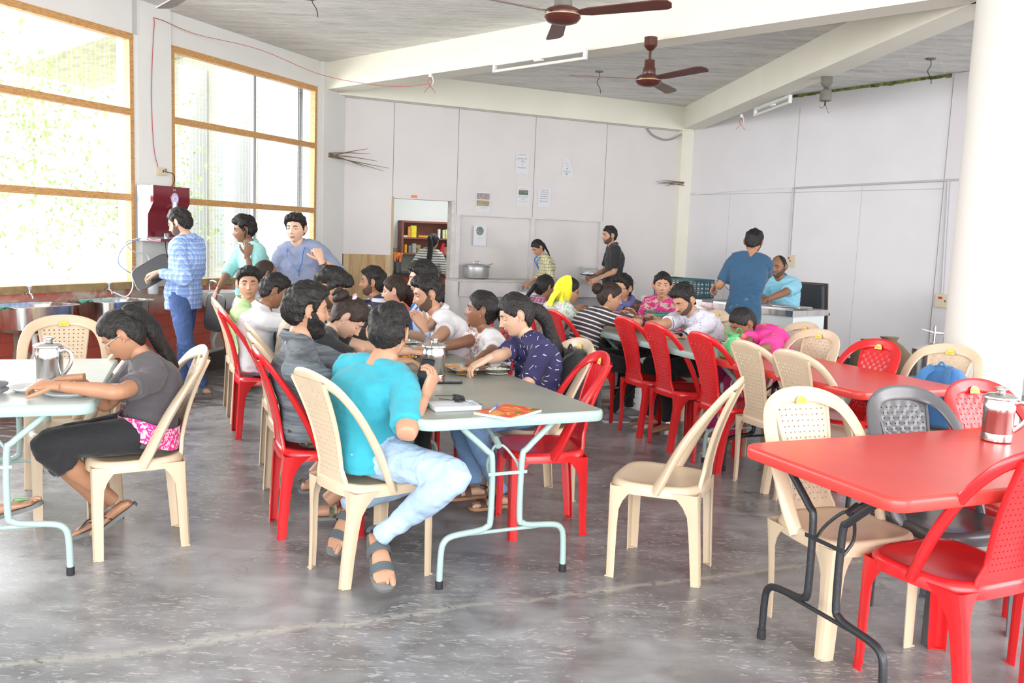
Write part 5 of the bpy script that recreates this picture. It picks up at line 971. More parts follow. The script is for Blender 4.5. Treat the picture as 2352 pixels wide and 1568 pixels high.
# ================================================================ OBJECTS
STEEL = N('brushed_steel', 0.24); st_ = STEEL.noise(30, 4, v=STEEL.mapping((1, 1, 0.15))); STEEL.col(STEEL.ramp(st_, [(0.3, (0.50, 0.49, 0.48)), (0.7, (0.72, 0.71, 0.69))])); STEEL.b.inputs['Metallic'].default_value = 1.0; STEEL.rough(STEEL.math('ADD', STEEL.math('MULTIPLY', st_, 0.16), 0.14)); STEEL = STEEL.m
ALU = mat('dull_aluminium', (0.55, 0.56, 0.57), 0.38, metal=0.85, var=0.06); WHT = mat('white_enamel', (0.66, 0.67, 0.66), 0.4); WPL = mat('white_plastic', (0.68, 0.69, 0.70), 0.35); BLKP = mat('black_gloss_plastic', (0.012, 0.012, 0.014), 0.2)
PAPER = mat('white_paper', (0.66, 0.67, 0.71), 0.85, bump=0.05); INK = mat('black_ink', (0.06, 0.06, 0.07), 0.8); YINK = mat('yellow_ink', (0.60, 0.44, 0.10), 0.8); ORG = mat('orange_print', (0.80, 0.17, 0.03), 0.6)
MAROON = mat('maroon_gloss', (0.16, 0.010, 0.018), 0.15, coat=0.5); BRN = mat('brown_fan_enamel', (0.075, 0.020, 0.014), 0.3, var=0.2); DUST = mat('dusty_grey_cap', (0.16, 0.15, 0.13), 0.8, var=0.2)
RICE = mat('boiled_rice', (0.72, 0.70, 0.64), 0.7); CURRY = mat('potato_curry', (0.62, 0.26, 0.02), 0.45, var=0.3, vscale=60); ROTI = mat('flat_bread', (0.56, 0.36, 0.16), 0.8, var=0.3, vscale=40)
def world_of(pr, v): return Matrix.Translation(pr['root'].location) @ pr['root'].rotation_euler.to_matrix().to_4x4() @ Vector(v)
def thing(name, label, cat, loc=(0, 0, 0), rz=0.0, group=None): return empty(name, loc, rz, label, cat, group)
def one(mb, name, mats, label, cat, loc=(0, 0, 0), rz=0.0, group=None, smooth=True):
    o = mb.build(name, mats, None, smooth); o.location = loc; o.rotation_euler = (0, 0, rz); return tag(o, label, cat, group)
TZ = 0.741
# ---- steel water jugs
def jug(x, y, hrz, label, z=TZ, s=1.0):
    r = thing('water_jug', label, 'jug', (x, y, z), hrz, 'stainless steel water jugs on the tables')
    MB().lathe([(0.052*s, 0), (0.056*s, 0.004), (0.056*s, 0.030*s), (0.0545*s, 0.034*s), (0.056*s, 0.038*s), (0.056*s, 0.115*s), (0.0575*s, 0.118*s), (0.0575*s, 0.142*s), (0.056*s, 0.145*s), (0.056*s, 0.168*s), (0.060*s, 0.172*s), (0.057*s, 0.174*s)], (0, 0, 0), 36).build('jug_body', STEEL, r)
    ld_ = MB().lathe([(0.064*s, 0.172*s), (0.063*s, 0.178*s), (0.045*s, 0.187*s), (0.018*s, 0.192*s), (0.015*s, 0.200*s), (0.024*s, 0.206*s), (0.024*s, 0.212*s), (0.008*s, 0.217*s)], (0, 0, 0), 36).build('lid', STEEL, r)
    m = MB(); m.tube(smoothpath([(0.055*s, 0, 0.155*s), (0.080*s, 0, 0.160*s), (0.101*s, 0, 0.140*s), (0.100*s, 0, 0.105*s), (0.080*s, 0, 0.070*s), (0.055*s, 0, 0.045*s)], 5), [(0.003, 0.009)]*26, 8, up=(0, 1, 0)); m.build('handle', STEEL, r)
    return r
jug(-2.03, 3.83, math.radians(-5), 'steel water jug with lid standing in front of the reading girl')
jug(-0.385, 4.35, math.radians(100), 'steel water jug behind the phone of the man in turquoise')
jug(1.93, 3.43, math.radians(-30), 'steel water jug on the bright red table in the right foreground')
# ---- compartment trays with food
def tray(x, y, rz, label, food=True, z=TZ, hold=False):
    r = thing('compartment_tray', label, 'tray', (x, y, z), rz, None if hold else 'steel meal trays on the grey tables')
    m = MB(); L_, W_ = 0.36, 0.27; cups = [(-0.115, 0.07, 0.052), (0.0, 0.082, 0.047), (0.115, 0.07, 0.052), (-0.09, -0.055, 0.068), (0.085, -0.05, 0.080)]
    nx, ny = 54, 42; vs = []; rimz = 0.030
    for j in range(ny+1):
        for i in range(nx+1):
            X_, Y_ = (i/nx-0.5)*L_, (j/ny-0.5)*W_; ex_, ey_ = abs(X_)/(L_/2), abs(Y_)/(W_/2); e = (ex_**6+ey_**6)
            if e > 1: k_ = e**(-1/6); X_ *= k_; Y_ *= k_
            z_ = rimz
            for cx, cy, rr in cups:
                d = math.hypot(X_-cx, Y_-cy)/rr; 
                if d < 1: z_ = min(z_, rimz-0.027*min(1, (1-d)*3.5))
            edge = max(abs(X_)/(L_/2), abs(Y_)/(W_/2)); z_ += 0.003*max(0, (edge-0.94)/0.06); vs.append((X_, Y_, z_))
    fs = [(j*(nx+1)+i, j*(nx+1)+i+1, (j+1)*(nx+1)+i+1, (j+1)*(nx+1)+i) for j in range(ny) for i in range(nx)]
    k = len(vs); m.add(vs+[(a, b, c-0.0014) for a, b, c in vs], fs+[tuple(k+q for q in f[::-1]) for f in fs]); m.build('tray_plate', STEEL, r)
    if food:
        for nm, (cx, cy, rr), mm, cnt, sz in (('curry', cups[0], CURRY, 26, 0.011), ('rice', cups[4], RICE, 130, 0.0065), ('curry', cups[3], ROTI if food == 2 else CURRY, 16, 0.012)):
            q = MB(); rnd = random.Random(int((x+cx)*1000))
            q.lathe([(rr*0.80, 0.006), (rr*0.72, 0.016), (rr*0.3, 0.022), (0.001, 0.023)], (cx, cy, 0), 18)
            for _ in range(cnt):
                a, d = rnd.uniform(0, 6.28), rr*0.72*math.sqrt(rnd.random()); M3 = Matrix.Rotation(rnd.uniform(0, 3), 3, 'Z') @ Matrix.Rotation(rnd.uniform(0, 3), 3, 'X')
                if nm == 'rice': q.ball((cx+d*math.cos(a), cy+d*math.sin(a), 0.024-0.008*(d/rr)+rnd.uniform(0, .006)), (sz*0.4, sz, sz*0.4), 6, 4, M=M3)
                else: q.box((cx+d*math.cos(a), cy+d*math.sin(a), 0.022-0.006*(d/rr)+rnd.uniform(0, .006)), (sz, sz*1.2, sz*0.9), M=M3)
            q.build(nm+'_serving', mm, r, smooth=(nm == 'rice'))['kind'] = 'stuff'
    return r
tray(-0.175, 4.66, math.radians(25), 'steel compartment tray with rice and yellow curry before the woman in navy', 1)
tray(-0.56, 5.36, math.radians(25), 'steel tray with flat bread under the hand of the woman in the floral top', 2)
tray(-0.72, 4.98, math.radians(205), 'steel tray half hidden by the head of the man in turquoise', 1)
tray(-0.78, 5.62, math.radians(30), 'steel tray before the man in the white polo', 2)
tray(1.14, 7.55, math.radians(60), 'steel tray by the hands of the woman in the pink patterned kurta', 1)
tray(1.33, 6.98, math.radians(200), 'steel tray under the hands of the man in the dotted white shirt', 1)
tray(1.66, 6.32, math.radians(210), 'steel tray of food below the face of the woman in the pink shawl', 1)
# ---- phones, notebooks, pen, earphones
def phone(loc, M, label, grp=None):
    o = MB(); o.rbox((0, 0, 0), (0.070, 0.142, 0.009), 0.010); o.m = 1; o.rbox((0, 0, 0.0047), (0.064, 0.126, 0.0006), 0.004)
    p = o.build('mobile_phone', [BLKP, mat('dark_phone_glass', (0.03, 0.035, 0.045), 0.08)]); p.matrix_world = Matrix.Translation(loc) @ M.to_4x4(); return tag(p, label, 'phone', grp)
phone((-0.31, 4.30, TZ+0.006), Matrix.Rotation(math.radians(-78), 3, 'Z'), 'black mobile phone lying on the grey table beside the steel jug')
m = MB(); m.rbox((0, 0, 0.009), (0.205, 0.135, 0.018), 0.006); m.m = 1; m.rbox((0, 0, 0.0185), (0.204, 0.134, 0.001), 0.005); m.m = 2; m.box((0.08, -0.02, 0.0195), (0.028, 0.075, 0.0005)); m.box((-0.03, 0.02, 0.0195), (0.09, 0.002, 0.0005)); m.box((-0.03, 0.005, 0.0195), (0.08, 0.002, 0.0005)); m.box((-0.02, -0.012, 0.0195), (0.09, 0.002, 0.0005))
one(m, 'notebook', [mat('page_edges', (0.62, 0.72, 0.80), 0.8), mat('pale_printed_cover', (0.66, 0.69, 0.74), 0.6), mat('faint_blue_print', (0.42, 0.50, 0.62), 0.7)], 'thick pale blue and white notebook under the tangled earphones', 'notebook', (-0.235, 3.665, TZ), math.radians(22))
n = N('red_leaf_cover', 0.35); v = n.noise(9, 3, dist=1.5); n.col(n.mix(n.math('GREATER_THAN', n.noise(5, 2, v=n.mapping((1, 1, 1), (0, 0, 0), (5, 2, 0)), dist=1.5), 0.60), n.ramp(v, [(0.3, (0.72, 0.03, 0.02)), (0.48, (0.72, 0.10, 0.02)), (0.58, (0.80, 0.42, 0.05)), (0.7, (0.70, 0.06, 0.04))]), (0.10, 0.20, 0.05)))
m = MB(); m.box((0, 0, 0.005), (0.24, 0.18, 0.010)); m.m = 1; m.box((0, 0, 0.0108), (0.24, 0.18, 0.0012)); bk_ = one(m, 'exercise_book', [mat('white_page_edges', (0.70, 0.70, 0.74), 0.8), MATS['red_leaf_cover']], 'exercise book with a red and orange leaf cover at the table corner', 'book', (-0.005, 3.60, TZ), math.radians(58), smooth=False)
m = MB(); m.tube([(-0.07, 0, 0), (0.062, 0, 0)], 0.0042, 8); m.m = 1; m.tube([(0.02, 0, 0), (0.066, 0, 0)], 0.0052, 8); m.box((0.045, 0, 0.0065), (0.036, 0.003, 0.002)); one(m, 'ballpoint_pen', [mat('clear_blue_barrel', (0.35, 0.52, 0.80), 0.2), mat('blue_pen_cap', (0.06, 0.18, 0.70), 0.3)], 'blue ballpoint pen lying on the red leaf exercise book', 'pen', (-0.065, 3.605, TZ+0.0165), math.radians(78))
m = MB(); rnd = random.Random(4); P = [(0.03*math.cos(a*1.9)*(0.6+0.4*rnd.random()), 0.022*math.sin(a*2.3)*(0.6+0.4*rnd.random()), 0.003+0.022*rnd.random()) for a in range(26)]; m.tube(smoothpath(P, 4), 0.0017, 6)
for a in range(3): m.ball((0.012*a-0.012, 0.012*(a % 2), 0.022), (0.008, 0.007, 0.008), 10, 7)
m.tube(smoothpath([(0.02, 0.01, 0.004), (0.06, 0.05, -0.012), (0.095, 0.06, -0.018), (0.03, 0.10, -0.018), (-0.10, 0.16, -0.018)], 5), 0.0013, 6); one(m, 'earphones', RUB, 'tangled black earphones heaped on the pale notebook', 'earphones', (-0.215, 3.70, TZ+0.0195))
m = MB(); m.tube([(0, 0, 0.002), (0.085, 0.012, 0.002)], 0.0014, 6); m.tube([(0.08, 0.011, 0.004), (0.105, 0.014, 0.004)], 0.0045, 8); m.tube([(0.105, 0.014, 0.004), (0.115, 0.0155, 0.004)], 0.003, 6); one(m, 'charging_cable', RUB, 'black cable end with a small plug beyond the notebook', 'cable', (-0.34, 3.93, TZ))
# left table things
def plate(x, y, label):
    m = MB(); rings = []
    for r_, z_ in ((0.055, 0.002), (0.075, 0.004), (0.098, 0.017), (0.104, 0.018), (0.104, 0.016), (0.098, 0.014), (0.075, 0.0), (0.055, 0.0)): rings.append([Vector(((r_+0.0018*math.cos(24*a)*(r_ > .09))*math.cos(a), (r_+0.0018*math.cos(24*a)*(r_ > .09))*math.sin(a), z_)) for a in [2*PI*k/96 for k in range(96)]])
    m.loftrings(rings); return one(m, 'plate', WPL, label, 'plate', (x, y, TZ))
plate(-2.02, 3.70, 'scalloped white plate under the left hand of the reading girl'); plate(-1.84, 3.63, 'scalloped white plate nearest the table corner by the reading girl')
m = MB(); m.box((0, 0, 0.0125), (0.21, 0.15, 0.003)); m.m = 1; [m.box((-0.01, 0.05-0.02*k, 0.0142), (0.15, 0.002, 0.0004)) for k in range(6)]; one(MB().box((0, 0, 0.005), (0.17, 0.12, 0.010)), 'booklet', PAPER, 'thin white booklet behind the forearm of the reading girl', 'booklet', (-1.80, 3.80, TZ), math.radians(20), smooth=False); one(m, 'printed_sheet', [PAPER, INK], 'printed sheet the girl reads from, lying across two white plates', 'paper', (-1.93, 3.70, TZ+0.012), math.radians(12), smooth=False)
m = MB()
for k, z_ in ((0, 0.018), (1, 0.042)): m.loftrings([ring_at(V(x_, 0.01*k, z_+0.004*math.sin(x_*30)), V(0, 1, 0), V(0, 0, 1), w_, h_, 14, 2.6) for x_, w_, h_ in ((-0.12, .02, .006), (-0.10, .045, .014), (0, .05, .017), (0.09, .045, .014), (0.12, .018, .006))])
m.m = 1; m.tube([(-0.11, 0.02, 0.058), (0.10, 0.0, 0.056)], 0.002, 6); m.box((0.09, 0.0, 0.062), (0.02, 0.006, 0.006)); one(m, 'zipped_pouch', [MATS['grey_pouch_cloth'], STEEL], 'grey zipped cloth pouch at the left edge of the picture on the table', 'pouch', (-2.20, 3.57, TZ), math.radians(200))
# phone in the turquoise man's hands, phone at the ear, carried trays
def between(pr): a = world_of(pr, pr['arms'][0][3]); b = world_of(pr, pr['arms'][1][3]); return (a+b)/2
c_ = world_of(PR[1], PR[1]['arms'][1][3]); fdv = Vector((0.15, 0.62, 0.77)).normalized()
phone(tuple(between(PR[1])+Vector((0.02, 0.03, 0.085))), Matrix.Rotation(math.radians(-30), 3, 'Z') @ Matrix.Rotation(math.radians(62), 3, 'X'), 'dark phone held in both hands by the man in turquoise')
hp_ = PR[22]; e_ = world_of(hp_, hp_['hb']((-0.098, 0.008, -0.020)) if True else 0); phone(tuple(e_), (Matrix.Rotation(math.radians(20), 3, 'Z') @ Matrix.Rotation(math.radians(90), 3, 'Y') @ Matrix.Rotation(math.radians(20), 3, 'Z')), 'black phone pressed to the ear of the man in mint green')
def axes(ex, ez): ex = V(*ex).normalized(); ez = V(*ez); ez = (ez-ex*ez.dot(ex)).normalized(); ey = ez.cross(ex); return Matrix((ex, ey, ez)).transposed()
def dark_tray(c, M, label):
    r = thing('carried_tray', label, 'tray'); r.matrix_world = Matrix.Translation(c) @ M.to_4x4(); m = MB(); W_ = 0.34; H_ = 0.25
    rings = []
    for sc, z in ((1.0, 0.0), (0.96, 0.002), (0.90, -0.016), (0.5, -0.018), (0.05, -0.018)): rings.append([Vector((math.copysign(abs(math.cos(a))**0.4, math.cos(a))*W_/2*sc, math.copysign(abs(math.sin(a))**0.4, math.sin(a))*H_/2*sc, z)) for a in [2*PI*k/40 for k in range(40)]])
    m.loftrings(rings+[[v-Vector((0, 0, 0.002)) for v in rg] for rg in rings[::-1]]); m.build('tray_plate', mat('dark_tarnished_steel', (0.018, 0.018, 0.021), 0.30, metal=0.1), r)
    for cx, cy, rr in ((-0.09, 0.05, 0.055), (0.06, 0.055, 0.05), (0.0, -0.055, 0.07)): MB().lathe([(rr, -0.014), (rr*0.9, -0.030), (rr*0.5, -0.033), (0.001, -0.033)], (cx, cy, 0), 20).build('compartment', MATS['dark_tarnished_steel'], r)
    return r
dark_tray(between(PR[21])+Vector((-0.09, -0.06, -0.04)), axes((-0.80, -0.12, -0.50), (-0.30, -0.85, 0.42)), 'dark steel meal tray tilted over the sinks by the man in blue checks')
dark_tray(world_of(PR[22], PR[22]['arms'][1][3])+Vector((-0.02, -0.03, -0.20)), axes((-0.15, 0, -1), (-0.5, -0.85, 0.1)), 'dark steel tray hanging from the hand of the man in mint green')
m = MB().lathe([(0.05, 0), (0.09, 0.004), (0.115, 0.016), (0.113, 0.014), (0.09, 0.001), (0.05, -0.003)], (0, 0, 0), 28); m.m = 1
for k in range(9): m.box((0.03*math.cos(k), 0.04*math.sin(k*1.7), 0.02+0.005*(k % 3)), (0.07, 0.05, 0.012), M=Matrix.Rotation(k*0.8, 3, 'Z') @ Matrix.Rotation(0.3*(k % 3), 3, 'X'))
q_ = one(m, 'plate_of_tissues', [BLKP, PAPER], 'plate heaped with white tissues carried by the man in black', 'plate', tuple(between(PR[26])+Vector((-0.10, -0.02, 0.03))))
m = MB().lathe([(0.06, 0), (0.09, 0.006), (0.125, 0.02), (0.123, 0.018), (0.09, 0.003), (0.06, -0.003)], (0, 0, 0), 28); q_ = one(m, 'steel_plate', STEEL, 'shiny steel plate held out low by the man in the dark blue T-shirt', 'plate', tuple(world_of(PR[27], PR[27]['arms'][0][3])+Vector((0.12, 0.04, -0.03)))); q_.rotation_euler = (math.radians(25), math.radians(38), 0)
# scarves, sash and hair clip
def drape(pr, paths, w, mm, name, nseg=10):
    m = MB()
    for ps in paths: m.tube(smoothpath(ps, 5), [(0.006, w*(1+0.12*math.sin(i*1.3))) for i in range((len(ps)-1)*5+1)], 12, up=(0, 1, 0))
    return m.build(name, MATS[mm], pr['root'])
p_ = PR[15]; hb_ = p_['hb']; nb_ = p_['nb']; m = MB()
vs = []
for i, e in enumerate(EL):
    for j, a in enumerate(AZ):
        p = HEADV[1][i*NA+j]; th = hair_thr(a, 'scarf'); k = max(0, min(1, (abs(math.degrees(a))-74-8*max(0, p.z/0.1))/12)); k *= 1 if p.z > -0.10 else 0.9
        q = Vector((p.x/0.073**2, p.y/0.095**2, p.z/0.115**2)).normalized(); vs.append(hb_(p+q*(k*(0.026+noise.noise(p*20)*0.006)-0.004*(1-k))+Vector((0, -0.01*k, -0.03*k*max(0, -p.z/0.1)))))
m.add(vs, HEADF); bk2 = [hb_((0.0, -0.10, -0.02)), nb_+V(0, -0.10, 0.04), nb_+V(0.02, -0.15, -0.08), nb_+V(0.06, -0.16, -0.28), nb_+V(0.08, -0.14, -0.46)]
m.tube(smoothpath(bk2, 6), [(0.016, 0.07+0.012*math.sin(i*0.9)) for i in range(25)], 14, up=(0, 1, 0)); m.tube(smoothpath([hb_((0.05, -0.07, -0.05)), nb_+V(0.10, -0.04, 0.03), nb_+V(0.13, 0.06, -0.05), nb_+V(0.12, 0.10, -0.3)], 6), [(0.012, 0.05)]*19, 12, up=(0, 1, 0)); m.build('headscarf', MATS['yellow_scarf'], p_['root'])['label'] = 'bright yellow headscarf falling down the back'
p_ = PR[17]; nb_ = p_['nb']; m = MB(); m.tube([nb_+V(0.085*math.cos(a), 0.075*math.sin(a)+0.01, 0.02+0.02*math.sin(a*2)-0.015*math.sin(a)) for a in [2*PI*k/18 for k in range(19)]], [(0.032+0.006*math.sin(k*2.1), 0.030) for k in range(19)], 12)
m.tube(smoothpath([nb_+V(0.03, 0.08, 0), nb_+V(0.02, 0.13, -0.10), nb_+V(0.0, 0.15, -0.26), nb_+V(-0.02, 0.15, -0.38)], 6), [(0.016, 0.055+0.01*math.sin(k)) for k in range(19)], 12, up=(0, 1, 0)); m.build('scarf', MATS['blue_scarf'], p_['root'])
p_ = PR[18]; ch_, nb_ = p_['ch'], p_['nb']; m = MB()      # embroidered yoke bands
for k_, (zz, mmi) in enumerate(((-0.09, 0), (-0.115, 1), (-0.14, 2), (-0.165, 0))):
    m.m = mmi; m.tube([nb_+V(0.145*math.sin(a), 0.045+0.125*math.cos(a), zz) for a in [math.radians(-80+160*q/16) for q in range(17)]], [(0.011, 0.004)]*17, 6, up=(0, 0, 1))
m.build('yoke_band', [mat('black_white_embroidery', (0.12, 0.12, 0.12), 0.8, var=0.9, vscale=90), mat('green_embroidery', (0.02, 0.32, 0.24), 0.8), mat('orange_embroidery', (0.62, 0.22, 0.12), 0.8)], p_['root'])
p_ = PR[20]; nb_, ch_ = p_['nb'], p_['ch']; m = MB(); m.tube(smoothpath([ch_+V(0.10, -0.10, -0.02), nb_+V(0.10, -0.02, 0.015), nb_+V(0.09, 0.085, -0.05), ch_+V(0.05, 0.15, -0.02), ch_+V(0.02, 0.15, -0.16)], 6), [(0.006, 0.034)]*25, 10, up=(0, 1, 0)); m.build('shawl_border', mat('orange_gold_border', (0.84, 0.16, 0.06), 0.7, var=0.5, vscale=50), p_['root'])
p_ = PR[0]; hl_ = p_['L'](PEOPLE[0]['hip']); m = MB(); m.loftrings([[hl_+V(0.185*math.cos(a), 0.135*math.sin(a)-0.005, z+0.02*math.sin(a*3)*0.5+0.03*math.sin(a)) for a in [2*PI*k/30 for k in range(30)]] for z in (0.055, 0.02, -0.02, -0.045)], cap=False)
floral('pink_paisley', (0.80, 0.52, 0.60), [(0.72, 0.03, 0.25)], 40, 0.50); m.build('kurta_hem', MATS['pink_paisley'], p_['root'])['label'] = 'pink and white printed cloth below the T-shirt'
p_ = PR[3]; m = MB(); c = (0.0, -0.062, 0.108); m.m = 0; m.ball(p_['hb']((0.012, -0.07, 0.108)), (0.026, 0.010, 0.016), 12, 8, M=p_['HM']); m.m = 1; m.ball(p_['hb']((0.035, -0.060, 0.103)), (0.022, 0.010, 0.018), 12, 8, M=p_['HM']); m.build('hair_clip', [mat('pink_clip', (0.80, 0.28, 0.38), 0.3), WPL], p_['hair'])
for k_, c_i in ((19, 'navy_cuff'),):
    p_ = PR[k_]; m = MB()
    for (sg, sh, el, wr) in p_['arms']:
        ax = (el-sh).normalized(); c = sh+(el-sh)*0.80; a = ax.orthogonal().normalized(); b = ax.cross(a)
        m.loftrings([[c+ax*h+(a*math.cos(w_)+b*math.sin(w_))*(0.063+0.003*q) for w_ in [2*PI*i/22 for i in range(22)]] for h, q in ((-0.008, 0), (0.006, 1), (0.007, 0))], cap=False)
    m.build('cuff', mat('navy_cuff', (0.02, 0.022, 0.06), 0.8), p_['root'])
# spectacles, bag and mugs on the far tables
m = MB()
for sx in (-1, 1): m.tube([(sx*0.032+0.024*math.cos(a), 0.018*math.sin(a), 0.004) for a in [2*PI*k/16 for k in range(17)]], 0.0016, 6); m.tube([(sx*0.056, 0, 0.004), (sx*0.05, 0.09, 0.006)], 0.0016, 6)
m.tube([(-0.01, 0.002, 0.005), (0.01, 0.002, 0.005)], 0.0016, 6); one(m, 'spectacles', MATS['dark_frame'], 'folded spectacles lying on the grey table behind the red chairs', 'spectacles', (1.27, 6.72, TZ), math.radians(160))
m = MB(); rings = []; rnd = random.Random(9)
for i, (z_, r_) in enumerate(((0.0, 0.075), (0.02, 0.095), (0.06, 0.09), (0.10, 0.075), (0.14, 0.055), (0.17, 0.035), (0.19, 0.05))): rings.append([Vector((r_*(1+0.22*noise.noise(Vector((math.cos(a)*2, math.sin(a)*2, z_*25))))*math.cos(a), r_*0.8*(1+0.22*noise.noise(Vector((math.cos(a)*3, math.sin(a)*2, z_*20+5))))*math.sin(a), z_)) for a in [2*PI*k/28 for k in range(28)]])
m.loftrings(rings, cap=False)
for sx in (-1, 1): m.tube(smoothpath([(sx*0.03, 0, 0.16), (sx*0.055, 0.0, 0.20), (sx*0.03, 0, 0.235), (sx*0.005, 0, 0.20)], 4), [(0.004, 0.014)]*13, 8)
n = N('thin_green_polythene', 0.3); n.col((0.10, 0.55, 0.20)); n.b.inputs['Transmission Weight'].default_value = 0.25; n.bump(n.noise(30, 5, dist=1), 0.7, 0.02); one(m, 'carrier_bag', MATS['thin_green_polythene'], 'crumpled green polythene bag in front of the woman in pink', 'bag', (1.43, 5.66, TZ)).scale = (0.95, 0.95, 0.85)
def mug(x, y, z, mm, label):
    m = MB().lathe([(0.032, 0), (0.040, 0.004), (0.042, 0.09), (0.040, 0.091), (0.038, 0.01), (0.001, 0.008)], (0, 0, 0), 20); m.tube(smoothpath([(-0.04, 0, 0.075), (-0.068, 0, 0.065), (-0.066, 0, 0.03), (-0.04, 0, 0.018)], 4), 0.005, 8); return one(m, 'mug', mm, label, 'mug', (x, y, z))
stool = thing('side_table', 'small bare wooden table behind the seated women by the back wall', 'table', (1.42, 9.3, 0), 0.4)
MB().rbox((0, 0, 0.745), (0.7, 0.5, 0.03), 0.01).build('tabletop', MATS['varnished_timber'], stool)
for a in (-1, 1):
    for b in (-1, 1): MB().box((a*0.31, b*0.21, 0.365), (0.04, 0.04, 0.73)).build('leg', MATS['varnished_timber'], stool, smooth=False)
mug(1.37, 9.12, 0.761, mat('pink_plastic', (0.75, 0.16, 0.38), 0.3), 'pink plastic mug behind the person with the blue scarf'); mug(1.56, 9.2, 0.761, mat('red_plastic_mug', (0.60, 0.03, 0.02), 0.3), 'red plastic mug right of the pink one')
# backpacks
def backpack(loc, rz, mm, label, s=1.0, h=0.42):
    r = thing('backpack', label, 'backpack', loc, rz); m = MB()
    m.loftrings([ring_at(V(0, 0.02*math.sin(z_*6), z_*h), V(1, 0, 0), V(0, 1, 0), w_*s, d_*s, 24, 2.8) for z_, w_, d_ in ((0, .12, .07), (.06, .155, .095), (.3, .165, .105), (.6, .16, .10), (.82, .14, .085), (.94, .10, .06), (1.0, .04, .03))]); m.build('bag_body', MATS[mm], r)
    m = MB(); m.loftrings([ring_at(V(0, -0.10*s-0.015, z_*h), V(1, 0, 0), V(0, 1, 0), w_*s, .03*s, 20, 3) for z_, w_ in ((.08, .09), (.12, .12), (.4, .125), (.5, .11))]); m.build('front_pocket', MATS[mm], r)
    for sx in (-1, 1): MB().tube(smoothpath([(sx*0.05*s, 0.03, 0.97*h), (sx*0.075*s, 0.13*s, 0.85*h), (sx*0.10*s, 0.16*s, 0.5*h), (sx*0.11*s, 0.09*s, 0.12*h)], 5), [(0.006, 0.028*s)]*16, 8, up=(0, 1, 0)).build('shoulder_strap', MATS[mm], r)
    MB().tube(smoothpath([(-0.03*s, 0.03, 0.97*h), (0, 0.03, 1.06*h), (0.03*s, 0.03, 0.97*h)], 5), 0.006, 8).build('grab_loop', MATS[mm], r); return r
backpack((2.58, 5.22, 0.435), math.radians(-48+180), 'blue_bag_cloth', 'bright blue backpack on the beige chair beside the white column', 0.92, 0.37)
backpack((0.36, 4.98, 0.43), math.radians(115), 'black_bag_cloth', 'black backpack hung behind the woman in navy', 0.95, 0.42)
b_ = backpack((-0.90, 5.52, TZ), math.radians(20), 'black_bag_cloth', 'black bag with a pink handle standing on the grey table', 0.95, 0.26)
# ================================================================ left wall fittings
def sink(u0, label, tapu):
    r = thing('kitchen_sink', label, 'sink', tuple(LW(u0+0.3, 0.78, 0.255)), ang(ld), 'steel sinks along the brick apron'); sg = 1 if (Vector((-ld.y, ld.x, 0)).dot(ln) > 0) else -1
    def ring(sc, z, oy=0.0): return [Vector((math.copysign(abs(math.cos(a))**0.5, math.cos(a))*0.27*sc[0], math.copysign(abs(math.sin(a))**0.5, math.sin(a))*0.21*sc[1]+oy*sg, z)) for a in [2*PI*k/40 for k in range(40)]]
    MB().loftrings([ring((1.16, 1.16), 0.0), ring((1.16, 1.16), 0.004), ring((1.0, 1.0), 0.004), ring((0.97, 0.97), -0.02), ring((0.93, 0.93), -0.17), ring((0.8, 0.8), -0.20), ring((0.05, 0.05), -0.205), ring((0.05, 0.05), -0.208), ring((0.82, 0.82), -0.205), ring((0.95, 0.95), -0.175), ring((1.0, 1.0), -0.02), ring((1.0, 1.0), 0.0)], cap=False).build('basin', STEEL, r)
    MB().tube([(0, 0, -0.20), (0, 0, -0.24)], 0.05, 16).build('drain_cup', WPL, r); MB().tube(smoothpath([(0, 0, -0.24), (0, 0, -0.40), (0, -0.10*sg, -0.52), (0, -0.20*sg, -0.6)], 4), 0.022, 10).build('drain_pipe', WPL, r)
    return r
sink(4.30, 'nearer stainless steel sink with a green rag on its rim below the left window', 4.45); sink(3.50, 'further stainless steel sink beside the pilaster with the water purifier', 3.7)
def tap(u, label):
    P = LW(u, 0.855, 0); m = MB(); d = ln; m.tube([P, P+d*0.05], 0.014, 10); r = thing('tap', label, 'tap', (P.x, P.y, P.z), 0, 'chrome taps over the sinks')
    m = MB(); m.tube([V(0, 0, 0), d*0.06], 0.011, 10); m.tube(smoothpath([d*0.05, d*0.09, d*0.115+V(0, 0, -0.012), d*0.12+V(0, 0, -0.035)], 4), 0.009, 10); m.build('spout', STEEL, r)
    m = MB(); m.tube([d*0.085, d*0.085+V(0, 0, 0.03)], 0.007, 8); m.lathe([(0.012, 0.03), (0.018, 0.035), (0.021, 0.062), (0.012, 0.066)], d*0.085, 16); m.build('tap_knob', STEEL, r)
    m = MB().tube([V(0, 0, 0)-d*0.01, d*0.02], 0.014, 8); m.build('wall_stub', mat('cream_pipe', (0.55, 0.50, 0.38), 0.5), r)
tap(4.50, 'chrome tap over the nearer steel sink'); tap(3.70, 'chrome tap with a pale hose over the further steel sink')
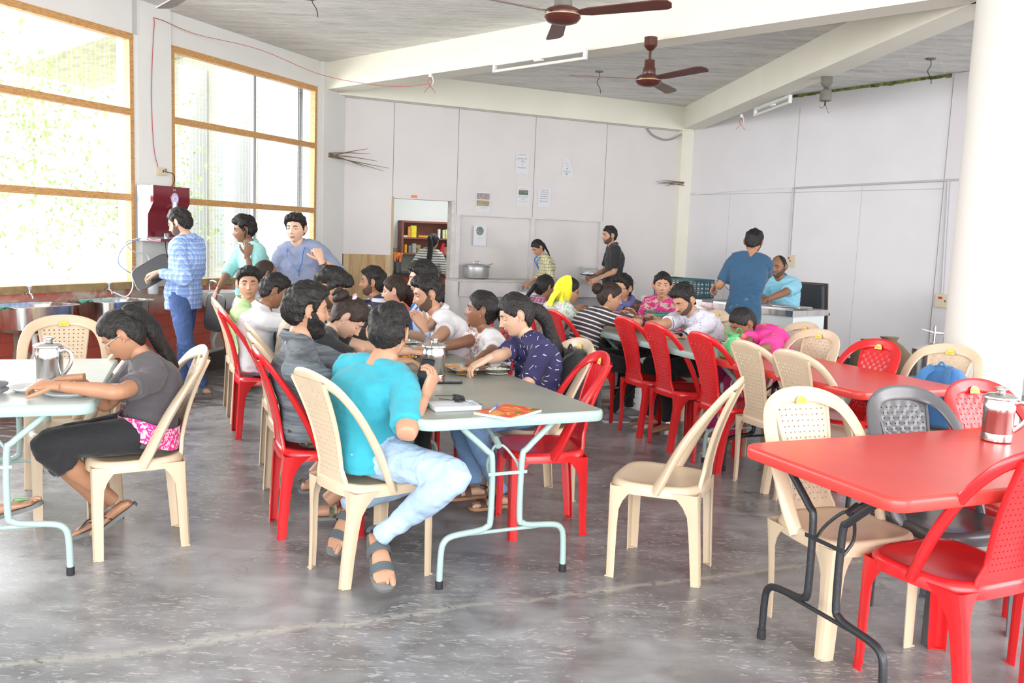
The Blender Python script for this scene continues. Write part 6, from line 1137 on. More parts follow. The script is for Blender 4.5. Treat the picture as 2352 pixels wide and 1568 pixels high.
for u_, z_, l_ in ((4.15, 0.80, 'dark green rag draped on the corner of the nearer sink'), (4.95, 0.79, 'green rag at the left end of the nearer sink')):
    m = MB(); P = LW(u_, z_, 0.30 if u_ < 4.5 else 0.35); nn_ = 8; m.add([P+ld*((i/nn_-.5)*0.13)+ln*((j/nn_-.5)*0.10)+V(0, 0, 0.004-0.05*max(0, abs(i/nn_-.5)+abs(j/nn_-.5)-0.45)+0.006*noise.noise(V(i, j, u_))) for j in range(nn_+1) for i in range(nn_+1)], [(j*(nn_+1)+i, j*(nn_+1)+i+1, (j+1)*(nn_+1)+i+1, (j+1)*(nn_+1)+i) for j in range(nn_) for i in range(nn_)])
    o_ = one(m, 'rag', mat('green_rag_cloth', (0.03, 0.17, 0.12), 0.9), l_, 'cloth'); sm_ = o_.modifiers.new('t', 'SOLIDIFY'); sm_.thickness = 0.003
# wash basin behind the standing men
r = thing('wash_basin', 'white wall-hung wash basin behind the man in blue checks', 'basin', tuple(LW(2.40, 0.80, 0.22)), ang(ld))
def ring(sc, z): return [Vector((math.cos(a)*0.27*sc, math.sin(a)*0.21*sc, z)) for a in [2*PI*k/36 for k in range(36)]]
MB().loftrings([ring(0.45, -0.19), ring(0.75, -0.15), ring(0.98, -0.04), ring(1.0, 0), ring(0.92, 0.0), ring(0.85, -0.04), ring(0.5, -0.13), ring(0.05, -0.14)]).build('bowl', WHT, r)
MB().tube(smoothpath([(0, 0, -0.18), (0, 0, -0.32), (0.12, 0, -0.50), (0.10, 0, -0.60)], 5), 0.019, 10).build('waste_pipe', mat('grey_pvc', (0.36, 0.36, 0.33), 0.5), r); MB().tube([(-0.05, -0.03, -0.60), (0.22, -0.03, -0.62)], 0.02, 8).build('trap', MATS['grey_pvc'], r)
MB().tube(smoothpath([(0, -0.16, 0), (0, -0.16, 0.07), (0, -0.12, 0.10), (0, -0.07, 0.085)], 4), 0.010, 8).build('basin_tap', STEEL, r)
# water purifier on the pilaster
r = thing('water_purifier', 'maroon and silver wall water purifier between the two windows', 'purifier', tuple(LW(3.10, 1.30, 0.04)), 0)
rp = V(*r.location)
def pf(u, z, o): return LW(u, z, o)-rp
m = MB(); u0, u1 = 2.86, 3.32
def extr(prof, ua, ub): m2_ = [pf(ua, z, o) for z, o in prof]; m3_ = [pf(ub, z, o) for z, o in prof]; k = len(prof); return m2_+m3_, [tuple(range(k))[::-1], tuple(range(k, 2*k))]+[(i, (i+1) % k, (i+1) % k+k, i+k) for i in range(k)]
prof = [(1.31, 0.04), (1.81, 0.04), (1.815, 0.10), (1.81, 0.20), (1.66, 0.20), (1.60, 0.185), (1.54, 0.155), (1.34, 0.15), (1.31, 0.15)]
m.add(*extr(prof, u0, u1)); m.build('casing', mat('silver_grey_plastic', (0.52, 0.54, 0.57), 0.35), r)
m = MB(); prof = [(1.815, 0.20), (1.815, 0.235), (1.66, 0.235), (1.60, 0.20), (1.55, 0.168), (1.34, 0.163), (1.34, 0.15), (1.54, 0.150), (1.60, 0.182), (1.66, 0.20)]
m.add(*extr(prof, u0, u1)); m.add(*extr([(1.30, 0.04), (1.325, 0.04), (1.325, 0.32), (1.30, 0.32)], u0, u1)); m.build('front_panel', MAROON, r)
m = MB(); c = pf(3.06, 1.70, 0.237); M3 = Matrix((ld, V(0, 0, 1), ln)).transposed(); m.lathe([(0.045, 0), (0.045, 0.008), (0.02, 0.012), (0.001, 0.012)], c, 24, M=Matrix((ld, V(0, 0, 1.3), ln)).transposed()); m.tube([c+V(0, 0, -0.03), c+V(0, 0, -0.12)], 0.026, 14); m.build('dispenser', mat('silver_trim', (0.60, 0.60, 0.62), 0.25, metal=0.5), r)
m = MB(); m.tube([c+ln*0.013+(ld*math.cos(a)+V(0, 0, 1)*math.sin(a))*0.024 for a in [2*PI*k/20 for k in range(21)]], 0.005, 6); nl = bpy.data.materials.new('violet_indicator'); nl.use_nodes = True; nl.node_tree.nodes['Principled BSDF'].inputs['Emission Color'].default_value = (0.25, 0.15, 1, 1); nl.node_tree.nodes['Principled BSDF'].inputs['Emission Strength'].default_value = 0.8; nl.node_tree.nodes['Principled BSDF'].inputs['Base Color'].default_value = (0.3, 0.2, 0.8, 1); m.build('indicator_ring', nl, r)
vs, fs = text_mesh('LG', 0.028); m = MB(); m.add([pf(3.06, 1.785, 0.2365)-ld*v.x+V(0, 0, v.y) for v in vs], fs); m.build('logo', mat('silver_print', (0.7, 0.7, 0.72), 0.4), r, smooth=False)
m = MB(); m.add([pf(u, z, o) for u, z, o in ((3.3215, 1.72, 0.06), (3.3215, 1.72, 0.13), (3.3215, 1.60, 0.13), (3.3215, 1.60, 0.06))], [(0, 1, 2, 3)]); m.build('rating_label', PAPER, r, smooth=False)
m = MB().lathe([(0.024, 0), (0.027, 0.05), (0.028, 0.052), (0.024, 0.05), (0.022, 0.004), (0.001, 0.003)], (0, 0, 0), 18); one(m, 'steel_cup', STEEL, 'small steel cup standing on the drip shelf of the purifier', 'cup', tuple(LW(3.18, 1.326, 0.25)))
r = thing('water_filter', 'white cartridge water filter hanging below the purifier', 'filter', tuple(LW(3.22, 0.80, 0.12)))
MB().lathe([(0.042, 0), (0.048, 0.01), (0.050, 0.20), (0.050, 0.205)], (0, 0, 0), 24).build('canister', WPL, r); MB().lathe([(0.056, 0.205), (0.060, 0.21), (0.060, 0.27), (0.03, 0.285)], (0, 0, 0), 24).build('filter_head', WPL, r)
blu = mat('thin_blue_tube', (0.16, 0.25, 0.65), 0.4)
one(MB().tube(smoothpath([LW(3.34, 1.32, 0.10), LW(3.60, 1.24, 0.16), LW(3.66, 1.10, 0.16), LW(3.50, 1.0, 0.15), LW(3.28, 0.93, 0.14)], 6), 0.004, 6), 'blue_tube', blu, 'thin blue tube looping from the purifier to the filter', 'tube')
one(MB().tube(smoothpath([LW(3.25, 1.10, 0.12), LW(3.32, 1.18, 0.14), LW(3.48, 1.20, 0.16), LW(3.58, 1.28, 0.16), LW(3.40, 1.32, 0.12)], 6), 0.006, 8), 'white_hose', WPL, 'white hose from the purifier base to the filter head', 'hose')
one(MB().tube(smoothpath([LW(3.70, 0.84, 0.13), LW(3.62, 0.80, 0.20), LW(3.54, 0.88, 0.2), LW(3.55, 1.02, 0.2), LW(3.50, 1.06, 0.16), LW(3.28, 1.05, 0.13)], 6), 0.006, 8), 'white_hose', WPL, 'pale hose rising from the tap of the further sink', 'hose')
one(MB().tube(smoothpath([LW(3.02, 1.31, 0.08), LW(2.98, 1.15, 0.07), LW(2.80, 0.98, 0.06), LW(2.70, 0.93, 0.05)], 6), 0.004, 6), 'power_lead', RUB, 'black lead hanging down from the purifier', 'cable')
def socketbox(F, u, z, w_, h_, off, label):
    m = MB(); wbox(m, F, u-w_/2, u+w_/2, z-h_/2, z+h_/2, off, off+0.035); m.m = 1; wbox(m, F, u-0.006, u+0.006, z-0.01, z+0.012, off+0.035, off+0.038); m.m = 2; wbox(m, F, u-w_*0.35, u-w_*0.15, z+h_*0.15, z+h_*0.32, off+0.035, off+0.040)
    return one(m, 'switch_socket', [mat('ivory_switch_plate', (0.60, 0.52, 0.38), 0.4), RUB, mat('red_rocker', (0.45, 0.02, 0.02), 0.4)], label, 'socket', smooth=False)
socketbox(LW, 3.03, 1.96, 0.11, 0.07, 0.035, 'ivory socket box above the water purifier'); socketbox(RW, 2.07, 1.29, 0.10, 0.16, 0.0, 'ivory switch box behind the balding man'); socketbox(RW, 4.28, 0.93, 0.24, 0.15, 0.02, 'wide ivory switch and socket plate beside the white column')
one(MB().tube(smoothpath([LW(3.02, 1.96, 0.08), LW(2.93, 1.94, 0.10), LW(2.90, 1.87, 0.08), LW(2.95, 1.81, 0.08)], 6), 0.004, 6), 'plug_lead', RUB, 'short black plug lead from the socket to the purifier', 'cable')
redw = mat('red_flex', (0.42, 0.06, 0.06), 0.6)
one(MB().tube(smoothpath([LW(3.07, 1.98, 0.05), LW(3.12, 2.2, 0.045), LW(3.14, 2.7, 0.045), LW(3.10, 3.28, 0.045), LW(3.06, 3.36, 0.05), LW(2.6, 3.32, 0.08), V(-2.70, 9.3, 3.27), V(-2.25, 10.0, 3.17), V(-1.75, 10.1, 3.10), V(-1.3, 9.95, 3.06), V(-0.98, 9.70, 3.06)], 6), 0.0032, 6), 'red_wire', redw, 'thin red wire running up the pilaster and across to the beam', 'wire')
def twigs(P, ds, label):
    m = MB()
    for i, (d, L_) in enumerate(ds): d = V(*d).normalized(); q = P+V(0, 0, 0.02*(i % 3-1)); m.tube([q-d*0.12, q+d*L_*0.5+V(0, 0, 0.012*(i % 2)), q+d*L_], [0.006, 0.005, 0.002], 6)
    return one(m, 'twig_bundle', mat('dry_twig', (0.14, 0.10, 0.06), 0.9), label, 'twigs')
twigs(LW(0.30, 2.38, 0.06)+V(0, 0, 0), (((0.9, 0.35, -0.12), .75), ((0.9, 0.42, -0.05), .6), ((.9, .3, -.3), .45), ((.8, .4, .25), .5), ((.85, .4, -0.2), .7), ((.9, .3, 0.05), .5)), 'bundle of dry twigs stuck out beside the right window'); twigs(BW(5.08, 2.36, 0.12), (((-0.9, -0.42, 0.06), .38), ((-0.9, -.42, -0.1), .36), ((-.9, -.4, 0.02), .3), ((-0.8, -.5, -.15), .25)), 'few dry twigs stuck out at the far corner post')
# ================================================================ ceiling fittings
def fan(c, zmotor, ztop, ang0, label, blades=True, stub=False):
    r = thing('ceiling_fan', label, 'fan', (c[0], c[1], zmotor)); top = ztop-zmotor; cap = DUST if stub else BRN
    MB().lathe([(0.055, top), (0.055, top-0.07), (0.03, top-0.10), (0.012, top-0.11)], (0, 0, 0), 24).build('canopy', cap, r)
    MB().tube([(0, 0, top-0.05), (0, 0, 0.06 if not stub else 0.10)], 0.011, 12).build('down_rod', BRN, r)
    if stub:
        MB().lathe([(0.02, 0.12), (0.05, 0.10), (0.055, 0.09), (0.058, 0.0), (0.05, -0.005)], (0, 0, 0), 24).build('lower_cup', DUST, r); m = MB(); m.tube([(0, 0, 0), (0, 0, -0.05)], 0.008, 8); [m.tube(smoothpath([(0, 0, -0.03), (0.02*k, 0.01, -0.07), (0.05*k, 0.02, -0.09-0.03*k)], 4), 0.002, 5) for k in (-1, 1)]; m.build('bare_wires', RUB, r); return r
    MB().lathe([(0.03, 0.17), (0.042, 0.165), (0.045, 0.11), (0.052, 0.10), (0.055, 0.05), (0.05, 0.04)], (0, 0, 0), 24).build('lower_canopy', DUST if blades == 2 else BRN, r)
    m = MB().lathe([(0.03, 0.05), (0.07, 0.045), (0.10, 0.030), (0.108, 0.012), (0.104, 0.002), (0.104, -0.006), (0.108, -0.012), (0.09, -0.035), (0.05, -0.048), (0.001, -0.052)], (0, 0, 0), 36); m.build('motor', BRN, r)
    MB().lathe([(0.1085, 0.001), (0.1085, -0.006)], (0, 0, 0), 36, cap=False).build('trim_ring', mat('old_gold_trim', (0.42, 0.30, 0.18), 0.4, metal=0.5), r)
    for k in range(3):
        a = math.radians(ang0+120*k); M3 = Matrix.Rotation(a, 3, 'Z') @ Matrix.Rotation(math.radians(-12), 3, 'X'); m = MB()
        m.add([M3 @ V(x, y, z) for z in (0.013, 0.007) for x, y in ((0.08, -0.02), (0.17, -0.045), (0.60, -0.060), (0.655, -0.045), (0.67, -0.01), (0.655, 0.04), (0.63, 0.055), (0.17, 0.045), (0.08, 0.02))], [tuple(range(9)), tuple(range(9, 18))[::-1]]+[(i, (i+1) % 9, (i+1) % 9+9, i+9) for i in range(9)]); m.build('blade', mat('fan_blade_brown', (0.10, 0.035, 0.03), 0.35, var=0.15), r, smooth=False)
    return r
fan((0.225, 5.40), 2.775, FZ, -28, 'nearest brown ceiling fan at the top centre, grey cap over the motor', blades=2)
fan((1.06, 7.60), 2.81, 3.16, -57, 'brown ceiling fan hanging from the beam over the middle tables')
fan((-1.86, 5.22), 2.80, FZ, 8, 'ceiling fan whose edge just shows at the top left of the picture')
fan((3.02, 9.0), 2.93, 3.16, 0, 'dusty fan mount without blades under the right beam', stub=True)
def tube_light(a, b, label):
    a, b = V(*a), V(*b); c = (a+b)/2; d = (b-a).normalized(); r = thing('tube_light', label, 'light', tuple(c), ang(d), 'fluorescent tube lights under the beams'); L_ = (b-a).length
    MB().box((0, 0.0, 0.035), (L_, 0.035, 0.03)).build('batten_housing', WHT, r, smooth=False)
    for s_ in (-1, 1): MB().rbox((s_*(L_/2-0.01), 0, 0.0), (0.03, 0.04, 0.09), 0.008).build('lamp_holder', WHT, r)
    MB().tube([(-L_/2+0.02, 0, -0.03), (L_/2-0.02, 0, -0.03)], 0.014, 14).build('lamp_tube', mat('unlit_tube_glass', (0.70, 0.72, 0.66), 0.2), r); MB().rbox((0.0, 0.01, 0.02), (0.10, 0.04, 0.03), 0.005).build('starter', WPL, r)
tube_light((-0.28, 8.90, 3.10), (0.56, 8.08, 3.10), 'unlit tube light below the long beam, left of the middle fan'); tube_light((2.90, 11.2, 3.11), (3.00, 10.1, 3.11), 'unlit tube light below the right beam')
for p_, l_ in (((-0.98, 9.66, 3.14), 'white cable clip with dangling wire ends under the long beam'), ((2.87, 11.75, 3.14), 'small white clip under the right beam')):
    m = MB(); m.box((0, 0, 0), (0.03, 0.03, 0.04)); m.tube(smoothpath([(0.02, 0, 0.0), (0.035, 0, -0.06), (0.02, 0, -0.10)], 4), 0.006, 6); m.m = 1
    for s_ in (-1, 1): m.tube(smoothpath([(0, 0, -0.02), (-0.02*s_, 0, -0.08), (0.03*s_, 0.01, -0.14), (0.06*s_, 0, -0.18)], 4), 0.003, 5)
    one(m, 'cable_clip', [WPL, redw], l_, 'clip', p_)
for p_, l_ in (((0.92, 10.9, FZ), 'bare wire hanging from the ceiling left of the middle fan'), ((-1.75, 7.6, FZ), 'looped wire ends at the top edge left of the nearest fan'), ((4.25, 9.5, FZ), 'stub of wire on the ceiling above the right wall')):
    m = MB(); m.lathe([(0.05, 0), (0.045, -0.012), (0.001, -0.014)], (0, 0, 0), 14); m.m = 1; m.tube(smoothpath([(0, 0, 0), (0.01, 0, -0.07), (-0.02, 0, -0.13), (0.02, 0, -0.20), (0.03, 0, -0.26)], 4), 0.004, 5); one(m, 'ceiling_wire', [DUST, RUB], l_, 'wire', p_)
one(MB().tube(smoothpath([BW(4.55, 3.12, 0.03), BW(4.65, 3.03, 0.05), BW(4.85, 2.98, 0.06), BW(5.02, 3.02, 0.06), BW(5.10, 3.08, 0.12)], 6), 0.012, 8), 'conduit_hose', mat('grey_flex_conduit', (0.28, 0.28, 0.27), 0.6), 'sagging grey hose under the beam in the far corner', 'hose')
# conduits on the right wall
cd = mat('grey_conduit', (0.47, 0.48, 0.49), 0.5)
def conduit(pts, label): m = MB(); m.tube(pts, 0.012, 8); return one(m, 'conduit', cd, label, 'conduit')
conduit([RW(2.02, 2.255, 0.02), RW(4.75, 2.30, 0.040)], 'horizontal grey conduit along the right wall'); conduit([RW(2.02, 2.25, 0.02), RW(2.03, 1.37, 0.02)], 'vertical grey conduit down to the switch box behind the balding man'); conduit([RW(4.17, 2.29, 0.035), RW(4.22, 1.01, 0.035)], 'vertical grey conduit down to the wide socket plate beside the column')
one(MB().tube(smoothpath([RW(0.02, 2.21, 0.01), RW(0.2, 2.23, 0.01), RW(0.22, 2.20, 0.01), RW(1.0, 2.235, 0.01), RW(2.0, 2.262, 0.01)], 4), 0.004, 5), 'white_wire', WPL, 'thin white wire tacked along the right wall from the corner', 'wire')
# ================================================================ posters
def poster(u, z, w_, h_, label, draw, torn=False):
    P = BW(u, z, 0.004); r = thing('poster', label, 'poster', tuple(P), ang(bd)); m = MB()
    pts = [(-w_/2, -h_/2), (w_/2, -h_/2), (w_/2, h_/2), (-w_/2, h_/2)]
    if torn: pts = [(-w_/2, -h_/2), (w_/2, -h_/2), (w_/2, -h_*0.12), (w_*0.12, h_/2), (-w_*0.35, h_/2)]
    k = len(pts); m.add([(x_, 0.0, y_) for x_, y_ in pts]+[(x_, -0.001, y_) for x_, y_ in pts], [tuple(range(k)), tuple(range(k, 2*k))[::-1]]); m.build('sheet', PAPER, r, smooth=False)
    for it in draw:
        m = MB()
        if it[0] == 't':
            _, txt, sz, x_, y_, mm = it; vs, fs = text_mesh(txt, sz); m.add([(v.x+x_, -0.0022, v.y+y_) for v in vs], fs); m.build('lettering', mm, r, smooth=False)
        elif it[0] == 'p': _, x_, y_, a_, b_, mm = it; m.box((x_, -0.0016, y_), (a_, 0.001, b_)); m.build('picture', mm, r, smooth=False)
        elif it[0] == 'o': _, x_, y_, a_, b_, mm = it; m.lathe([(1, 0), (0.001, 0.0003)], (0, 0, 0), 28, M=Matrix(((a_, 0, 0), (0, 0, -1), (0, b_, 0)))); o_ = m.build('picture', mm, r, smooth=False); o_.location = (x_, -0.0018, y_)
floral('crowd_photo', (0.35, 0.30, 0.24), [(0.10, 0.14, 0.12), (0.60, 0.62, 0.60), (0.45, 0.10, 0.08), (0.20, 0.26, 0.34)], 60, 0.50); floral('field_photo', (0.36, 0.26, 0.12), [(0.16, 0.18, 0.09), (0.58, 0.50, 0.40)], 60, 0.52); floral('dark_meal_photo', (0.06, 0.12, 0.11), [(0.45, 0.35, 0.18), (0.14, 0.22, 0.20)], 45, 0.54); floral('portrait_photo', (0.05, 0.12, 0.13), [(0.40, 0.38, 0.34), (0.16, 0.22, 0.22)], 26, 0.50)
poster(2.555, 2.485, 0.20, 0.28, 'paper notice with curved lettering, top left of the two highest on the back wall', [('t', 'Young Being Zaman', 0.016, 0, 0.115, INK), ('t', 'Have the wealth', 0.021, 0.0, 0.062, INK), ('t', 'but', 0.018, 0, 0.040, INK), ('t', 'wasting', 0.021, 0.01, 0.020, INK), ('t', 'Food', 0.016, -0.07, 0.045, INK), ('o', 0, -0.018, 0.010, 0.012, cd), ('t', 'Being Zaman', 0.024, 0, -0.060, INK)])
poster(3.265, 2.47, 0.19, 0.26, 'torn paper notice, the highest one on the right of the back wall', [('t', 'Being', 0.014, -0.03, 0.095, ORG), ('t', 'Save', 0.020, -0.02, 0.062, INK), ('t', 'the', 0.014, 0.0, 0.042, INK), ('t', 'waste', 0.018, 0.01, 0.022, INK), ('o', -0.005, -0.015, 0.011, 0.012, ORG), ('t', 'Being Zaman', 0.021, 0.005, -0.055, INK), ('o', -0.01, -0.09, 0.018, 0.014, mat('teal_print', (0.25, 0.45, 0.42), 0.8))], torn=True)
poster(1.985, 1.925, 0.21, 0.28, 'notice with two crowd photographs left of the yellow-lettered one', [('p', 0.0, 0.075, 0.19, 0.085, MATS['crowd_photo']), ('p', 0.0, -0.017, 0.19, 0.075, MATS['field_photo']), ('t', 'children going hungry while food is', 0.008, 0, -0.072, INK), ('t', 'thrown away every single day here', 0.008, 0, -0.088, INK)])
poster(2.59, 2.03, 0.20, 0.27, 'notice with yellow lettering reading do not waste food', [('t', 'Young Being', 0.024, 0, 0.108, YINK), ('p', 0.0, 0.055, 0.145, 0.065, MATS['dark_meal_photo']), ('t', 'Do not Waste', 0.025, 0, -0.004, INK), ('t', 'Food', 0.025, 0, -0.035, INK), ('t', 'Being Zaman', 0.024, 0, -0.068, YINK)])
poster(2.915, 2.035, 0.20, 0.27, 'text only notice about a fine for wasted food', [('t', t_, 0.019, 0, 0.105-0.030*i_, INK) for i_, t_ in enumerate(('Food you wasted', 'could fill several', 'empty stomachs', 'in Guwahati and', 'Kamrup (metro).'))]+[('t', '[Fine Rs 50/-]', 0.023, 0, -0.055, INK)])
P_ = 1.955; 
poster(P_, 1.465, 0.19, 0.27, 'pale notice with a dark oval portrait on the hatch board', [('o', 0.0, 0.065, 0.055, 0.060, MATS['portrait_photo']), ('t', 'Every grain', 0.014, 0, -0.025, MATS['teal_print']), ('t', 'is food', 0.014, 0, -0.045, MATS['teal_print'])])
vs, fs = text_mesh('Menu', 0.030); m = MB(); m.box((0, 0.0, 0), (0.085, 0.002, 0.035)); m.m = 1; m.add([(v.x, -0.002, v.y) for v in vs], fs); one(m, 'door_sticker', [ORG, mat('pale_sticker_print', (0.8, 0.45, 0.3), 0.6)], 'small orange sticker above the kitchen doorway', 'sticker', tuple(BW(1.0, 1.945, 0.003)), ang(bd), smooth=False)
# ================================================================ serving ledge, kitchen
r = thing('cooking_pot', 'large aluminium pot with lid standing on the serving ledge', 'pot', tuple(BW(1.86, 0.886, 0.16)))
MB().lathe([(0.12, 0), (0.155, 0.012), (0.17, 0.04), (0.17, 0.155), (0.195, 0.16), (0.195, 0.165), (0.168, 0.165), (0.16, 0.02), (0.001, 0.015)], (0, 0, 0), 36).build('pot_body', ALU, r)
lid_ = MB().lathe([(0.185, 0.170), (0.183, 0.178), (0.13, 0.195), (0.05, 0.203), (0.001, 0.205)], (0, 0, 0), 36).build('lid', mat('dull_lid_grey', (0.36, 0.37, 0.38), 0.4, metal=0.8), r); MB().tube([(-0.04, 0, 0.20), (-0.04, 0, 0.235), (0.04, 0, 0.235), (0.04, 0, 0.20)], 0.005, 8).build('lid_handle', STEEL, lid_)
one(MB().tube([(0, 0, 0), (0.10, 0.0, 0.03)], 0.006, 8).ball((-0.02, 0, -0.005), (0.03, 0.02, 0.01), 10, 6), 'ladle', STEEL, 'ladle handle sticking out from under the pot lid', 'ladle', tuple(BW(1.99, 1.065, 0.16)))
m = MB(); m.tube([V(0.05*math.cos(a), 0, 0.05*math.sin(a)) for a in [PI*k/12 for k in range(13)]], 0.004, 6); m.lathe([(0.11, -0.06), (0.13, -0.01), (0.13, 0), (0.125, 0), (0.10, -0.055)], (0, 0, -0.0), 24); one(m, 'steel_basin', STEEL, 'steel basin with a wire handle on a low stand before the ledge', 'basin', tuple(BW(2.46, 0.80, 0.55)))
MB().box((0, 0, 0.37), (0.3, 0.3, 0.74)).build('low_stand', batten, smooth=False); o_ = S.objects['low_stand']; o_.location = BW(2.46, 0, 0.60); tag(o_, 'low pale stand under the steel basin before the ledge', 'stand')
n = N('clear_plastic_jar', 0.15); n.col((0.70, 0.72, 0.72)); n.b.inputs['Transmission Weight'].default_value = 0.6; n.b.inputs['IOR'].default_value = 1.1
m = MB(); m.rbox((0, 0, 0.09), (0.24, 0.15, 0.18), 0.03); m.m = 1; m.rbox((0, 0, 0.19), (0.20, 0.13, 0.02), 0.02); one(m, 'plastic_container', [MATS['clear_plastic_jar'], WPL], 'clear plastic container at the right end of the serving ledge', 'container', tuple(BW(3.62, 0.887, 0.15)), ang(bd))
for k_, (du, l_) in enumerate(((-0.08, 'crumpled blue packet at the left of three on the serving ledge'), (0.02, 'blue and white packet in the middle on the serving ledge'), (0.12, 'crumpled blue packet nearest the right end of the serving ledge'))):
    m = MB(); m.loftrings([ring_at(V(x_, 0, 0.018), V(0, 1, 0), V(0, 0, 1), w_, h_, 12, 2.4) for x_, w_, h_ in ((-0.055, .035, .003), (-0.04, .04, .014), (0.0, .042, .018), (0.04, .038, .013), (0.055, .036, .003))]); one(m, 'food_packet', mat('blue_white_packet', (0.16, 0.25, 0.70), 0.4, var=0.6, vscale=14), l_, 'packet', tuple(BW(3.92+du, 0.888, 0.26)), 0.5+k_*1.1)
KZ = 0.85
m = MB(); wbox(m, BW, -0.4, 3.2, KZ-0.03, KZ, -2.5, -1.75); kc = one(m, 'kitchen_counter', mat('black_stone_top', (0.03, 0.03, 0.032), 0.25), 'black topped brown red kitchen counter seen through the doorway', 'counter', smooth=False)
m = MB(); wbox(m, BW, -0.4, 3.2, 0.68, KZ-0.03, -1.80, -1.77); m.build('front_band', mat('brick_red_paint', (0.26, 0.05, 0.03), 0.6), kc, smooth=False); m = MB(); wbox(m, BW, -0.4, 3.2, 0.0, 0.68, -2.45, -2.35); m.build('under_shelf_back', mat('dark_red_wood', (0.10, 0.025, 0.018), 0.8), kc, smooth=False)  # dark red back board set in under the counter
cw = mat('brown_red_cabinet_paint', (0.24, 0.085, 0.06), 0.6, bump=0.1, var=0.1)
cb = thing('wall_cabinet', 'open brown red wall cabinet of snacks in the kitchen', 'cabinet', tuple(BW(2.0, 1.14, -2.4))); cl = V(*cb.location)
def cpart(name, *a): m = MB(); wbox(m, BW, *a); m.v = [tuple(V(*v)-cl) for v in m.v]; return m.build(name, cw, cb, smooth=False)
cpart('side_panel', 1.57, 1.60, 1.14, 1.645, -2.49, -2.28); cpart('side_panel', 2.43, 2.46, 1.14, 1.645, -2.49, -2.28); cpart('top_panel', 1.57, 2.46, 1.63, 1.66, -2.49, -2.28); cpart('bottom_panel', 1.55, 2.48, 1.125, 1.15, -2.49, -2.26); cpart('shelf', 1.60, 2.43, 1.375, 1.395, -2.49, -2.28); cpart('back_panel', 1.60, 2.43, 1.15, 1.63, -2.492, -2.48)
def carton(u, z, w_, h_, col, nm, label, grp=None, rot=0.0, cyl=False, off=-2.36):
    mm = mat('pack_'+nm, col, 0.4, var=0.12, vscale=20); m = MB()
    if cyl: m.lathe([(w_/2, 0), (w_/2, h_*0.9), (w_*0.42, h_*0.93), (w_*0.42, h_)], (0, 0, 0), 16)
    else: m.rbox((0, 0, h_/2), (w_, 0.06, h_), 0.004)
    o_ = one(m, 'jar' if cyl else 'packet', mm, label, 'jar' if cyl else 'packet', tuple(BW(u, z, off)), ang(bd), grp); o_.rotation_euler.y = rot; return o_
carton(1.78, 1.396, 0.10, 0.19, (0.72, 0.62, 0.03), 'yellow', 'tall yellow packet on the upper shelf of the kitchen cabinet'); carton(1.72, 1.396, 0.06, 0.17, (0.62, 0.30, 0.05), 'amber', 'amber packet behind the yellow one on the upper shelf')
carton(1.98, 1.402, 0.22, 0.03, (0.66, 0.38, 0.04), 'orange', 'flat orange packet lying on the upper shelf'); carton(1.65, 1.396, 0.07, 0.03, (0.60, 0.58, 0.58), 'silver', 'small silver wrapper at the left end of the upper shelf')
for i_, u_ in enumerate((2.22, 2.30, 2.35, 2.40)): carton(u_, 1.396, 0.038, 0.15 - 0.01*(i_ % 2), (0.66, 0.68, 0.36) if i_ else (0.70, 0.72, 0.70), 'cream%d' % (i_ > 0), ('', 'slim pale yellow carton next to the white bottle on the upper shelf', 'slim pale yellow carton in the middle of three on the upper shelf', 'slim pale yellow carton at the very right end of the upper shelf')[i_] if i_ else 'white bottle left of the slim cartons on the upper shelf', 'slim pale cartons on the cabinet shelf' if i_ else None)
carton(1.66, 1.151, 0.055, 0.13, (0.66, 0.33, 0.03), 'orangejar', 'orange jar at the left end of the lower shelf', cyl=True); carton(1.73, 1.151, 0.05, 0.12, (0.20, 0.20, 0.19), 'greyjar', 'grey jar second from left on the lower shelf', cyl=True); carton(1.80, 1.151, 0.09, 0.15, (0.36, 0.36, 0.36), 'steeljar', 'wide steel tin on the lower shelf', cyl=True)
carton(1.88, 1.151, 0.05, 0.13, (0.45, 0.20, 0.16), 'pinkish', 'reddish packet right of the steel tin on the lower shelf'); carton(1.94, 1.16, 0.04, 0.14, (0.35, 0.55, 0.08), 'green', 'bright green packet leaning on the lower shelf', rot=-0.7); carton(2.26, 1.156, 0.05, 0.17, (0.55, 0.02, 0.03), 'red', 'red wrapper leaning on the lower shelf', rot=0.25); carton(2.33, 1.151, 0.085, 0.11, (0.36, 0.14, 0.08), 'brownjar', 'brown jar at the right end of the lower shelf', cyl=True)
r = thing('packet_holder', 'steel holder stuffed with orange crisp packets on the kitchen counter', 'holder', tuple(BW(1.38, KZ, -1.86)))
m = MB(); m.lathe([(0.05, 0), (0.055, 0.005), (0.06, 0.17), (0.056, 0.17), (0.05, 0.01)], (0, 0, 0), 20); m.build('tumbler', mat('dark_tumbler_steel', (0.14, 0.15, 0.16), 0.25, metal=0.8), r)
for k in range(5): MB().rbox((0.018*(k-2), 0.01*(k % 2), 0.23), (0.05, 0.012, 0.16), 0.004, M=Matrix.Rotation(0.12*(k-2), 3, 'Y')).build('crisp_packet', mat('orange_crisp_foil', (0.80, 0.20, 0.04), 0.35, var=0.45, vscale=30), r)
one(MB().rbox((0, 0, 0.05), (0.07, 0.06, 0.10), 0.01), 'paper_cup', WPL, 'small white cup on the kitchen counter seen through the doorway', 'cup', tuple(BW(1.60, KZ+0.001, -1.86)), ang(bd)); one(MB().rbox((0, 0, 0.025), (0.06, 0.06, 0.05), 0.01), 'red_tub', mat('red_cup', (0.60, 0.05, 0.03), 0.4), 'small red tub in front of the white cup in the kitchen', 'tub', tuple(BW(1.645, KZ+0.001, -1.80)), ang(bd))
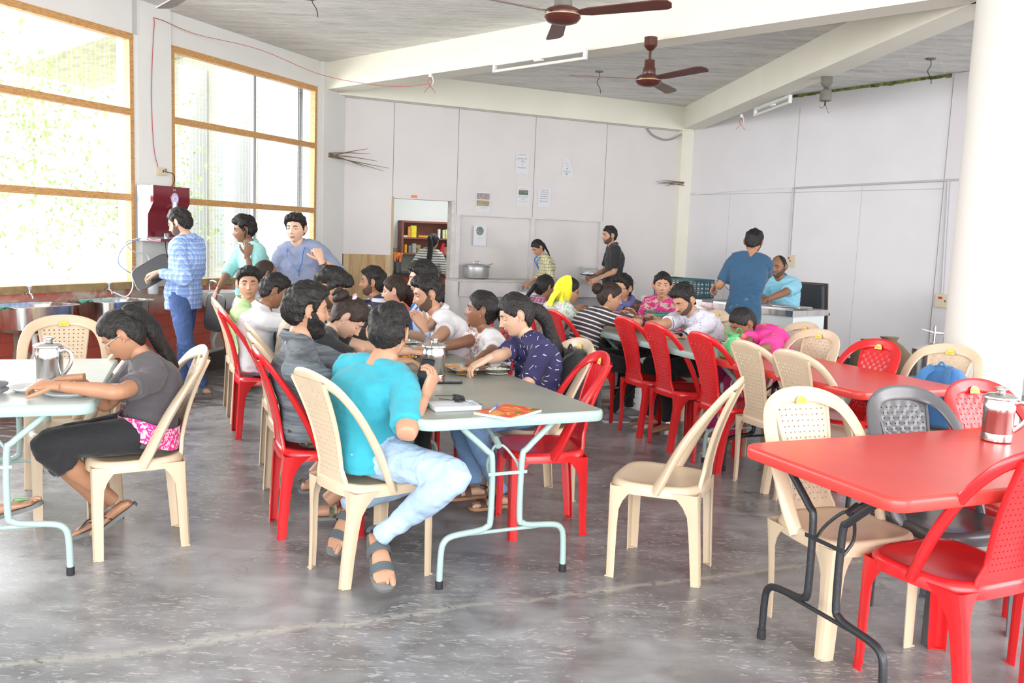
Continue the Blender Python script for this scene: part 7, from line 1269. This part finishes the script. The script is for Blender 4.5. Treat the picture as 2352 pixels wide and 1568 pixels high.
# ================================================================ steel serving counter
CA = V(2.652, 8.37, 0); cdv = V(-0.617, 0.787, 0).normalized(); cn = V(cdv.y, -cdv.x, 0)      # cn points away from the room
if cn.x < 0: cn = -cn
CF = lambda u, z, o: CA+cdv*u+cn*o+V(0, 0, z)
sc = thing('steel_counter', 'long stainless steel serving counter on white cabinets by the right wall', 'counter', tuple(CF(0.9, 0, 0.27)), 0); sl_ = V(*sc.location)
def sp_(name, mm, *a, sm=False): m = MB(); wbox(m, CF, *a); m.v = [tuple(V(*v)-sl_) for v in m.v]; return m.build(name, mm, sc, smooth=sm)
sp_('worktop', STEEL, -0.02, 1.95, 0.815, 0.87, -0.02, 0.58); sp_('cabinet_end', mat('pale_cabinet_sheet', (0.58, 0.63, 0.63), 0.45), 0.0, 0.03, 0.05, 0.815, 0.02, 0.54); sp_('cabinet_front', MATS['pale_cabinet_sheet'], 0.03, 0.80, 0.05, 0.815, 0.02, 0.04); sp_('steel_front', STEEL, 0.82, 1.90, 0.25, 0.815, 0.01, 0.04)
for u_ in (0.05, 1.85):
    for o_ in (0.05, 0.50): sp_('leg', STEEL, u_-0.02, u_+0.02, 0, 0.80, o_-0.02, o_+0.02)
for u_ in (0.12, 0.60, 1.15): sp_('food_pan', mat('white_rice_pan', (0.42, 0.43, 0.43), 0.3, metal=0.6), u_, u_+0.40, 0.871, 0.882, 0.06, 0.50)
for k in range(2): 
    m = MB(); m.rbox((0, 0, 0.006), (0.34, 0.25, 0.008), 0.03); one(m, 'serving_platter', STEEL, ('flat steel platter on the near end of the steel counter', 'flat steel platter beside the seated man on the steel counter')[k], 'platter', tuple(CF(0.22+0.55*k, 0.884, 0.30)), ang(cdv)+0.2*k)
m = MB(); m.tube([(0, 0, 0), (0.05, 0, 0.10)], 0.006, 8); m.rbox((0, 0, -0.0), (0.03, 0.05, 0.015), 0.005); one(m, 'serving_spoon', STEEL, 'serving spoon standing in a pan under the hands at the steel counter', 'spoon', tuple(CF(0.62, 0.892, 0.22)))
cr = thing('plastic_crate', 'dark teal slatted plastic crate on the far end of the steel counter', 'crate', tuple(CF(1.62, 0.884, 0.30)), ang(cdv)); ctm = mat('dark_teal_plastic', (0.012, 0.065, 0.085), 0.5)
L_, W_, H_ = 0.56, 0.34, 0.20
for nm_, c_, s_ in (('crate_base', (0, 0, 0.008), (L_, W_, 0.016)),): MB().box(c_, s_).build(nm_, ctm, cr, smooth=False)
for sx, sy, a_, b_ in ((0, -1, L_, 0), (0, 1, L_, 0), (-1, 0, W_, 1), (1, 0, W_, 1)):
    m = MB(); M3 = Matrix.Rotation(PI/2*b_, 3, 'Z'); c = V(sx*L_/2, sy*W_/2, 0); k_ = 9 if not b_ else 6
    for q in range(k_+1): m.box(c+M3 @ V((q/k_-.5)*a_, 0, H_/2), (0.010, 0.008, H_), M=M3)
    for zz in (0.03, 0.075, 0.12, 0.165, 0.19): m.box(c+V(0, 0, zz), (a_, 0.006, 0.012 if zz < .18 else 0.022), M=M3)
    m.build('crate_wall', ctm, cr, smooth=False)
oc = thing('office_chair', 'worn black padded armchair with brown frame behind the steel counter', 'chair', (3.14, 9.90, 0), math.radians(225-90)); bl = mat('worn_black_leatherette', (0.035, 0.036, 0.042), 0.4, bump=0.6, bscale=14); bfr = mat('brown_frame', (0.075, 0.045, 0.035), 0.5)
MB().rbox((0, 0.0, 0.52), (0.50, 0.48, 0.09), 0.05).build('seat', bl, oc); MB().rbox((0, -0.27, 0.82), (0.48, 0.07, 0.50), 0.03, M=Matrix.Rotation(math.radians(-8), 3, 'X')).build('backrest', bl, oc); MB().rbox((0, -0.315, 0.82), (0.52, 0.02, 0.53), 0.02, M=Matrix.Rotation(math.radians(-8), 3, 'X')).build('back_shell', bfr, oc)
for sx in (-1, 1): MB().tube([(sx*0.29, -0.28, 0.74), (sx*0.29, 0.20, 0.76), (sx*0.29, 0.20, 0.50)], 0.018, 8).build('armrest', bfr, oc)
for sx in (-1, 1):
    for sy in (-1, 1): MB().tube([(sx*0.22, sy*0.2, 0.48), (sx*0.24, sy*0.22, 0)], 0.018, 8).build('leg', bfr, oc)
# sacks, milk can and box by the right wall
def sack(x, y, rx_, h, lean, label):
    m = MB(); rings = []
    for t, r_ in ((0, .8), (.1, 1.0), (.4, 1.05), (.7, .9), (.86, .55), (.93, .30), (1.0, .42)): rings.append([V(rx_*r_*(1+0.12*noise.noise(V(math.cos(a)*1.5, math.sin(a)*1.5, t*3+x)))*math.cos(a)+lean*t*h, rx_*0.8*r_*(1+0.12*noise.noise(V(math.cos(a)*1.5+4, math.sin(a)*1.5, t*3)))*math.sin(a), t*h) for a in [2*PI*k/24 for k in range(24)]])
    m.loftrings(rings); return one(m, 'jute_sack', MATS['jute'], label, 'sack', (x, y, 0), 0, 'jute sacks by the right wall')
sack(3.80, 9.25, 0.20, 0.54, -0.08, 'brown jute sack behind the empty red chair, left of the taller one'); sack(3.99, 8.98, 0.22, 0.60, -0.22, 'tallest brown jute sack leaning left beside the steel milk can'); sack(3.96, 8.55, 0.17, 0.34, 0.1, 'small squat jute sack in front of the steel milk can')
r = thing('milk_churn', 'steel drum with a pump arm on top beside the white column', 'drum', (4.03, 8.35, 0.0)); MB().lathe([(0.19, 0), (0.195, 0.01), (0.195, 0.50), (0.202, 0.505), (0.202, 0.56), (0.18, 0.565), (0.07, 0.60), (0.06, 0.62), (0.001, 0.62)], (0, 0, 0), 36).build('drum_body', STEEL, r)
m = MB(); m.tube([(-0.02, 0, 0.60), (-0.02, 0, 0.78)], 0.012, 10); m.tube([(-0.02, 0, 0.72), (0.36, 0.03, 0.70)], 0.016, 10); m.tube([(-0.02, 0, 0.72), (-0.16, 0, 0.75)], 0.006, 8); m.tube([(0.09, 0, 0.58), (0.09, 0, 0.68)], 0.022, 12); m.tube(smoothpath([(0.22, 0.02, 0.70), (0.20, 0, 0.62), (0.20, 0, 0.56)], 3), 0.004, 6); m.build('pump_arm', STEEL, r)
r = thing('storage_box', 'clear plastic box with a teal lid below the steel drum', 'box', (3.60, 7.75, 0), 0.3); MB().rbox((0, 0, 0.17), (0.55, 0.36, 0.32), 0.03).build('box_body', mat('cloudy_box_plastic', (0.36, 0.38, 0.36), 0.35, var=0.2), r); MB().rbox((0.04, 0, 0.34), (0.48, 0.38, 0.025), 0.03).build('lid', mat('teal_lid', (0.02, 0.22, 0.30), 0.4), r)
# ================================================================ outside: trees and the neighbouring building
leafm = mat('fresh_green_leaf', (0.42, 0.58, 0.22), 0.6, var=0.2, vscale=3); barkm = mat('pale_bark', (0.76, 0.74, 0.70), 0.9)
def tree(x, y, h, cr, seed, label):
    rnd = random.Random(seed); r = thing('leafy_tree', label, 'tree', (x, y, -0.3), 0, 'trees outside the windows'); m = MB(); m.tube(smoothpath([(0, 0, 0), (0.15, 0.1, h*0.35), (-0.1, 0, h*0.7), (0, 0, h)], 5), [0.14-0.006*i for i in range(16)], 10)
    cl_ = []
    for k in range(11):
        a = rnd.uniform(0, 6.28); z0 = h*rnd.uniform(.35, .9); e = V(cr*rnd.uniform(.4, .95)*math.cos(a), cr*rnd.uniform(.4, .95)*math.sin(a), z0+rnd.uniform(0.1, 0.9)); m.tube([V(0, 0, z0), e*0.5+V(0, 0, z0*0.5+.1), e], [0.04, 0.025, 0.01], 6); cl_.append(e)
    m.build('trunk', barkm, r); lv = MB()
    for e in cl_:
        for _ in range(150):
            p = e+V(rnd.gauss(0, .38), rnd.gauss(0, .38), rnd.gauss(0, .28)); M3 = Matrix.Rotation(rnd.uniform(0, 6.28), 3, 'Z') @ Matrix.Rotation(rnd.uniform(-1.2, 1.2), 3, 'X'); q = rnd.uniform(0.035, 0.07)
            lv.add([p+M3 @ V(0, -q, 0), p+M3 @ V(q*.5, 0, q*.1), p+M3 @ V(0, q, 0), p+M3 @ V(-q*.5, 0, q*.1)], [(0, 1, 2, 3)])
    o_ = lv.build('foliage', leafm, r, smooth=False); o_['kind'] = 'stuff'
tree(-7.6, 12.0, 3.3, 1.7, 2, 'pale green tree seen through the left window'); tree(-7.0, 15.6, 3.4, 1.6, 5, 'pale green tree at the left side of the right window')
bd_ = thing('annex_building', 'pale concrete building with slanted canopy seen through the right window', 'building', (-5.9, 17.6, -0.3), math.radians(-15)); cwm = mat('pale_concrete_facade', (0.80, 0.79, 0.72), 0.8, var=0.05)
MB().box((0, 1.5, 2.6), (3.6, 2.4, 5.2)).build('wall_block', cwm, bd_, smooth=False)
for k in range(4): MB().box((-1.5+k*1.0, -0.1, 2.4), (0.22, 0.6, 4.8)).build('pillar', WHT, bd_, smooth=False)
for k in range(3): MB().box((-1.0+k*1.0, 0.28, 2.2), (0.5, 0.05, 2.4)).build('window', mat('grey_pane', (0.62, 0.70, 0.70), 0.5), bd_, smooth=False)  # panes in one even pale grey-green
m = MB(); m.box((-1.6, -0.6, 5.0), (3.6, 2.2, 0.16), M=Matrix.Rotation(math.radians(-14), 3, 'Y')); m.build('canopy', mat('mossy_canopy', (0.60, 0.59, 0.42), 0.9, var=0.2), bd_, smooth=False)
